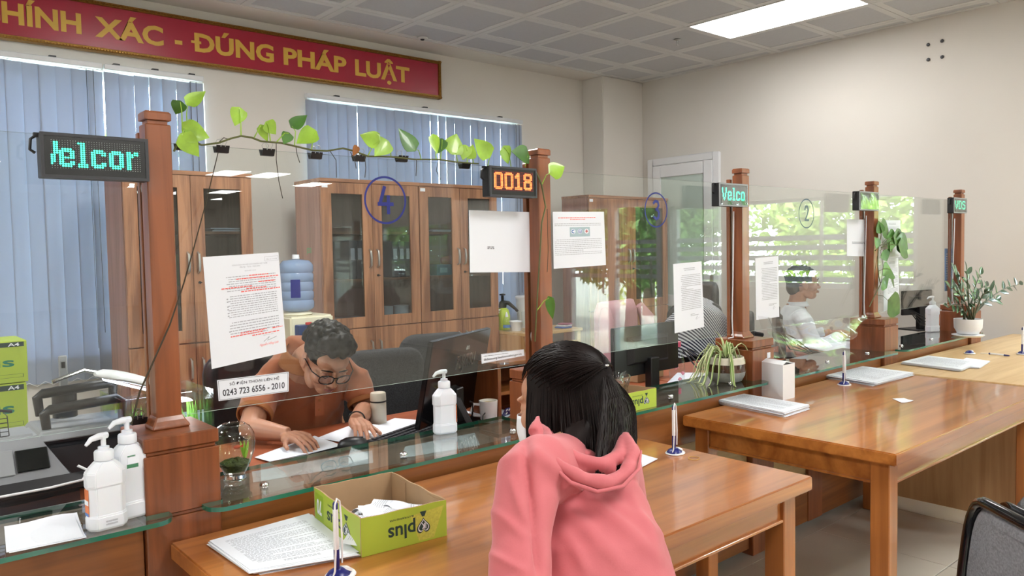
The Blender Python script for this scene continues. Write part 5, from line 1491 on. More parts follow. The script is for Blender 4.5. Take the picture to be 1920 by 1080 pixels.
tips = [(1911, 533, -.06), (1868, 562, -.08), (1782, 540, .0), (1790, 512, .02), (1812, 508, .0), (1838, 515, .02), (1848, 536, .05), (1778, 575, -.04), (1855, 545, -.1), (1800, 545, -.1), (1830, 560, -.1)]
org = Vector((q.x, q.y+.06, ZL))
for i, (px_, py_, dy) in enumerate(tips):
    tp = at(px_, py_, y=q.y+.06+dy)-org
    a = rnd.uniform(0, 6); b0 = Vector((.03*math.cos(a), .03*math.sin(a), .108*k_))
    pts = [b0+(tp-b0)*u+Vector((0, 0, .05*math.sin(PI*u))) for u in [j/8 for j in range(9)]]
    mk('stem', B().tube(pts, [.006, .0055, .005, .0045, .004, .0035, .003, .0025, .002], 6), zz_s, t)
    n_l = 10 if i == 0 else 7
    for j in range(n_l):
        u = .38+.62*j/(n_l-1) if j < n_l-1 else 1
        p = b0+(tp-b0)*u+Vector((0, 0, .05*math.sin(PI*u))); e = (tp-b0).normalized()
        sd = e.cross(Vector((0, -1, .3))).normalized()*(1 if j % 2 else -1)
        d_ = (e*.7+sd*.8+Vector((rnd.uniform(-.2, .2), rnd.uniform(-.3, .3), rnd.uniform(-.1, .4)))).normalized() if j < n_l-1 else e
        b = B(); leaf_mesh(b, p, p+d_*rnd.uniform(.06, .085), .034, (rnd.uniform(-.4, .2), -1, .6), 'oval', .2, .08, 6)
        mk('leaf', b, zz, t, smooth=60)

# round glass bowl with moss, water and a fish
q = at(441, 902, z=ZL)
BW = thing('glass_bowl', 'round clear glass bowl with moss and water beside the first pedestal', 'bowl', (q.x+.008, q.y+.02, ZL))
s_ = 1.0
prof = [(.030, 0), (.031, .003), (.026, .014), (.030, .022), (.042, .045), (.052, .075), (.056, .100), (.053, .125), (.042, .145), (.030, .152)]
glassy = mat('bowl_glass', (250, 252, 252), .02, var=0, trans=1.0); glassy.node_tree.nodes['Principled BSDF'].inputs['IOR'].default_value = 1.45
tg = thin_glass('bowl_shell', (.96, .985, .98), gain=1.5)
mk('bowl_shell', B().loft([[(r*math.cos(2*PI*i/36), r*math.sin(2*PI*i/36), z) for i in range(36)] for r, z in prof], cap=False), tg, BW, smooth=60)
mk('thick_base', B().lathe([(.001, 0.0005), (.029, .0005), (.0305, .003), (.026, .013), (.001, .014)], n=30), glassy, BW, smooth=50)
b = B(); b.M = T((0, 0, .151)); n = 36
b.tube([(.030*math.cos(2*PI*i/n), .030*math.sin(2*PI*i/n), 0) for i in range(n+1)], .0018, 6); mk('rim', b, tg, BW)
water = thin_glass('water', (.93, .97, .90), ior=1.33)
mk('water', B().lathe([(.001, .0225), (.029, .0225), (.041, .045), (.051, .075), (.0545, .098), (.0545, .108), (.001, .1081)], n=30), water, BW, smooth=40)
b = B(); rnd = random.Random(2)
b.grid(lambda u, v: Vector(((.004+.038*v)*math.cos(2*PI*u), (.004+.038*v)*math.sin(2*PI*u), .056-.012*v*v+.006*math.sin(9*u*2*PI)*v*.4+rnd.uniform(-.002, .002))), 30, 8)
b.loft([[(r*math.cos(2*PI*i/24), r*math.sin(2*PI*i/24), z) for i in range(24)] for r, z in ((.028, .024), (.041, .046))], cap=True)
mk('moss', b, mat('moss', (62, 74, 30), .95, var=.5, scale=70, bump=1.0, bscale=120), BW, smooth=0)
t = thing('fish', 'small red fish swimming in the glass bowl', 'fish', (q.x+.008, q.y+.02, ZL+.092))
b = B(); b.ball((0, -.02, 0), (.010, .0035, .005), 12, 8); mk('body', b, mat('fish_red', (190, 60, 34), .4), t)
b = B(); b.loft([[(.009, -.0205, -.001), (.009, -.0205, .001), (.009, -.0195, .001), (.009, -.0195, -.001)], [(.017, -.0203, -.005), (.018, -.0203, .005), (.018, -.0198, .005), (.017, -.0198, -.005)]]); mk('tail', b, bpy.data.materials['fish_red'], t)
for k in range(3):
    b = B(); leaf_mesh(b, (.03, .0+.004*k, .05), (.042-.008*k, .01*k, .10), .008, (0, -1, 0), 'oval', .1, .1); mk('water_plant', b, M['ivy'], BW, smooth=60)

# ------------------------------------------------------------ staff side
def monitor(lab, cl, tl, cr, tilt=0.0, w=None, brand=None, stand='arm', base_z=ZT, vents=False):
    """cl, cr: lower corners of the panel's back, tl: height"""
    t = thing('monitor', lab, 'monitor', (cl.x, cl.y, base_z), math.atan2(cr.y-cl.y, cr.x-cl.x), group='computer monitors seen from behind')
    W = (cr-cl).length; z0 = cl.z-base_z; z1 = tl-base_z; H = z1-z0
    tm = Matrix.Translation((0, 0, z0)) @ RX(tilt)
    b = B(); b.M = tm; b.box(0, W, 0, .022, 0, H); mk('panel_case', b, M['black_g'] if brand else M['black'], t, smooth=0, bevel=.003, seg=2)
    b = B(); b.M = tm; b.box(.008, W-.008, .0222, .0232, .008, H-.008); mk('screen', b, M['led_panel'], t, smooth=0)
    b = B(); b.M = tm; b.loft([[(W*.18, -.002+.002, H*.22), (W*.82, 0, H*.22), (W*.82, 0, H*.8), (W*.18, 0, H*.8)], [(W*.24, -.022, H*.28), (W*.76, -.022, H*.28), (W*.76, -.022, H*.72), (W*.24, -.022, H*.72)]])
    if not brand: mk('back_housing', b, M['black'], t, smooth=0, bevel=.002)
    if vents:
        for k in range(7):
            b = B(); b.M = tm; b.box(W*.28, W*.72, -.0235, -.0222, H*(.60+.015*k), H*(.606+.015*k)); mk('vent_slot', b, M['dgrey'], t, smooth=0)
    b = B(); b.box(W*.5-.03, W*.5+.03, -.045, -.005, .012, z0+H*.35); mk('stand_neck', b, M['black'], t, smooth=0, bevel=.004)
    b = B(); b.box(W*.5-.11, W*.5+.11, -.10, .10, 0, .012); mk('stand_foot', b, M['black'], t, smooth=0, bevel=.004)
    if brand:
        b = B(); b.M = tm @ T((W*.60, -.0008, H*.66)) @ SCL(.72, 1, 1.15)
        put_text(b, brand, Matrix.Identity(4), size=.07); b.tube([(-.02, 0, .045), (-.008, 0, .055), (0, 0, .047), (.01, 0, .055), (.02, 0, .048), (.012, 0, .042), (0, 0, .048), (-.012, 0, .042), (-.02, 0, .045)], .002, 5)
        mk('brand_lettering', b, M['steel'], t, smooth=0, label='silver brand lettering')
    return t
c0, c1 = at(786, 808, z=ZT+.03), at(905, 754, z=ZT+.03)
c1 = c0+(c1-c0).normalized()*.52
monitor('large glossy black monitor with silver lettering, seen from behind beside the orange-shirted man', c0, c0.z+.335, c1, tilt=.20, brand='FUJITSU')
c0, c1 = at(1153, 716, z=ZT+.10), at(1270, 709, z=ZT+.10)
c1 = c0+(Vector((1, -.12, 0)).normalized()*.50)
monitor('matt black monitor with vent slots behind the smaller green carton', at(1152, 712, z=ZT+.11), at(1155, 617, x=at(1152, 712, z=ZT+.11).x).z, at(1152, 712, z=ZT+.11)+Vector((1, .02, 0)).normalized()*.47, vents=True)
p = at(1456, 600, y=2.75)
monitor('black monitor edge in front of the dark-haired man behind window 2', Vector((at(1463, 600, y=2.45).x, 2.45, ZT+.10)), at(1463, 575, y=2.45).z, Vector((at(1463, 600, y=2.45).x+.324, 2.672, ZT+.10)))
p = at(1693, 598, y=2.6)
monitor('black monitor with papers beside it behind the last screen', Vector((p.x, 2.6, ZT+.12)), at(1700, 545, y=2.6).z, Vector((p.x+.30, 2.50, ZT+.12)))

def simple(name, lab, cat, loc, rot=0, group=None): return thing(name, lab, cat, loc, rot, group)
# keyboard
def keyboard(c, rot, lab):
    t = simple('keyboard', lab, 'keyboard', c, rot, 'black computer keyboards')
    mk('case', B().loft([[(-.21, -.065, 0), (.21, -.065, 0), (.21, .065, 0), (-.21, .065, 0)], [(-.21, -.065, .010), (.21, -.065, .010), (.21, .065, .020), (-.21, .065, .020)]]), M['black'], t, smooth=0, bevel=.002)
    kb = B().box(-.0075, .0075, -.0075, .0075, 0, .005); k0 = None
    for r_ in range(5):
        for c_ in range(20):
            if k0 is None: k0 = o = mk('key', kb, M['dgrey'], t, smooth=0, bevel=.001)
            else: o = k0.copy(); COL.objects.link(o); o.parent = t
            o.location = (-.19+.02*c_, -.045+.0225*r_, .0125+.0017*r_)
q = at(757, 818, z=ZT); keyboard((q.x+.05, q.y-.01, ZT), .35, 'black keyboard under the large glossy monitor')
q = at(665, 842, z=ZT)
t = simple('mouse', 'black computer mouse next to the man\'s papers', 'mouse', (q.x, q.y+.01, ZT+.003), -.5)
b = B(); b.loft([[(.055*math.cos(a)*k, .031*math.sin(a)*k, z) for a in [2*PI*i/20 for i in range(20)]] for k, z in ((.92, 0), (1, .006), (.97, .016), (.82, .028), (.5, .036), (.1, .038))]); mk('shell', b, M['black'], t, smooth=60)
b = B().box(.02, .035, -.003, .003, .033, .0375); mk('scroll_wheel', b, M['dgrey'], t)
mk('cable', B().tube([(.052, 0, .01), (.10, .02, .003), (.17, .05, .002), (.24, .03, .002)], .0018, 6), M['black'], t)
t = simple('mouse_pad', 'dark patterned mouse pad under the mouse', 'mouse pad', (q.x-.06, q.y+.01, ZT), -.25)
mk('pad', B().box(-.15, .11, -.09, .09, 0.0003, .003), mat('pad_dark', (44, 46, 50), .7, var=.4, scale=14), t, smooth=0)
DS = 'papers on the man\'s desk'
stack('paper_sheet', 'white sheet under the man\'s right hand', 'paper', ((480, 858), (510, 867), (640, 838), (590, 818)), ZT+.0035, 2, .0006, wav=.003, seed=31, group=DS)
stack('paper_sheet', 'white sheets under the man\'s pointing left hand', 'paper', ((597, 822), (690, 838), (765, 806), (672, 794)), ZT+.0035, 3, .0006, wav=.003, seed=32, group=DS)
stack('paper_sheet', 'papers beside the thermos at the end of the man\'s desk', 'paper', ((705, 800), (770, 808), (800, 790), (740, 785)), ZT+.001, 3, .0006, printed=False, seed=33, group=DS)
stack('paper_sheet', 'bluish sheet lying under the rear edge of the glass ledge', 'paper', ((475, 905), (700, 868), (698, 845), (472, 885)), .7855, 1, .0008, printed=False, seed=34, group=DS)
stack('paper_sheet', 'sheet in a clear sleeve under the ledge near the monitor', 'paper', ((750, 860), (900, 835), (890, 812), (760, 838)), .7855, 1, .0008, printed=False, seed=35, group=DS)
stack('paper_sheet', 'white papers behind the mug', 'paper', ((868, 772), (930, 800), (960, 776), (905, 755)), ZT+.001, 4, .0009, printed=False, seed=36, group=DS)
# thermos, mug, cup
q = at(715, 795, z=ZT)
t = simple('thermos_cup', 'cream thermos cup with a black ring next to the man\'s left hand', 'flask', (q.x, q.y+.02, ZT))
cr = mat('cream_enamel', (222, 214, 196), .3)
mk('body', B().lathe([(.001, 0), (.030, 0), (.032, .003), (.032, .085), (.030, .087), (.001, .087)], n=28), cr, t, smooth=40)
mk('ring', B().lathe([(.0305, .0872), (.0325, .088), (.0325, .092), (.0305, .093)], n=28), M['black'], t, smooth=40)
mk('lid', B().lathe([(.032, .0932), (.0325, .095), (.031, .122), (.029, .125), (.001, .125)], n=28), cr, t, smooth=40)
q = at(925, 792, z=ZT)
t = simple('mug', 'white mug with a looped handle and yellow drink beside the monitor stand', 'mug', (q.x, q.y+.03, ZT), 2.7)
mk('cup', B().lathe([(.001, 0), (.030, 0), (.034, .01), (.038, .085), (.0355, .085), (.032, .014), (.001, .012)], n=28), M['white'], t, smooth=40)
mk('handle', B().tube([(.036, 0, .07), (.06, 0, .074), (.07, 0, .05), (.06, 0, .028), (.034, 0, .024)], .0055, 8), M['white'], t)
mk('drink', B().lathe([(.0345, .074), (.001, .075)], n=24), mat('yellow_tea', (206, 170, 70), .2, var=.2, scale=60), t)
q = at(945, 784, z=ZT)
t = simple('perforated_card', 'navy blue plastic piece with round holes next to the mug', 'card', (q.x+.02, q.y+.0, ZT+.004), .3)
b = B().cbox((0, 0, .02), (.065, .003, .042), Euler((.5, 0, 0))); mk('plate', b, M['navy'], t, smooth=0, bevel=.001)
for k, (x, z) in enumerate(((-.018, .03), (.003, .028), (.02, .018), (-.008, .014))):
    b = B(); b.M = T((x, -.0035-(z-.02)*.5, z)) @ RX(.5) @ RX(PI/2); b.lathe([(.001, -.001), (.006, -.001), (.006, .0002), (.001, .0002)], n=12); mk('round_hole', b, M['white'], t)
t = simple('cable', 'black cable looping from the desk behind the ledge', 'cable', at(905, 795, z=ZT+.004))
mk('wire', B().tube([(0, 0, 0), (.01, .01, .03), (.05, .03, .045), (.10, .04, .035), (.14, .03, .0)], .0025, 6), M['black'], t)
# small adapter boxes by the monitor foot
q = at(880, 800, z=ZT)
t = simple('phone_handset', 'dark desk phone handset leaning under the monitor', 'phone', (q.x-.02, q.y+.0, ZT), .9)
mk('handset', B().cbox((0, 0, .055), (.045, .022, .14), Euler((-.45, .15, 0))), M['dgrey'], t, smooth=0, bevel=.006, seg=2)
mk('cord', B().tube([(.01, -.02, .10), (.04, -.03, .09), (.06, -.03, .05), (.07, -.02, .004)], .003, 6), M['black'], t)
# wooden organiser
a = at(955, 795, z=ZT); 
t = simple('desk_organiser', 'brown wooden desk organiser right behind the woman\'s face', 'organiser', (a.x+.02, a.y+.09, ZT))
ho = at(956, 695, x=a.x).z-ZT
mk('side', B().box(0, .018, 0, .22, 0, ho), M['counter'], t, smooth=0, bevel=.002); mk('side', B().box(.26, .278, 0, .22, 0, ho), M['counter'], t, smooth=0, bevel=.002)
mk('top', B().box(-.004, .282, -.004, .224, ho, ho+.016), M['counter_x'], t, smooth=0, bevel=.002); mk('shelf', B().box(.019, .259, .003, .217, ho*.45, ho*.45+.014), M['counter_x'], t, smooth=0)
mk('back', B().box(.0185, .2595, .205, .217, 0.001, ho-.001), M['counter'], t, smooth=0)
t = simple('drinking_glass', 'small clear drinking glass upside down on the wooden organiser', 'glass', (a.x+.03, a.y+.07, ZT+ho+.0165))
mk('tumbler', B().lathe([(.027, 0), (.026, .0015), (.021, .05), (.019, .052), (.001, .052)], n=24), M['clear'], t, smooth=50)
t = simple('tissue_roll', 'white fanned papers standing behind the monitor edge', 'paper', at(915, 745, y=3.0)-Vector((0, 0, .0)))
t.location.z = ZT; t.location.y = 2.70; t.location.x = at(915, 745, y=2.70).x
for k in range(6): mk('sheet', B().sheet([(-.05+.01*k, .01*k, .0), (.06+.01*k, .01*k, 0.0), (.08-.006*k, .01*k+.02, .16-.02*abs(k-3)), (-.04-.01*k, .01*k+.02, .19-.02*abs(k-2))], .0006, 3, 3, lambda u, v: .008*math.sin(3*v+u)), M['paper'], t, smooth=60)
t['label'] = 'white fanned papers standing behind the right edge of the glossy monitor'; t.name = 'fanned_papers'

# bottle with the pink cap and things beside the matt monitor
q = at(1280, 720, z=ZT)
t = simple('water_bottle', 'clear plastic bottle with a pink cap right of the matt black monitor', 'bottle', (q.x+.02, q.y+.05, ZT))
hb_ = at(1283, 641, x=q.x+.02).z-ZT
mk('bottle_body', B().lathe([(.001, 0), (.036, 0), (.040, .008), (.038, .03), (.040, .06), (.040, hb_*.5), (.034, hb_*.62), (.018, hb_*.84), (.016, hb_*.87)], n=28), M['clear'], t, smooth=50)
mk('cap', B().lathe([(.001, hb_), (.020, hb_), (.0215, hb_-.004), (.0215, hb_*.87), (.016, hb_*.865)], n=24), mat('pink_cap', (226, 96, 132), .4), t, smooth=40)
for k, (z, a) in enumerate(((.02, 0), (.045, 1.3), (.07, 2.8))):
    b = B(); b.M = T((.030*math.cos(a-2), .030*math.sin(a-2), z)) @ RZ(a); b.tube([(-.012, 0, 0), (0, .0, .008), (.012, 0, 0)], .004, 6).tube([(0, 0, -.008), (0, 0, .010)], .004, 6); mk('ribbon', b, mat('ribbon_pink', (230, 150, 165), .6), t)
q = at(1135, 700, z=ZT)
t = simple('cardboard_box', 'low brown cardboard box with papers left of the matt monitor', 'box', (q.x, 2.58, ZT), .15)
mk('box_body', B().box(-.12, .14, 0, .18, .001, .06), M['card'], t, smooth=0, bevel=.002)
mk('paper', B().sheet([(-.10, .01, .061), (.12, .02, .075), (.12, .15, .065), (-.1, .16, .061)], .001), M['paper'], t, smooth=0)
mk('green_folder', B().sheet([(-.05, -.03, .03), (.13, -.02, .045), (.13, .01, .062), (-.05, .0, .06)], .002), M['lime_d'], t, smooth=0)

# ------------------------------------------------------------ chairs
def rounded(w, h, r, n=6):
    pts = []
    for cx, cz, a0 in ((w/2-r, r, -PI/2), (w/2-r, h-r, 0), (-w/2+r, h-r, PI/2), (-w/2+r, r, PI)):
        for k in range(n+1): a = a0+PI/2*k/n; pts.append((cx+r*math.cos(a), cz+r*math.sin(a)))
    return pts
def pad(w, h, d, r=.06, curve=.03):
    """upholstered slab: rounded outline, bulging faces"""
    o = rounded(w, h, r); b = B(); rings = []
    for dy, s_ in ((-.5, .80), (-.42, .94), (-.15, 1.0), (.15, 1.0), (.42, .94), (.5, .80)):
        rings.append([(x*s_, d*dy+curve*((x/(w/2))**2), h/2+(z-h/2)*s_) for x, z in o])
    b.loft(rings); return b
def task_chair(lab, x, y, rz, seat_z, back_h, back_w, mt_, group=None, shell=None, arms=False):
    t = thing('office_chair', lab, 'chair', (x, y, 0), rz, group=group)
    b = pad(.46, .44, .07, .08, 0); b.M = Matrix.Identity(4)
    b.v = [(vx, vz-.22, seat_z-.035+vy) for vx, vy, vz in b.v]; mk('seat', b, mt_, t, smooth=60)
    b = pad(back_w, back_h, .06, .09, .035); b.v = [(vx, vy+.23+.0*vz, vz+seat_z+.12) for vx, vy, vz in b.v]; mk('backrest', b, mt_, t, smooth=60)
    if shell:
        b = pad(back_w+.015, back_h+.015, .02, .09, .035); b.v = [(vx, vy+.272, vz+seat_z+.112) for vx, vy, vz in b.v]; mk('back_shell', b, shell, t, smooth=60)
    mk('back_bracket', B().tube([(0, .05, seat_z-.09), (0, .26, seat_z-.09), (0, .30, seat_z), (0, .29, seat_z+.22)], [.018, .018, .018, .014], 8), M['black'], t)
    mk('gas_column', B().lathe([(.001, .10), (.030, .10), (.030, .22), (.020, .22), (.020, seat_z-.075), (.001, seat_z-.075)], n=18), M['black'], t)
    for k in range(5):
        a = 2*PI*k/5+.3
        mk('foot_spoke', B().tube([(0, 0, .12), (.26*math.cos(a), .26*math.sin(a), .065)], [.024, .014], 8), M['black'], t)
        b = B(); b.M = T((.26*math.cos(a), .26*math.sin(a), .027)) @ RX(PI/2); b.lathe([(.001, -.018), (.027, -.018), (.027, .018), (.001, .018)], n=16); mk('caster', b, M['black'], t)
    if arms:
        for s_ in (-1, 1): mk('armrest', B().tube([(s_*.24, .18, seat_z-.05), (s_*.27, .15, seat_z+.18), (s_*.27, -.02, seat_z+.20), (s_*.27, -.12, seat_z+.18)], [.014, .016, .022, .018], 8), M['black'], t)
    return t
CG = 'staff office chairs'
q = at(712, 720, y=3.12); task_chair('charcoal fabric office chair, empty, right behind the seated orange-shirted man', q.x+.10, 3.10, -.25, .42, .40, .42, M['fabric'], CG)
q = at(482, 720, y=3.45); task_chair('black leather office chair the orange-shirted man sits on', q.x, 3.16, .0, .44, .43, .50, M['leather'], CG)
q = at(822, 700, y=3.5); task_chair('charcoal office chair half hidden behind the large glossy monitor', q.x, 3.35, -.2, .42, .42, .42, M['fabric'], CG)
q = at(1165, 650, y=3.45)
CHP = task_chair('office chair wearing a pink jacket over its back, left of the matt monitor', q.x, 3.2, .2, .46, .46, .44, M['fabric'], CG)
q = at(1380, 600, y=3.8); task_chair('tall dark office chair seen edge-on behind the third post', q.x-.05, 3.8, 1.1, .50, .50, .44, M['leather'], CG, arms=True)
# pink jacket over that chair
t = thing('jacket', 'dusty pink jacket hung over an office chair back', 'jacket', (CHP.location.x, CHP.location.y, 0), .2)
b = B()
def jk(u, v):
    a = PI*2*u-PI*.5
    w = .25+.02*math.sin(9*u)*(v); 
    z = 1.07-.42*v-.02*math.cos(2*a)
    r_ = .08+.02*math.sin(14*u+2*v)*v
    if v < .12: k = v/.12; return Vector((w*math.cos(a)*(.75+.25*k), .255+r_*math.sin(a)*k, 1.075-.05*(1-k)*0-.012*(1-k)**0*k))
    return Vector((w*math.cos(a), .255+r_*math.sin(a), z))
b.grid(jk, 48, 14)
mk('cloth', b, mat('dusty_pink', (196, 148, 156), .85, var=.06, scale=9, bump=.1), t, smooth=70)
b = B(); b.tube([(-.22, .20, 1.03), (-.265, .17, .95), (-.275, .16, .80), (-.26, .15, .68)], [.03, .05, .05, .045], 12); mk('sleeve', b, bpy.data.materials['dusty_pink'], t, smooth=70)
b = B(); b.tube([(.22, .20, 1.03), (.265, .17, .95), (.275, .16, .80), (.26, .15, .68)], [.03, .05, .05, .045], 12); mk('sleeve', b, bpy.data.materials['dusty_pink'], t, smooth=70)
# striped shirt over the neighbouring chair
st = bpy.data.materials.new('striped_cloth'); st.use_nodes = True
N_, L_ = st.node_tree.nodes, st.node_tree.links; bb_ = N_['Principled BSDF']; bb_.inputs['Roughness'].default_value = .85
tcn = N_.new('ShaderNodeTexCoord'); wv = N_.new('ShaderNodeTexWave'); wv.inputs['Scale'].default_value = 26; wv.bands_direction = 'DIAGONAL'
rr_ = N_.new('ShaderNodeValToRGB'); rr_.color_ramp.elements[0].position = .48; rr_.color_ramp.elements[1].position = .52
rr_.color_ramp.elements[0].color = rgb(30, 34, 60); rr_.color_ramp.elements[1].color = rgb(220, 222, 228)
L_.new(tcn.outputs['Object'], wv.inputs['Vector']); L_.new(wv.outputs['Color'], rr_.inputs[0]); L_.new(rr_.outputs[0], bb_.inputs['Base Color'])
q = at(1290, 650, y=3.3)
CH2 = task_chair('black office chair with a striped shirt slung over it, behind the pink-capped bottle', q.x, 3.1, -.5, .46, .44, .42, M['leather'], CG)
t = thing('striped_shirt', 'navy and white striped shirt slung over a chair back', 'shirt', (CH2.location.x, CH2.location.y, 0), -.5)
b = B()
b.grid(lambda u, v: (lambda a: Vector((.24*math.cos(a)*(.55+.45*min(1, v*3))+.03*v, .255+(.09+.02*math.sin(11*u))*math.sin(a)*min(1, .2+v*4), 1.08-.05*abs(math.cos(a))-.40*v)))(2*PI*u), 44, 12)
mk('cloth', b, st, t, smooth=70)

# ------------------------------------------------------------ things by the back wall
q0, q1 = at(527, 560, y=4.75), at(586, 560, y=4.75)
t = thing('water_dispenser', 'cream water dispenser with a dark blue front beside the middle cabinets', 'water dispenser', ((q0.x+q1.x)/2, 4.75, 0))
zt_ = at(560, 590, y=4.75).z; R_ = .15
wd = at(610, 600, y=4.6).x-at(528, 600, y=4.6).x; wd = min(wd, .33)
ox = .03
cre = mat('appliance_cream', (226, 220, 196), .4)
mk('cabinet_body', B().box(ox-wd/2, ox+wd/2, -.15, .17, 0.02, zt_), cre, t, smooth=0, bevel=.012, seg=3)
b = B().loft([[(ox-wd*.42, -.152, .62), (ox+wd*.42, -.152, .62), (ox+wd*.42, -.1515, zt_-.05), (ox-wd*.42, -.1515, zt_-.05)], [(ox-wd*.30, -.165, .64), (ox+wd*.30, -.165, .64), (ox+wd*.38, -.19, zt_-.055), (ox-wd*.38, -.19, zt_-.055)]])
mk('front_panel', b, mat('panel_navy', (34, 60, 112), .35), t, smooth=0, bevel=.004, label='dark blue front panel')
b = B(); put_text(b, 'Kangaroo', T((ox, -.186, zt_-.10)), size=.032, bold=.015); mk('brand_lettering', b, M['white'], t, smooth=0)
mk('tap', B().box(ox-.07, ox-.03, -.205, -.188, zt_-.052, zt_-.035), mat('tap_red', (190, 40, 44), .4), t, smooth=0, bevel=.003, label='red tap lever')
mk('tap', B().box(ox+.03, ox+.07, -.205, -.188, zt_-.052, zt_-.035), M['blue'], t, smooth=0, bevel=.003, label='blue tap lever')
mk('collar', B().lathe([(.09, zt_), (.10, zt_+.006), (.085, zt_+.02), (.001, zt_+.02)], (0, 0, 0), n=28), cre, t)
rb = (q1.x-q0.x)/2
zt2 = at(556, 486, y=4.75).z; h_ = zt2-zt_-.02
t = thing('water_jug', 'large clear blue water bottle upside down on the dispenser', 'water bottle', ((q0.x+q1.x)/2, 4.75, zt_+.0205))
pr = [(.03, 0), (rb*.7, .005)]
for k in range(5):
    z0 = .02+(h_-.05)*k/5; z1 = .02+(h_-.05)*(k+1)/5
    pr += [(rb*.94, z0), (rb, z0+.012), (rb, z1-.012)]
pr += [(rb*.94, h_-.03), (rb*.8, h_-.01), (.02, h_)]
wj = mat('jug_blue', (150, 176, 214), .12, var=.1, scale=8, alpha=.62)
mk('jug', B().lathe(pr, n=36), wj, t, smooth=50)
b = B(); K = 10
b.add([((rb+.001)*math.cos(a), (rb+.001)*math.sin(a), z) for z in (h_*.28, h_*.62) for a in [-PI*.75+.55*i/K for i in range(K+1)]], [(i, i+1, K+2+i, K+1+i) for i in range(K)]); mk('label', b, M['blue'], t, label='blue printed label')
mk('cap', B().lathe([(.001, h_+.03), (.022, h_+.03), (.024, h_+.002), (.001, h_)], n=18), M['white'], t)
# wooden side table
q = at(988, 626, z=.74); sy = q.y; xa = q.x; xb = at(1093, 612, y=sy).x; tw_ = xb-xa; td = min(at(934, 614, z=.74).y, 5.35)-sy
t = thing('side_table', 'small pale wooden table with an open shelf behind the second post', 'side table', (xa, sy, 0))
mk('tabletop', B().box(0, tw_, 0, td, .715, .74), M['light_wood'], t, smooth=0, bevel=.003)
for x in (.02, tw_-.055):
    for y in (.01, td-.05): mk('leg', B().box(x, x+.035, y, y+.035, 0, .7145), M['light_wood'], t, smooth=0)
mk('apron', B().box(.056, tw_-.056, .012, .030, .60, .64), M['light_wood'], t, smooth=0); mk('shelf', B().box(.056, tw_-.056, .035, td-.06, .58, .598), M['light_wood'], t, smooth=0)
mk('side_panel', B().box(-.0, .018, .046, td-.052, .1, .7145), M['light_wood_z'], t, smooth=0)
zt_ = .74
def onst(px_, py_, dy=0): 
    p = at(px_, py_, z=zt_); return Vector((p.x, p.y+dy, zt_))
def ont(px_, dy, w=.06):
    y = sy+dy; p = at(px_, 600, y=y); return Vector((min(max(p.x, xa+w), xb-w), y, zt_))
p = ont(943, td*.72)
t = thing('pressure_sprayer', 'lime-green pressure sprayer with a black pump head', 'sprayer', p)
mk('tank', B().lathe([(.001, 0), (.055, 0), (.06, .01), (.062, .12), (.05, .17), (.03, .185), (.001, .185)], n=26), mat('sprayer_lime', (190, 214, 62), .4), t, smooth=50)
b = B().lathe([(.03, .186), (.034, .20), (.028, .235), (.012, .25), (.012, .29), (.001, .29)], n=18).lathe([(.001, .291), (.026, .293), (.026, .305), (.001, .31)], n=16); mk('pump_head', b, M['black'], t)
mk('nozzle', B().tube([(0, -.01, .23), (.05, -.02, .225), (.12, -.03, .17), (.14, -.03, .15)], [.02, .018, .013, .012], 8), M['black'], t)
p = ont(950, td*.5, .035)
t = thing('squeeze_bottle', 'clear squeeze bottle with a blue band in front of the sprayer', 'bottle', p)
mk('bottle_body', B().lathe([(.001, 0), (.028, 0), (.031, .006), (.031, .09), (.02, .115), (.012, .12)], n=24), M['clear'], t, smooth=50)
mk('nozzle_cap', B().lathe([(.013, .12), (.013, .133), (.004, .16), (.001, .161)], n=16), M['white'], t)
mk('label', B().lathe([(.0316, .03), (.0316, .05)], n=24), M['label_b'], t, label='blue band')
p = ont(968, td*.42)
t = thing('plastic_tub', 'white plastic tub on the pale side table', 'tub', p)
mk('tub', B().lathe([(.001, 0), (.04, 0), (.058, .075), (.062, .078), (.062, .084), (.056, .084), (.04, .006), (.001, .005)], n=26), M['white'], t, smooth=40)
p = ont(990, td*.22)
t = thing('measuring_jug', 'clear plastic jug on the pale side table beside the tub', 'jug', p)
mk('jug', B().lathe([(.045, 0), (.052, .004), (.056, .16), (.058, .165)], n=26), M['clear'], t, smooth=50)
p = ont(989, td*.72, .1)
t = thing('lidded_bucket', 'white lidded plastic bucket at the back of the pale side table', 'bucket', p)
mk('bucket', B().lathe([(.001, 0), (.085, 0), (.10, .25), (.001, .25)], n=28), M['white'], t, smooth=40)
mk('lid', B().lathe([(.106, .251), (.106, .268), (.098, .276), (.001, .278)], n=28), M['white'], t, smooth=40)
p = ont(1056, .10)
t = thing('folded_cloth', 'small blue and white folded cloth at the right of the side table', 'cloth', p)
for k in range(3): mk('fold', B().cbox((.01*k, 0, .008+.014*k), (.12-.01*k, .10, .012), Euler((0, 0, .2*k))), mat('cloth_blue%d' % k, [(90, 110, 170), (210, 210, 220), (150, 90, 110)][k], .9), t, smooth=0, bevel=.004)

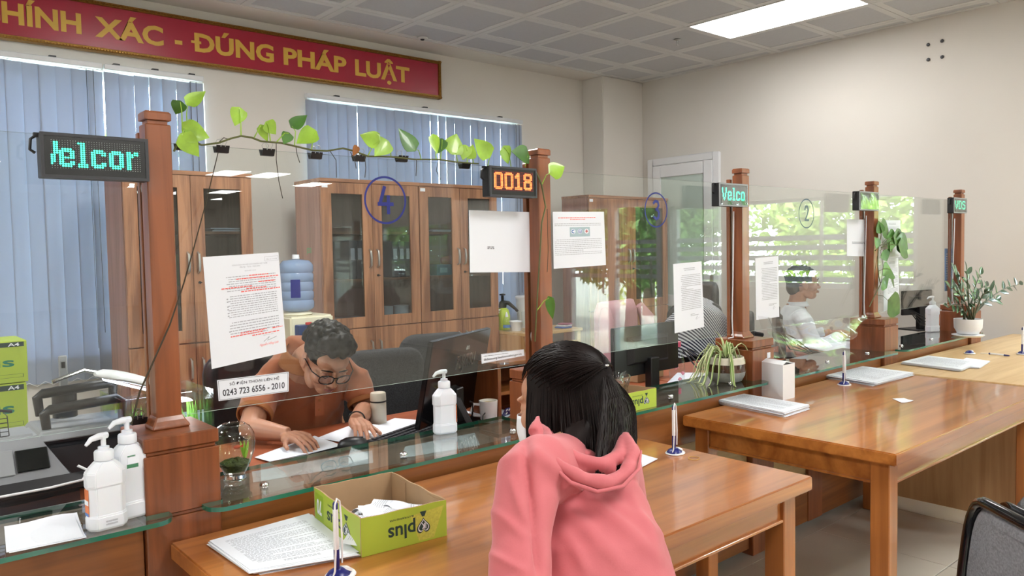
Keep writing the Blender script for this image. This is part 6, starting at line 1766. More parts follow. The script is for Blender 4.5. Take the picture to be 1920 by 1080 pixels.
# ------------------------------------------------------------ copier bay at the left
q = at(60, 860, z=ZT)
sx0, sx1 = -.02, .36
t = thing('document_scanner', 'grey document scanner with a dark window at the far left behind the glass', 'scanner', (at(132, 800, y=2.40).x-.40, 2.28, ZT))
t.scale = (1, 1, .84)
w = .40; gm = mat('scanner_grey', (150, 152, 158), .45)
mk('base', B().loft([[(0, .02, 0), (w, .02, 0), (w, .30, 0), (0, .30, 0)], [(.0, .04, .12), (w, .04, .12), (w, .29, .12), (0, .29, .12)]]), M['dgrey'], t, smooth=0, bevel=.008, seg=2)
mk('upper_body', B().loft([[(.0, .05, .122), (w*.97, .05, .122), (w*.97, .28, .122), (0, .28, .122)], [(0, .13, .26), (w*.80, .13, .26), (w*.80, .27, .26), (0, .27, .26)]]), gm, t, smooth=0, bevel=.008, seg=2)
ang = math.atan2(.08, .138)
b = B(); b.M = T((w*.66, .082, .185)) @ RX(-ang); b.box(0, .075, -.004, .001, -.03, .04); mk('display', b, M['led_panel'], t, smooth=0, bevel=.002, label='dark display window')
b = B(); b.M = T((w*.50, .082, .185)) @ RX(-ang); b.box(-.02, .06, -.003, .001, -.035, .045); mk('control_panel', b, M['grey'], t, smooth=0, bevel=.002)
b = B(); b.M = T((w*.50, .078, .170)) @ RX(-ang); b.box(0, .03, -.004, .0, -.01, .01); mk('button', b, M['led_panel'], t, smooth=0)
mk('scoop_tray', B().loft([[(.02, -.0, .10), (w*1.04, -.0, .10), (w*1.04, .045, .125), (.02, .045, .125)], [(.02, 0, .115), (w*1.04, 0, .115), (w*1.04, .045, .14), (.02, .045, .14)]]), M['black'], t, smooth=0, bevel=.004)
mk('tray_lip', B().tube([(w*.2, -.006, .118), (w*.8, -.006, .118), (w*1.0, .0, .122), (w*1.05, .03, .14), (w*1.0, .05, .155)], .004, 8), M['white'], t, label='white tray lip')
b = B(); b.grid(lambda u, v: Vector((w*(.1+1.0*u), -.004+.05*v*v, .112-.108*v+.006*math.sin(7*u+3*v))), 14, 6); mk('film_cover', b, M['film'], t, smooth=60)
mh = B(); b = mh
for i in range(9):
    for j in range(6):
        pass
t = thing('mesh_tray', 'black wire mesh basket on top of the scanner', 'basket', (t.location.x+.0, 2.42, ZT+.262*.84))
b = B()
for i in range(14): b.tube([(.02*i, 0, .0), (.02*i, .02, .05), (.02*i, .08, .05+.015*math.sin(i/13*PI))], .0012, 4)
for j in range(5): b.tube([(0, .005*j, .011*j), (.26, .005*j, .011*j)], .0012, 4)
mk('wire_mesh', b, M['black'], t, kind='stuff')
mk('rim', B().tube([(-.01, .08, .05), (.05, .09, .065), (.13, .10, .07), (.21, .09, .065), (.28, .08, .05)], .004, 6), M['black'], t)
# heavy punch with two lever handles
q = at(150, 800, y=2.62)
t = thing('binding_punch', 'black heavy-duty binding punch with two long bar handles behind the left glass', 'binding machine', (q.x, 2.56, ZT))
zt_ = at(165, 786, y=2.56).z-ZT
mk('body', B().box(-.12, .15, 0, .22, .001, zt_-.05), M['dgrey'], t, smooth=0, bevel=.02, seg=3)
mk('top_plate', B().loft([[(-.13, -.01, zt_-.048), (.16, -.01, zt_-.048), (.16, .23, zt_-.048), (-.13, .23, zt_-.048)], [(-.11, .01, zt_-.02), (.13, .01, zt_-.02), (.13, .21, zt_-.02), (-.11, .21, zt_-.02)]]), M['grey'], t, smooth=0, bevel=.004)
for k, (dy, dz) in enumerate(((.04, .0), (.14, .035))):
    z = zt_-.02+dz
    mk('lever_handle', B().tube([(-.09, dy, z-.01), (-.095, dy, z+.045), (-.08, dy, z+.055), (.10, dy, z+.065), (.115, dy, z+.055), (.112, dy, z+.0)], [.012, .014, .015, .015, .014, .011], 10), M['black'], t)
mk('silver_bar', B().tube([(-.05, .16, zt_+.10), (.04, .17, zt_+.125), (.09, .17, zt_+.11)], .006, 8), M['chrome'], t)
# box cutter standing in the punch
q = at(125, 700, y=2.72)
t = thing('cutter_knife', 'grey snap-off cutter knife standing upright behind the punch', 'knife', (q.x, 2.77, ZT+.252))
hk = at(125, 666, y=2.77).z-t.location.z
mk('grip', B().box(-.012, .012, -.004, .004, 0, hk), M['grey'], t, smooth=0, bevel=.003); mk('slider', B().box(-.005, .005, -.007, -.0042, hk*.7, hk*.85), M['black'], t, smooth=0)
mk('pot_holder', B().lathe([(.035, -.25), (.035, .03), (.033, .03), (.033, -.248), (.001, -.248)], n=20), M['black'], t)
# aquarium with a hood lamp
q = at(215, 800, y=2.50); qb = at(408, 800, y=2.50)
ax = q.x+.02; aw = qb.x-q.x-.03
t = thing('aquarium', 'small glass aquarium with green water plants behind the first post', 'aquarium', (ax, 2.50, ZT))
ht = at(300, 742, y=2.5).z-ZT
tank = B()
for (x0, x1, y0, y1) in ((0, aw, 0, .005), (0, aw, .245, .25), (0, .005, .0051, .2449), (aw-.005, aw, .0051, .2449)): tank.box(x0, x1, y0, y1, .004, ht)
for i, (x0, x1, y0, y1) in enumerate(((0, aw, 0, .005), (0, aw, .245, .25), (0, .005, .0051, .2449), (aw-.005, aw, .0051, .2449))):
    mk('glass_wall', B().box(x0, x1, y0, y1, .004, ht), M['clear'], t, smooth=0)
mk('gravel', B().box(.006, aw-.006, .006, .244, .004, .04), mat('gravel', (150, 130, 96), .9, var=.5, scale=90, bump=.8), t, smooth=0)
mk('water', B().box(.0055, aw-.0055, .0055, .2445, .041, ht-.03), thin_glass('tank_water', (.80, .90, .95), ior=1.33), t, smooth=0)
rnd = random.Random(6)
wp = mat('water_plant', (160, 206, 90), .6, var=.4, scale=30)
b = B()
for k in range(200):
    x, y = rnd.uniform(.02, aw-.02), rnd.uniform(.02, .22); h_ = rnd.uniform(.03, ht-.08); a = rnd.uniform(0, 6)
    leaf_mesh(b, (x, y, .04+h_*.3), (x+.02*math.cos(a), y+.02*math.sin(a), .04+h_), .010, (math.cos(a), -1, .2), 'oval', .1, .1, 3)
mk('water_plants', b, wp, t, smooth=0, kind='stuff')
t = thing('aquarium_lamp', 'white curved lamp arm leaning over the aquarium', 'lamp', (ax, 2.50, ZT+ht))
pa, pb = at(178, 703, y=2.62)-t.location, at(290, 730, y=2.62)-t.location
d_ = pb-pa; b = B(); rings = []
for k in range(9):
    u = k/8; c = pa+d_*u*1.3+Vector((0, 0, .012*math.sin(PI*u))); w_ = .065*min(1, .3+u*5)*(1 if u < .9 else .7); hh_ = .022*min(1, .4+u*4)
    rings.append([c+Vector((0, w_*math.cos(a), hh_*math.sin(a)*(1 if math.sin(a) > 0 else .5))) for a in [2*PI*i/16 for i in range(16)]])
b.loft(rings); mk('lamp_head', b, M['white'], t, smooth=60)
mk('lamp_tube', B().loft([[tuple(c+Vector((0, .03*math.cos(a), -.008+.004*math.sin(a)))) for a in [2*PI*i/8 for i in range(8)]] for c in (pa+d_*.15, pa+d_*1.15)]), emit('aquarium_tube', (235, 240, 255), 5.0), t)
dl = bpy.data.lights.new('aquarium_lamp_light', 'POINT'); dl.energy = 3.0; dl.shadow_soft_size = .05; ol = bpy.data.objects.new('aquarium_lamp_light', dl); COL.objects.link(ol); ol.location = (ax+.2, 2.62, ZT+ht+.0); 
mk('lamp_leg', B().tube([pa+d_*1.2, pa+d_*1.3+Vector((.02, .0, -.04)), Vector((aw-.05, .2, .0))], .008, 8), M['white'], t)
# cartons stacked on the floor at the left edge
yq = 3.6
xr_ = at(52, 700, y=yq).x
zs = [at(50, 637, y=yq).z, at(50, 716, y=yq).z]
hc = zs[0]-zs[1]; z0 = zs[0]; k = 0
names = ['top lime-green carton of the stack at the left edge', 'second lime-green carton from the top at the left edge', 'third lime-green carton from the top of the stack', 'lowest lime-green carton of the stack']
cz = [(zs[1]+.002, zs[0]), (zs[1]-hc*1.15, zs[1]), (zs[1]-hc*2.2, zs[1]-hc*1.15-.002), (0, zs[1]-hc*2.2-.002)]
for (za, zb_), nm in zip(cz, names):
    if zb_-za < .04: continue
    t = thing('paper_carton', nm, 'carton', (xr_-.32+random.uniform(-.008, .008)-(.006 if nm[0] == 's' else 0), yq, za), group='lime-green cartons stacked by the copier')
    h_ = zb_-za-.001
    mk('carton', B().box(0, .32, 0, .24, 0, h_), M['lime'], t, smooth=0, bevel=.002)
    P = lambda u, v: Vector((.32*u, 0, h_*v)); off = Vector((0, -.0006, 0)); b = B()
    decal(b, P, 'plus', .30, .86, .32, .62, off, .02); mk('brand_print', b, mat('carton_ink', (30, 120, 96), .6), t, smooth=0, label='green printed lettering')
    b = B(); rect(b, P, .62, .97, .86, .97, off); mk('size_patch', b, M['ink_g'], t, smooth=0)
    b = B(); decal(b, P, 'A4', .80, .92, .875, .955, off*2, .02); mk('size_print', b, M['paper'], t, smooth=0)
    b = B()
    for q_ in ((.48, .95, .12, .125), (.48, .95, .20, .205), (.48, .485, .12, .205), (.945, .95, .12, .205)): rect(b, P, *q_, off)
    mk('box_outline', b, M['ink_g'], t, smooth=0)
# teal bag on the sill
q = at(140, 765, y=4.2)
t = thing('teal_bag', 'folded dark teal cloth bag lying on a low cabinet behind the cartons', 'bag', (q.x, 4.2, .55))
b = B(); b.loft([[(.18*math.cos(a)*s_, .09*math.sin(a)*s_, z) for a in [2*PI*i/20 for i in range(20)]] for s_, z in ((.9, 0), (1, .02), (.9, .05), (.4, .07), (.05, .072))]); mk('bag_body', b, mat('teal_cloth', (40, 84, 100), .8, bump=.2), t, smooth=60)
t2 = thing('low_cupboard', 'white low cupboard under the left window', 'cupboard', (q.x-.6, 4.0, 0))
mk('carcass', B().box(0, 1.3, .02, .45, .05, .53), M['upvc'], t2, smooth=0); mk('top', B().box(-.01, 1.31, -.005, .46, .5305, .5495), M['white'], t2, smooth=0)
for k in range(3): mk('door', B().box(.01+.43*k, .43*(k+1), 0, .0195, .06, .52), M['upvc'], t2, smooth=0, bevel=.002)

# clear film hanging over the lower part of screen 2
q = [at(*p, y=YG-.004) for p in ((1435, 612), (1628, 590), (1628, 662), (1448, 672))]
t = thing('plastic_film', 'loose crinkled clear film hanging from the screen marked 2', 'plastic film', at(1530, 600, y=YG-.004))
o_ = t.location.copy(); P = bil([q[3]-o_, q[2]-o_, q[1]-o_, q[0]-o_])
b = B(); b.grid(lambda u, v: P(u, v)+Vector((0, -.012+.010*math.sin(9*v+3*math.sin(4*u))*(1-.4*v)+.004*math.sin(23*u+8*v)-.03*(1-v)*u, .008*math.sin(7*u)*(1-v))), 50, 26)
mk('film', b, M['film'], t, smooth=70)
q = [at(*p, y=YG-.004) for p in ((1417, 592), (1470, 600), (1490, 665), (1444, 676))]
t = thing('plastic_film', 'narrow folded strip of clear film beside the third pedestal', 'plastic film', at(1450, 640, y=YG-.004))
o_ = t.location.copy(); P2 = bil([q[3]-o_, q[2]-o_, q[1]-o_, q[0]-o_])
b = B(); b.grid(lambda u, v: P2(u, v)+Vector((0, -.02+.010*math.sin(14*u+2*v), 0)), 20, 20); mk('film', b, M['film'], t, smooth=70)
# papers and small things on the farther worktops
stack('paper_sheet', 'white papers on the worktop behind the crinkled film', 'paper', ((1500, 650), (1590, 668), (1640, 640), (1540, 632)), ZT+.001, 4, .001, printed=False, seed=41)
stack('paper_sheet', 'papers on the worktop behind the spider plant', 'paper', ((1240, 730), (1330, 735), (1350, 700), (1270, 700)), ZT+.001, 3, .001, printed=False, seed=42)
for (px_, py_, y_, lab) in ((1500, 660, 2.45, 'tangled black cables on the worktop behind the crinkled film'), (1740, 612, 2.45, 'black cables hanging behind the last screen'), (1330, 705, 2.4, 'dark cables beside the spider plant pot')):
    o_ = at(px_, py_, y=y_); t = thing('cable', lab, 'cable', (o_.x, o_.y, ZT))
    h_ = max(o_.z-ZT, .05); rnd = random.Random(px_)
    for k in range(4): mk('wire', B().tube([(-.12+.02*k, .08, h_+.10), (-.05+.02*k, .04, h_+.02*k), (.03+.03*k, .0, h_*.6), (.10+.04*k, -.02, .004), (.16+.03*k, .0, .004)], .004, 6), M['black'], t)

# contents of the cabinets
def cab_at(i, px_, py_, dy=.15):
    return at(px_, py_, y=CY+dy)
def shelf_z(i, k): return cabs[i][1][k]+.0095
def in_cab(i, px_, k): 
    p = at(px_, 400, y=CY+.16); return Vector((p.x, CY+.16, shelf_z(i, k) if k >= 0 else sp_+.0135))
def binder(i, px_, k, n, col, lab, w=.05, h=.26, nm='ring_binder', cat='binder'):
    p = in_cab(i, px_, k)
    for j in range(n):
        t = thing(nm, lab+(', number %s from the left' % ['one', 'two', 'three', 'four'][j] if n > 1 else ''), cat, (p.x+j*(w+.004), CY+.06, p.z), group=lab)
        b = B().box(0, w, 0, .24, 0, h); mk('cover', b, col, t, smooth=0, bevel=.002); mk('spine_label', B().box(w*.2, w*.8, -.001, -.0002, h*.5, h*.8), M['paper'], t, smooth=0)
bl_ = mat('binder_blue', (36, 56, 130), .5); gy_ = mat('binder_grey', (90, 96, 104), .6); tl_ = mat('teal_card', (40, 140, 150), .5); gr_ = mat('green_card', (110, 170, 60), .5)
binder(0, 268, 0, 1, bl_, 'blue binder on the middle shelf of the left cabinet behind the first post', .06, .27)
binder(0, 268, -1, 1, bl_, 'blue binder on the bottom shelf of the left cabinet behind the first post', .06, .27)
binder(0, 335, 0, 1, gr_, 'green binder seen right of the first post in the left cabinet', .05, .2)
def flat(i, px_, k, n, cols, lab, w=.24, th_=.012):
    p = in_cab(i, px_, k)
    t = thing('papers', lab, 'papers', (p.x, CY+.06, p.z))
    for j in range(n): mk('folder', B().cbox((.01*math.sin(j*2), .12, th_*(j+.5)), (w, .22, th_*.9), Euler((0, 0, .08*math.sin(j*3)))), cols[j % len(cols)], t, smooth=0)
flat(0, 425, 1, 3, [M['paper'], M['grey']], 'slanting white papers on the top shelf of the left cabinet', .26, .008)
p = in_cab(0, 425, 0)
t = thing('carton_box', 'small white and light blue box on the middle shelf of the left cabinet', 'box', (p.x-.05, CY+.06, p.z)); mk('box_body', B().box(0, .15, 0, .12, 0, .13), M['white'], t, smooth=0, bevel=.002); mk('label', B().box(.05, .145, -.001, -.0002, .01, .12), mat('lightblue', (140, 196, 220), .5), t, smooth=0)
flat(2, 822, 1, 3, [M['paper']], 'flat white papers on the top shelf, right-hand middle cabinet', .26, .006)
for j, nm in enumerate(('left-hand', 'right-hand')):
    p = in_cab(2, 808, 0); t = thing('teal_box', nm+' teal cardboard box on the shelf behind the taped plain sheet', 'box', (p.x-.03+j*.145, CY+.05, p.z), group='teal boxes in the middle cabinet')
    mk('box_body', B().box(0, .135, 0, .12, 0, .085), tl_, t, smooth=0, bevel=.002); mk('label', B().box(.03, .10, -.001, -.0002, .02, .06), mat('teal_light', (120, 200, 206), .5), t, smooth=0)
p = in_cab(2, 822, 0)
t = thing('crumpled_cloth', 'crumpled salmon-pink cloth lying on the teal boxes', 'cloth', (p.x+.06, CY+.10, p.z+.086))
b = B(); rnd = random.Random(5); b.grid(lambda u, v: Vector((.09*math.cos(2*PI*u)*math.sin(PI*v)+.01*math.sin(20*u), .045*math.sin(2*PI*u)*math.sin(PI*v), .03-.03*math.cos(PI*v)+.009*math.sin(16*u+9*v))), 30, 12); mk('cloth', b, mat('salmon', (206, 120, 100), .8), t, smooth=60)
for j, nm in enumerate(('left', 'right')):
    p = in_cab(1, 726, -1); t = thing('paint_tub', nm+' white tub with a green base in the cabinet left of the ringed 4', 'tub', (p.x-.06+j*.14, CY+.12, p.z), group='white tubs in the middle cabinet')
    mk('tub', B().lathe([(.001, .03), (.055, .03), (.058, .12), (.06, .125), (.001, .13)], n=20), M['white'], t, smooth=40); mk('base_band', B().lathe([(.001, 0), (.055, 0), (.0565, .0295), (.001, .0295)], n=20), M['label_g'], t, smooth=40)
binder(1, 640, 0, 3, gy_, 'grey binders behind the glass, left middle cabinet', .055, .28)
flat(1, 650, -1, 4, [M['paper'], M['grey']], 'heap of papers in the bottom of the left middle cabinet', .28, .014)
flat(2, 905, -1, 3, [M['paper'], M['grey']], 'papers in the bottom right of the middle cabinets', .26, .012)
binder(1, 720, 0, 3, mat('binder_navy', (40, 46, 70), .5), 'dark binders behind the ringed 4', .055, .27)

# ------------------------------------------------------------ people
def ellip(b, c, r, R=None, n=16, m2=10):
    m0 = b.M.copy(); b.M = b.M @ T(c) @ (R if R else Matrix.Identity(4)); b.ball((0, 0, 0), r, n, m2); b.M = m0
def head_shapes(b, male=True):
    """adds skull, face, ears, neck root in head space: face towards -y, eyes at z=0, crown z=.115, chin z=-.115"""
    ellip(b, (0, .018, .025), (.074, .094, .088)); ellip(b, (0, -.030, -.030), (.060, .060, .078)); ellip(b, (0, -.052, -.088), (.034, .034, .028))
    ellip(b, (0, -.045, .035), (.060, .045, .045))
    for s_ in (-1, 1):
        ellip(b, (s_*.040, -.050, -.030), (.026, .034, .030)); ellip(b, (s_*.044, -.010, -.075), (.020, .045, .026), RX(.5))
        ellip(b, (s_*.030, -.083, .016), (.022, .010, .007)); ellip(b, (s_*.031, -.077, -.004), (.0135, .012, .011))
        ellip(b, (s_*.078, .012, -.012), (.007, .020, .031), RX(-.25)); ellip(b, (s_*.076, .006, -.034), (.006, .010, .012))
    b.tube([(0, -.086, .008), (0, -.097, -.012), (0, -.111, -.033), (0, -.106, -.041)], [.008, .009, .0115, .008], 10)
    for s_ in (-1, 1): ellip(b, (s_*.012, -.099, -.037), (.008, .010, .007))
    ellip(b, (0, -.090, -.058), (.020, .010, .005)); ellip(b, (0, -.088, -.068), (.017, .010, .006))
def finger(b, base, dirs, lens, r0):
    p = Vector(base); pts = [p]; rs = [r0]
    for i, (d, l) in enumerate(zip(dirs, lens)):
        p = p+Vector(d).normalized()*l; pts.append(p); rs.append(r0*(1-.10*(i+1)))
    out = [pts[0]]; ro = [rs[0]]
    for i in range(1, len(pts)):
        out += [pts[i-1].lerp(pts[i], .5), pts[i]]; ro += [(rs[i-1]+rs[i])/2*.95, rs[i]]
    b.tube(out, ro, 10); b.ball(pts[-1], rs[-1]*.98, 10, 6)
    for q, r_ in zip(pts[:-1], rs): b.ball(q, r_*1.02, 10, 6)
    return pts
def hand(b, wrist, fw, nrm, side, curl, nails=None, spread=.10, s_=1.0, point=None):
    """fw: towards the fingers, nrm: back of the hand, side=+1 when the thumb is on cross(fw, nrm)*side"""
    fw = Vector(fw).normalized(); nrm = (Vector(nrm)-fw*Vector(nrm).dot(fw)).normalized(); sd = fw.cross(nrm)*side
    W = Vector(wrist)
    K = W+fw*.088*s_
    for t_ in (-.030, -.010, .010, .029):
        b.tube([W+sd*t_*.6*s_+fw*.005, W+sd*t_*s_+fw*.05*s_, K+sd*t_*s_], [.013*s_, .0135*s_, .0115*s_], 10)
    b.tube([W+sd*.02*s_+fw*.01*s_, W+sd*.036*s_+fw*.035*s_-nrm*.006, W+sd*.040*s_+fw*.060*s_-nrm*.008], [.013*s_, .015*s_, .011*s_], 10)
    L = {0: (.042, .026, .020), 1: (.046, .029, .021), 2: (.043, .027, .020), 3: (.034, .021, .018)}
    tips = []
    for i, t_ in enumerate((.030, .010, -.010, -.029)):
        c = curl[i]; a0 = spread*(1.5-i)*.9
        f0 = (fw+sd*a0*.5)
        d1 = f0*math.cos(c*.9)-nrm*math.sin(c*.9); d2 = f0*math.cos(c*1.9)-nrm*math.sin(c*1.9); d3 = f0*math.cos(c*2.5)-nrm*math.sin(c*2.5)
        pts = finger(b, K+sd*t_*s_, (d1, d2, d3), [l*s_ for l in L[i]], (.0090 if i < 3 else .0078)*s_)
        tips.append((pts[-1], d3.normalized(), (nrm*math.cos(c*2.5)+f0*math.sin(c*2.5)).normalized()))
    td = (sd*.65+fw*.75-nrm*.25).normalized()
    pts = finger(b, W+sd*.036*s_+fw*.045*s_-nrm*.006, (td, (td+fw*.5-sd*.2).normalized()), (.036*s_, .028*s_), .0098*s_)
    tips.append((pts[-1], (td+fw*.5).normalized(), nrm))
    if nails is not None:
        for p, d, n in tips: 
            c = p+n*.0068*s_-d*.001; s2 = d.cross(n).normalized()
            nails.add([c-s2*.0048-d*.006, c+s2*.0048-d*.006, c+s2*.0044+d*.004+n*-.001, c+d*.0065-n*.0015, c-s2*.0044+d*.004-n*.001], [(0, 1, 2, 3, 4)])
    return tips
def folds(seed, amp, dirs):
    rnd = random.Random(seed); ph = [(rnd.uniform(0, 6), Vector(d)) for d in dirs]
    def f(co, n):
        s_ = 0
        for i, (p, d) in enumerate(ph): s_ += math.sin(co.dot(d)+p+1.6*math.sin(co.dot(d.yzx)*.6+p))
        return n*(amp*s_/len(ph))
    return f
def curly(b, C, rad, keep, n, r0, r1, seed):
    rnd = random.Random(seed); k = 0
    while k < n:
        u = Vector((rnd.gauss(0, 1), rnd.gauss(0, 1), rnd.gauss(0, 1))).normalized()
        if not keep(u): continue
        p = C+Vector((u.x*rad[0], u.y*rad[1], u.z*rad[2])); b.ball(p, rnd.uniform(r0, r1), 8, 5); k += 1

# --- the man in the burnt-orange polo shirt
YM = 2.62
Hc = at(612, 674, y=YM)
HM = T(Hc) @ RZ(-.12) @ RX(.62) @ RY(.10) @ SCL(1.02, 1.0, 1.0)
MN = thing('person', 'man in a burnt-orange polo shirt and glasses, head bowed, reading papers behind the glass', 'person', (Hc.x, Hc.y+.25, 0))
O = -Vector(MN.location)
b = B(); b.M = T(O) @ HM; head_shapes(b); b.M = T(O)
nb = HM @ Vector((0, .035, -.06)); Cst = Vector((Hc.x+.01, 2.84, 1.02))
b.tube([nb, nb.lerp(Cst, .5)+Vector((0, .01, .01)), Cst-Vector((0, 0, .05))], [.056, .058, .075], 14)
Rs, Ls = at(492, 735, y=2.86), at(672, 722, y=2.86)
Re, Le = at(470, 826, y=2.74), at(685, 768, y=2.80)
Rw, Lw = at(540, 818, y=2.62), at(668, 790, y=2.60)
Rw.z = max(Rw.z, ZT+.042); Re.z = max(Re.z, ZT+.06); Lw.z = max(Lw.z, ZT+.055)
b.tube([Rs, Rs.lerp(Re, .5), Re], [.052, .047, .041], 14); b.ball(Re, .041); b.tube([Re, Re.lerp(Rw, .35), Rw], [.041, .038, .026], 14)
b.tube([Ls, Ls.lerp(Le, .5), Le], [.052, .047, .041], 14); b.ball(Le, .041); b.tube([Le, Le.lerp(Lw, .35), Lw], [.041, .038, .027], 14)
nl = B(); nl.M = T(O)
Rt_ = at(598, 830, z=ZT+.04)
hand(b, Rw, (Rt_-Rw), (0, -.15, 1), 1, (.32, .36, .40, .46), nl, .10)
Lt_ = at(690, 820, z=ZT+.045)
hand(b, Lw, (Lt_-Lw)+Vector((0.02, -.02, -.02)), (.0, -.5, .9), -1, (.22, .55, .62, .66), nl, .12)
# torso core so that the figure is whole under the shirt
b.loft([[Vector((Hc.x+.02+rx*math.cos(a), y+ry*math.sin(a), z)) for a in [2*PI*i/20 for i in range(20)]] for rx, ry, y, z in ((.14, .10, 3.06, .50), (.14, .10, 3.0, .70), (.155, .105, 2.93, .88), (.12, .08, 2.87, 1.0), (.06, .05, 2.84, 1.04))])
sk = fuse(b, .0032, 3, .5)
mk('body', sk, M['skin2'], MN, smooth=180)
mk('fingernails', nl, M['nail'], MN, smooth=0)
# shirt
b = B(); b.M = T(O)
xc = (Rs.x+Ls.x)/2
b.loft([[Vector((xc+dx+rx*math.cos(a), y+ry*math.sin(a), z)) for a in [2*PI*i/28 for i in range(28)]] for rx, ry, y, z, dx in ((.185, .14, 3.06, .52, .01), (.18, .135, 3.02, .66, .01), (.185, .135, 2.97, .80, 0), (.20, .13, 2.92, .92, 0), (.165, .10, 2.89, 1.0, 0), (.10, .075, 2.87, 1.05, 0))])
b.tube([Rs+Vector((.05, .02, .01)), Rs, Rs.lerp(Re, .30), Rs.lerp(Re, .62)], [.07, .068, .064, .062], 16)
b.tube([Ls-Vector((.05, -.02, -.01)), Ls, Ls.lerp(Le, .30), Ls.lerp(Le, .66)], [.07, .068, .064, .062], 16)
b.tube([Rs+Vector((.02, .01, .02)), (xc-.06, 2.86, 1.05), (xc+.06, 2.86, 1.05), Ls+Vector((-.02, .01, .02))], [.05, .055, .055, .05], 14)
cap_ = lambda co, n: folds(4, .0045, ((60, 20, 35), (-30, 40, 70), (22, -10, -48)))(co, n)+folds(9, .006, ((18, 8, 26), (-22, 5, 20)))(co, n)
shirt = wood  # (name reused below only as material)
M['polo'] = mat('polo_cloth', (150, 84, 50), .85, var=.05, scale=6, bump=.25, bscale=420, sheen=.15)
M['polo_d'] = mat('polo_rib', (138, 82, 38), .85, var=.05, bump=.3, bscale=500)
mk('shirt', fuse(b, .006, 5, .6, cap_), M['polo'], MN, smooth=180)
def cuff(p, q, r, nm, mt_, par, w=.02):
    d = (q-p).normalized(); bb = B(); bb.M = T(O)
    ax_ = d.cross(Vector((0, 0, 1))).normalized(); ay = d.cross(ax_)
    rings = [[p+d*t_+ax_*(r_*math.cos(a))+ay*(r_*math.sin(a)) for a in [2*PI*i/28 for i in range(28)]] for t_, r_ in ((0, r-.004), (0.001, r), (w, r*.985), (w+.001, r-.006), (w*.5, r-.008))]
    bb.loft(rings, cap=False); mk(nm, bb, mt_, par, smooth=60)
cuff(Rs.lerp(Re, .58), Re, .0665, 'sleeve_cuff', M['polo_d'], MN); cuff(Ls.lerp(Le, .62), Le, .0665, 'sleeve_cuff', M['polo_d'], MN)
# collar: two leaves round the neck, placket
nk = nb.lerp(Cst, .62); b = B(); b.M = T(O)
def col(u, v):
    a = -PI/2+.30+u*(2*PI-.60)
    r = .072+.030*v; zz_ = .035-.055*v-.02*math.cos(a+PI/2)*1.2
    return Vector((nk.x+r*1.08*math.cos(a), nk.y+r*math.sin(a)+.012, nk.z+zz_+.012*math.sin(a)))
b.grid(col, 40, 5); b2 = B(); b2.M = T(O)
o_ = mk('collar', b, M['polo_d'], MN, smooth=60); md = o_.modifiers.new('t', 'SOLIDIFY'); md.thickness = .003
pf = at(596, 742, y=2.79); pe = at(596, 778, y=2.81)
b = B(); b.M = T(O); b.sheet([pe+Vector((-.018, -.012, 0)), pe+Vector((.018, -.012, 0)), pf+Vector((.018, -.012, 0)), pf+Vector((-.018, -.012, 0))], .003, 2, 6); mk('placket', b, M['polo'], MN, smooth=30)
for k in range(2): 
    c = pe.lerp(pf, .3+.5*k)+Vector((0, -.016, 0)); b = B(); b.M = T(O) @ T(c) @ RX(PI/2); b.lathe([(.001, 0), (.005, 0), (.005, .002), (.001, .002)], n=12); mk('button', b, M['polo_d'], MN)
# hair
b = B(); b.M = T(O) @ HM
ellip(b, (0, .022, .034), (.079, .099, .090))
keep = lambda u: (u.z > .30-.55*max(0, u.y)-.0) and not (u.y < -.55 and u.z < .55)
curly(b, Vector((0, .020, .034)), (.084, .104, .096), keep, 300, .009, .018, 5)
curly(b, Vector((0, .0, .050)), (.080, .095, .090), lambda u: u.y < -.25 and u.z > .42, 90, .010, .019, 6)
b.M = T(O)
def cut(bb, Mx, f):
    """keep only the part of the hair that lies off the face"""
    return bb
hb_ = fuse(b, .0036, 1, .4)
inv = (T(O) @ HM).inverted(); keepf = []
for f_ in hb_.f:
    c = inv @ (sum((Vector(hb_.v[i]) for i in f_), Vector())/len(f_))
    if c.y < -.052 and c.z < .050: continue
    if c.z < -.045: continue
    if abs(c.x) > .05 and c.y < .03 and c.z < .012: continue
    keepf.append(f_)
hb_.f = keepf; hb_.mi = [0]*len(keepf)
mk('hair', hb_, M['hair'], MN, smooth=180, label='short tousled black hair')
for s_ in (-1, 1):
    b = B(); b.M = T(O) @ HM; b.tube([(s_*.012, -.0915, .020), (s_*.030, -.0945, .027), (s_*.050, -.080, .019)], [.0022, .0032, .0015], 6); mk('eyebrow', b, M['hair'], MN)
    b = B(); b.M = T(O) @ HM; b.tube([(s_*.018, -.0865, -.008), (s_*.031, -.0905, -.011), (s_*.044, -.083, -.007)], [.0009, .0013, .0009], 5); mk('eyelashes', b, M['hair'], MN)
b = B(); b.M = T(O) @ HM; b.tube([(-.020, -.092, -.0635), (0, -.101, -.062), (.020, -.092, -.0635)], [.002, .0045, .002], 8); b.tube([(-.018, -.091, -.066), (0, -.098, -.069), (.018, -.091, -.066)], [.002, .0052, .002], 8); mk('lips', b, M['lip'], MN, smooth=60)
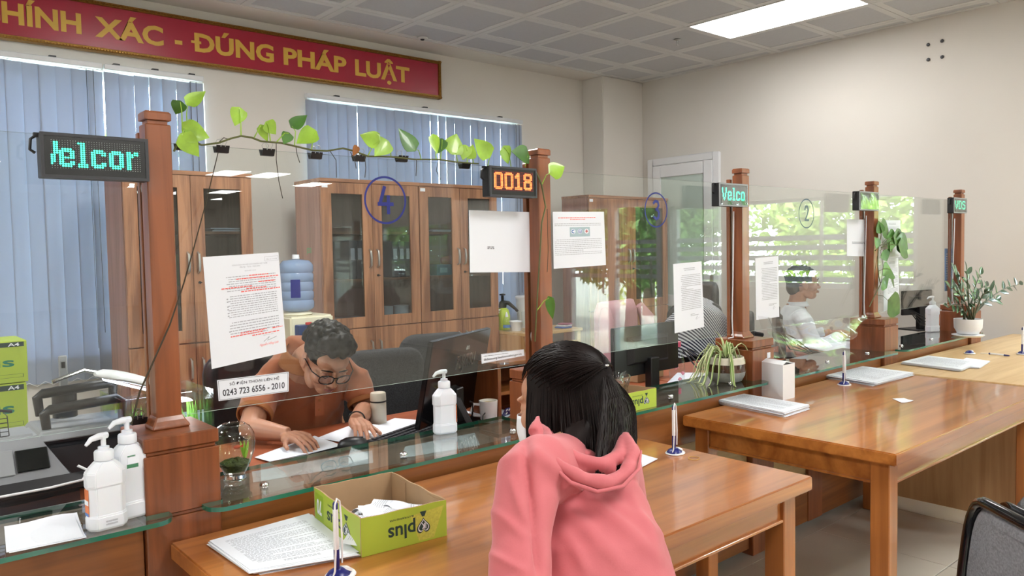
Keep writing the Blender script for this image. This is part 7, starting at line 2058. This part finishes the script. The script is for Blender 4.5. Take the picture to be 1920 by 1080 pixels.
# glasses
G = thing('tmp', '', '', (0, 0, 0)); bpy.data.objects.remove(G)
b = B(); b.M = T(O) @ HM
def rim(cx): 
    n = 28; return [(cx+.026*math.copysign(abs(math.cos(2*PI*i/n))**.8, math.cos(2*PI*i/n)), -.108+.010*((cx+.026*math.cos(2*PI*i/n))/.06)**2, -.006+.019*math.copysign(abs(math.sin(2*PI*i/n))**.8, math.sin(2*PI*i/n))) for i in range(n+1)]
gl = B(); gl.M = b.M.copy()
for s_ in (-1, 1):
    r_ = rim(s_*.032); b.tube(r_, .0022, 6); gl.add(r_[:-1], [tuple(range(28))])
    b.tube([(s_*.058, -.098, .004), (s_*.078, -.070, .006), (s_*.083, .0, .006), (s_*.082, .012, -.006)], .0022, 6)
b.tube([(-.007, -.108, .004), (0, -.110, .007), (.007, -.108, .004)], .002, 6)
gg = mk('glasses', b, M['black_g'], MN, label='black-rimmed glasses'); mk('lenses', gl, M['clear'], gg, smooth=0)
# wrist band and ring
b = B(); b.M = T(O); d = (Lw-Le).normalized(); a1 = d.cross(Vector((0, 0, 1))).normalized(); a2 = d.cross(a1); c = Lw-d*.012
b.tube([c+a1*(.031*math.cos(2*PI*i/24))+a2*(.031*math.sin(2*PI*i/24)) for i in range(25)], .0028, 6); mk('wrist_band', b, M['black'], MN)
# trousers and thighs under the desk
b = B(); b.M = T(O)
for s_ in (-1, 1): b.tube([(xc+s_*.10, 3.05, .54), (xc+s_*.12, 2.68, .55), (xc+s_*.12, 2.62, .50), (xc+s_*.12, 2.66, .10)], [.10, .075, .065, .05], 14); b.tube([(xc+s_*.12, 2.70, .06), (xc+s_*.12, 2.56, .045)], [.045, .04], 12)
mk('trousers', fuse(b, .012, 4), M['dgrey'], MN, smooth=180)

# --- the woman in the pink hooded jacket
Wc = ptd(1052, 757, 1.67)
WN_ = thing('person', 'woman with shoulder-length black hair in a pink hooded jacket, seen from behind', 'person', (1.02, .82, 0))
O = -Vector(WN_.location)
WM = T(Wc) @ RZ(PI+.26) @ RX(.10) @ SCL(.93, .95, .96)
b = B(); b.M = T(O) @ WM; head_shapes(b, False); b.M = T(O)
nb = WM @ Vector((0, .03, -.07)); Cs = ptd(1078, 850, 1.62)
b.tube([nb, nb.lerp(Cs, .6), Cs], [.050, .050, .055], 14)
Lsh, Lel, Lwr = ptd(990, 885, 1.42), ptd(966, 1160, 1.27), ptd(1085, 1045, 1.62)
Rsh, Rel, Rwr = ptd(1160, 872, 1.57), ptd(1172, 1003, 1.78), ptd(1110, 985, 1.86)
Lwr.z = max(Lwr.z, ZT+.035); Rwr.z = max(Rwr.z, ZT+.035); Rel.z = max(Rel.z, ZT+.05)
b.tube([Cs, ptd(1090, 940, 1.57), ptd(1120, 1080, 1.47), ptd(1150, 1250, 1.42)], [.06, .08, .08, .09], 16)
b.tube([Lsh, Lel], [.042, .036]); b.ball(Lel, .036); b.tube([Lel, Lwr], [.036, .025]); b.tube([Rsh, Rel], [.042, .036]); b.ball(Rel, .036); b.tube([Rel, Rwr], [.036, .025])
b.tube([Cs, Lsh], [.06, .045]); b.tube([Cs, Rsh], [.06, .045])
nl = B(); nl.M = T(O)
hand(b, Lwr, (.6, .5, -.1), (0, 0, 1), -1, (.35, .4, .4, .45), nl, .08, .92); hand(b, Rwr, (-.5, .6, -.1), (0, 0, 1), 1, (.35, .4, .4, .45), nl, .08, .92)
mk('body', fuse(b, .0036, 3), M['skin'], WN_, smooth=180); mk('fingernails', nl, M['nail'], WN_, smooth=0)
M['pink'] = mat('pink_cloth', (196, 100, 106), .75, var=.03, scale=5, bump=.06, bscale=300, sheen=.2)
b = B(); b.M = T(O)
def oval(c, rl, rd, n=28, tilt=0.0):
    """ring across the view: rl sideways, rd in depth"""
    Lx = Vector((RT.x, RT.y, 0)).normalized(); Dx = Vector((fwd.x, fwd.y, 0)).normalized()
    return [c+Lx*(rl*math.cos(a))+Dx*(rd*math.sin(a))+Vector((0, 0, tilt*math.cos(a))) for a in [2*PI*i/n for i in range(n)]]
hipL = ptd(1150, 1420, 1.16); hipL.z = .50
b.loft([oval(Vector((1.06, .80, .46)), .17, .14), oval(Vector((1.06, .84, .60)), .16, .13), oval(ptd(1142, 1180, 1.40), .140, .125), oval(ptd(1124, 1080, 1.43), .137, .12), oval(ptd(1106, 990, 1.47), .133, .115), oval(ptd(1086, 920, 1.53), .125, .10), oval(ptd(1078, 878, 1.565), .105, .08), oval(ptd(1078, 845, 1.60), .070, .058)])
b.tube([Cs-Vector((0, 0, .03)), Lsh+Vector((.02, 0, .0)), Lsh, Lsh.lerp(Lel, .35), Lsh.lerp(Lel, .7), Lel], [.07, .066, .062, .054, .053, .052], 18); b.ball(Lel, .053)
b.tube([Lel, Lel.lerp(Lwr, .5), Lwr], [.052, .046, .036], 14)
b.tube([Cs-Vector((0, 0, .03)), Rsh, Rsh.lerp(Rel, .5), Rel], [.075, .060, .052, .047], 16); b.ball(Rel, .047); b.tube([Rel, Rwr], [.047, .036], 14)
w1 = folds(3, .0035, ((26, 10, 34), (-18, 30, 22)))
A1, A2 = ptd(1000, 870, 1.33), ptd(1235, 1090, 1.36)
def wr(co, n):
    w = co-O
    p = w; d = (p-Vector((0, 0, CH))); u = d.dot(RT)/d.dot(fwd)*F_PX+960; v = 540-d.dot(UP)/d.dot(fwd)*F_PX
    s_ = 0
    # long diagonal drag folds from the left shoulder to the right hip, and creases on the sleeve
    for (x0, y0, x1, y1, wd, am) in ((1005, 850, 1250, 1060, 12, .007), (1040, 930, 1180, 1075, 16, .005), (1090, 905, 1245, 1010, 14, .005), (985, 830, 1004, 1000, 9, -.010), (1004, 1000, 1012, 1085, 8, -.008), (930, 960, 990, 1010, 9, .004), (925, 1040, 990, 1075, 8, .005), (960, 900, 985, 980, 8, .004), (1060, 1000, 1110, 1085, 13, .004), (1180, 930, 1240, 1040, 10, .004)):
        dx, dy = x1-x0, y1-y0; L2 = dx*dx+dy*dy; t_ = max(0, min(1, ((u-x0)*dx+(v-y0)*dy)/L2)); dd = math.hypot(u-x0-dx*t_, v-y0-dy*t_)
        s_ += am*math.exp(-(dd/wd)**2)*math.sin(PI*min(1, max(0.05, t_*.9+.1)))**.5
    return n*s_*1.5+w1(co, n)
mk('jacket', fuse(b, .0055, 6, .6, wr), M['pink'], WN_, smooth=180, label='pink hooded jacket')
# hood lying in folds on the back
b = B(); b.M = T(O)
def swag(pts, rs): b.tube([ptd(p[0], p[1], p[2]-.034*max(0, min(1, (1110-p[0])/80))) for p in pts], rs, 12)
swag([(1002, 802, 1.545), (1012, 835, 1.460), (1045, 872, 1.420), (1092, 898, 1.405), (1140, 906, 1.415), (1176, 888, 1.445), (1188, 852, 1.495), (1172, 815, 1.565)], [.009, .011, .012, .013, .014, .015, .014, .010])
swag([(1015, 800, 1.605), (1040, 838, 1.495), (1080, 862, 1.465), (1125, 872, 1.460), (1160, 856, 1.495), (1168, 822, 1.555)], [.010, .013, .015, .016, .015, .010])
swag([(1025, 812, 1.625), (1065, 842, 1.580), (1105, 852, 1.560), (1145, 842, 1.585), (1158, 814, 1.635)], [.012, .017, .019, .017, .012])
swag([(1050, 890, 1.465), (1100, 872, 1.470), (1150, 880, 1.475)], [.012, .02, .016])
swag([(1008, 800, 1.605), (1030, 822, 1.605), (1060, 838, 1.605), (1100, 838, 1.605), (1135, 826, 1.625), (1155, 806, 1.655)], [.010, .013, .013, .013, .014, .012])
b.loft([oval(ptd(1098, 850, 1.570), .05, .02), oval(ptd(1104, 872, 1.540), .062, .03), oval(ptd(1110, 895, 1.520), .05, .025)])
for q in ((1060, 860, 1.525, .02), (1100, 865, 1.510, .024), (1140, 865, 1.515, .022), (1090, 885, 1.490, .018), (1140, 890, 1.490, .018), (1040, 845, 1.535, .016), (1168, 860, 1.540, .016)): b.ball(ptd(*q[:3]), q[3], 12, 8)
swag([(1003, 812, 1.505), (1006, 792, 1.523), (1009, 781, 1.545)], [.016, .009, .003])
mk('hood', fuse(b, .0042, 3, .5, folds(8, .0022, ((70, 30, 60), (-50, 60, 40)))), M['pink'], WN_, smooth=180, label='hood lying in soft folds')
b = B(); b.M = T(O)
swag2 = [ptd(p[0], p[1], p[2]-.034*max(0, min(1, (1110-p[0])/80))) for p in ((1005, 818, 1.497), (1030, 868, 1.417), (1070, 905, 1.397), (1120, 922, 1.395), (1168, 912, 1.410), (1198, 880, 1.445), (1202, 845, 1.495))]
b.tube(swag2, [.002, .0035, .004, .004, .004, .0035, .002], 8)
mk('hood_hem', b, M['pink'], WN_, smooth=60)
# mask edge
b = B(); b.M = T(O) @ WM
b.grid(lambda u, v: (lambda a: Vector((.062*math.sin(a)*(1-.15*abs(v-.5)), -.050-.068*math.cos(a)*(1-.25*abs(v-.35)), -.02-.085*v)))(-1.35+2.7*u), 20, 8)
o_ = mk('face_mask', b, M['paper'], WN_, smooth=60, label='white face mask'); md = o_.modifiers.new('t', 'SOLIDIFY'); md.thickness = .0015
for s_ in (-1, 1):
    b = B(); b.M = T(O) @ WM; b.tube([(s_*.060, -.062, -.03), (s_*.074, -.02, -.02), (s_*.082, .012, -.010)], .0016, 5); mk('ear_loop', b, M['paper'], WN_)
# hair: a soft core and combed strands on top of it
rnd = random.Random(77)
core = B(); core.M = T(O) @ WM
ellip(core, (0, .022, .035), (.084, .103, .090)); ellip(core, (0, .060, -.050), (.084, .068, .110)); ellip(core, (.048, .080, -.070), (.072, .062, .066))
for s_ in (-1, 1): ellip(core, (s_*.070, .006, -.045), (.024, .058, .092))
hc = fuse(core, .005, 6)
inv = (T(O) @ WM).inverted(); kf = []
for f_ in hc.f:
    c = inv @ Vector(hc.v[f_[0]])
    if c.y < -.052 and c.z < .06: continue
    kf.append(f_)
hc.f = kf; hc.mi = [0]*len(kf)
HR = mk('hair', hc, M['hair_w'], WN_, smooth=180, label='black shoulder-length hair, half tied back')
TP = Vector((.0, .112, .078))                     # the tie
def scalp(u):                                      # unit direction -> point just above the skull cap
    return Vector((u.x*.087, .022+u.y*.106, .035+u.z*.093))
def strand(b, pts, r): b.tube(pts, [r*.6]+[r]*(len(pts)-2)+[r*.25], 4, cap=False)
st_ = B(); st_.M = T(O) @ WM
def fall(p0, out, L, wob):
    """hang down from p0, easing outward then in"""
    pts = [p0]; p = p0.copy(); n = 7
    dx = rnd.gauss(0, wob)
    for i in range(n):
        u = (i+1)/n
        o2 = Vector((out.x, out.y, 0)).normalized()*(.016*math.sin(PI*min(1, u*1.05))*(.7))+Vector((.066*u*u, .040*u*u, 0))*(1 if p0.y > .05 else .25)
        p = p0+Vector((dx*u, 0, -L*u))+o2; pts.append(p)
    return pts
for k in range(1150):                              # lower layer: sides and back hanging from the scalp
    a = rnd.uniform(-PI*.20, PI*1.20); 
    u = Vector((math.cos(a), math.sin(a), rnd.uniform(-.30, .25))).normalized(); p = scalp(u)
    zend = -.158+.030*max(0, math.sin(a))+.015*abs(math.cos(a))+.02*max(0, -math.cos(a))+rnd.uniform(-.022, .012)-.012*(rnd.random() < .1)
    base = scalp(Vector((math.cos(a), math.sin(a), .75)).normalized())
    pts = [base, base.lerp(p, .5)+Vector((u.x, u.y, 0))*.008, p]+fall(p, u, p.z-zend, .007)[1:]
    strand(st_, pts, rnd.uniform(.0011, .0021))
for k in range(800):                               # top layer swept back into the tie
    a = rnd.uniform(-PI, PI)*.98; el = rnd.uniform(.05, 1.25)
    d0 = Vector((math.sin(a)*math.cos(el), -math.cos(a)*math.cos(el), math.sin(el)))
    if d0.y > .55: continue
    if d0.z < .25 and d0.y < -.3: d0.z += .35
    if abs(a) > 2.4: continue
    d0 = d0.normalized(); d1 = (TP-Vector((0, .022, .035))); d1 = Vector((d1.x/.087, d1.y/.106, d1.z/.093)).normalized()
    pts = []
    for i in range(9):
        t_ = i/8; dd = d0.lerp(d1, t_).normalized(); q = scalp(dd)*1.0+dd*(.004+.010*math.sin(PI*t_)*.6+rnd.uniform(0, .0015)); pts.append(q)
    pts[-1] = TP+Vector((rnd.gauss(0, .004), .002, rnd.gauss(0, .004)))
    strand(st_, pts, rnd.uniform(.0010, .0018))
for k in range(1500):                              # the loose tail fanning out below the tie
    ax_ = max(-.09, min(.062, rnd.gauss(-.004, .040))); zend = -.128+rnd.uniform(-.016, .014)+abs(ax_)*.15
    p0 = TP+Vector((rnd.gauss(0, .004), .003, rnd.gauss(0, .003)))
    pts = [p0]
    for i in range(9):
        t_ = (i+1)/9; z = TP.z+(zend-TP.z)*t_
        x = ax_*(min(1, t_*2.0))**.8*(1+.3*t_)+.095*t_**2.2; y = .118+.020*math.sin(PI*min(1, t_*1.1))+.060*t_**2.2+rnd.uniform(-.004, .004)-.25*ax_*ax_/.02*.12
        pts.append(Vector((x, y, z)))
    strand(st_, pts, rnd.uniform(.0011, .0021))
for k in range(60):                                # wisps in front of the ear and round the neck
    s_ = rnd.choice((-1, 1)); p0 = Vector((s_*.078, -.02+rnd.uniform(-.01, .03), .03)); L = rnd.uniform(.16, .22)
    pts = [p0+Vector((s_*(.012*math.sin(PI*i/8)+rnd.uniform(-.001, .001)), -.012*i/8*rnd.random(), -L*i/8)) for i in range(9)]
    strand(st_, pts, rnd.uniform(.0007, .0013))
mk('hair_strands', st_, M['hair_w'], WN_, smooth=60, kind='stuff')
b = B(); b.M = T(O) @ WM @ T(TP+Vector((0, .003, -.002))) @ RX(.5)
b.tube([(.011*math.cos(2*PI*i/16), .011*math.sin(2*PI*i/16), 0) for i in range(17)], .003, 6); mk('hair_tie', b, M['black'], WN_)
b = B(); b.M = T(O) @ WM @ T(TP+Vector((0, .014, .004))); b.ball((0, 0, 0), (.008, .004, .003)); mk('hair_clip', b, M['chrome'], WN_)
b = B(); b.M = T(O)
for s_ in (-1, 1): b.tube([(1.06+s_*.09, .82, .50), (1.07+s_*.11, 1.22, .52), (1.07+s_*.11, 1.28, .46), (1.07+s_*.11, 1.24, .09)], [.095, .075, .065, .045], 14); b.tube([(1.07+s_*.11, 1.20, .05), (1.07+s_*.11, 1.34, .04)], [.045, .038], 12)
mk('trousers', fuse(b, .012, 4), M['dgrey'], WN_, smooth=180)
task_chair('grey fabric chair the pink-hooded woman sits on', 1.05, .74, PI, .42, .0001+.30, .40, M['fabric_l'], 'visitor chairs in front of the tables')

# --- the man in profile behind window 2
Pc = ptd(1506, 531, 5.6)
PM = T(Pc) @ RZ(.859-.05) @ RX(-.04) @ SCL(1.04, 1.04, 1.02)
PN = thing('person', 'dark-haired man in a white shirt seen in profile behind window 2', 'person', (Pc.x-.05, Pc.y+.02, 0))
O = -Vector(PN.location)
b = B(); b.M = T(O) @ PM; head_shapes(b)
b.tube([(0, .03, -.06), (0, .045, -.12), (0, .06, -.19)], [.055, .056, .075], 14)
b.loft([[(rx*math.cos(a), .07+ry*math.sin(a), z) for a in [2*PI*i/20 for i in range(20)]] for rx, ry, z in ((.14, .10, -.6), (.15, .10, -.35), (.12, .08, -.22), (.06, .05, -.18))])
b.M = b.M
for s_ in (-1, 1):
    b.tube([(s_*.17, .07, -.25), (s_*.21, .0, -.45)], [.045, .038]); b.tube([(s_*.21, 0, -.45), (s_*.12, -.22, -.37)], [.038, .027])
    hand(b, (s_*.12, -.22, -.37), (-s_*.3, -1, 0), (0, 0, 1), -s_, (.4, .4, .45, .5))
mk('body', fuse(b, .0045, 3), M['skin2'], PN, smooth=180)
b = B(); b.M = T(O) @ PM
b.loft([[(rx*math.cos(a), .07+ry*math.sin(a), z) for a in [2*PI*i/24 for i in range(24)]] for rx, ry, z in ((.18, .13, -.62), (.185, .13, -.36), (.16, .10, -.23), (.085, .07, -.165), (.066, .062, -.15))])
for s_ in (-1, 1): b.tube([(s_*.10, .07, -.22), (s_*.175, .06, -.25), (s_*.215, .0, -.44)], [.06, .06, .05], 14); b.tube([(s_*.215, 0, -.44), (s_*.14, -.18, -.37)], [.05, .04], 12)
mk('shirt', fuse(b, .007, 4, .5, folds(2, .004, ((40, 20, 30), (-20, 40, 50)))), mat('white_shirt', (216, 220, 226), .8, var=.02, scale=6), PN, smooth=180, label='white shirt')
b = B(); b.M = T(O) @ PM
b.grid(lambda u, v: (lambda a: Vector(((.068+.012*v)*math.cos(a), .045+(.064+.012*v)*math.sin(a), -.125-.035*v)))(-PI/2+.3+u*(2*PI-.6)), 30, 3); o_ = mk('collar', b, bpy.data.materials['white_shirt'], PN, smooth=60); md = o_.modifiers.new('t', 'SOLIDIFY'); md.thickness = .003
b = B(); b.M = T(O) @ PM
ellip(b, (0, .024, .036), (.079, .100, .090)); ellip(b, (0, .07, -.025), (.062, .046, .06)); curly(b, Vector((0, .020, .036)), (.078, .098, .086), lambda u: u.z > .15 and not (u.y < -.6 and u.z < .5), 120, .010, .016, 15)
hb_ = fuse(b, .0045, 3, .5); inv = (T(O) @ PM).inverted(); kf = []
for f_ in hb_.f:
    c = inv @ Vector(hb_.v[f_[0]])
    if (c.y < -.06 and c.z < .055) or (c.y < .012 and c.z < .008) or (abs(c.x) > .066 and c.z < -.0 and c.y < .045): continue
    kf.append(f_)
hb_.f = kf; hb_.mi = [0]*len(kf); mk('hair', hb_, M['hair'], PN, smooth=180, label='short black hair')
b = B(); b.M = T(O) @ PM; b.tube([(-.020, -.092, -.0635), (0, -.102, -.062), (.020, -.092, -.0635)], [.002, .0045, .002], 8).tube([(-.018, -.091, -.067), (0, -.1, -.070), (.018, -.091, -.067)], [.002, .0052, .002], 8); mk('lips', b, M['lip'], PN, smooth=60)
for s_ in (-1, 1):
    b = B(); b.M = T(O) @ PM; b.tube([(s_*.012, -.0915, .020), (s_*.030, -.0945, .027), (s_*.050, -.080, .019)], [.0022, .0032, .0015], 6); mk('eyebrow', b, M['hair'], PN)
    b = B(); b.M = T(O) @ PM; ellip(b, (s_*.031, -.0855, -.003), (.009, .005, .0045)); mk('eye', b, M['white'], PN); b = B(); b.M = T(O) @ PM; ellip(b, (s_*.031, -.0900, -.003), (.0042, .0016, .0042)); mk('iris', b, M['black'], PN)
b = B(); b.M = T(O) @ PM
for s_ in (-1, 1): b.tube([(x, y, z) for x, y, z in rim(s_*.032)], .0014, 5); b.tube([(s_*.058, -.098, .004), (s_*.078, -.070, .006), (s_*.083, .012, .0)], .0014, 5)
b.tube([(-.007, -.108, .004), (.007, -.108, .004)], .0014, 5); mk('glasses', b, M['steel'], PN, label='thin metal glasses')
task_chair('dark office chair under the man in profile', PN.location.x-.08, PN.location.y+.10, .859, .44, .40, .46, M['leather'], CG)

# visitor chairs at the lower right corner
def visitor(lab, c, rz, top):
    t = thing('visitor_chair', lab, 'chair', (c.x, c.y, 0), rz, 'grey visitor chairs at the right')
    sz = top-.34
    b = pad(.46, .44, .06, .09, 0); b.v = [(vx, vz-.22, sz-.03+vy) for vx, vy, vz in b.v]; mk('seat', b, M['fabric_l'], t, smooth=60)
    b = pad(.44, .27, .045, .11, .045); b.v = [(vx, vy+.22+.12*(vz-.1), vz+top-.27) for vx, vy, vz in b.v]; mk('backrest', b, M['fabric_l'], t, smooth=60)
    b = pad(.455, .285, .018, .115, .045); b.v = [(vx, vy+.253+.12*(vz-.1), vz+top-.278) for vx, vy, vz in b.v]; mk('back_shell', b, M['black_g'], t, smooth=60)
    o_ = rounded(.45, .28, .11); b = B(); b.tube([(x*1.0, .215+.12*(z-.1)+.045*((x/.22)**2)-.012, z+top-.275) for x, z in o_+[o_[0]]], .013, 8); mk('back_rim', b, M['black_g'], t, smooth=60, label='glossy black rim')
    for s_ in (-1, 1):
        mk('frame_tube', B().tube([(s_*.22, -.20, .012), (s_*.22, .22, .012), (s_*.22, .24, .03), (s_*.20, -.18, sz-.07), (s_*.19, .12, sz-.07), (s_*.18, .235, top-.22)], .011, 8), M['black'], t)
    return t
c = at(1865, 1040, z=.62)
bc = ptd(1935, 1135, 1.5); visitor('grey fabric chair with a glossy black back shell at the lower right corner', Vector((bc.x-.25*.757, bc.y+.25*.653, 0)), -2.28, .87)
visitor('second visitor chair, only its dark seat edge showing behind the first', Vector((3.45, .74, 0)), PI+.1, .80)
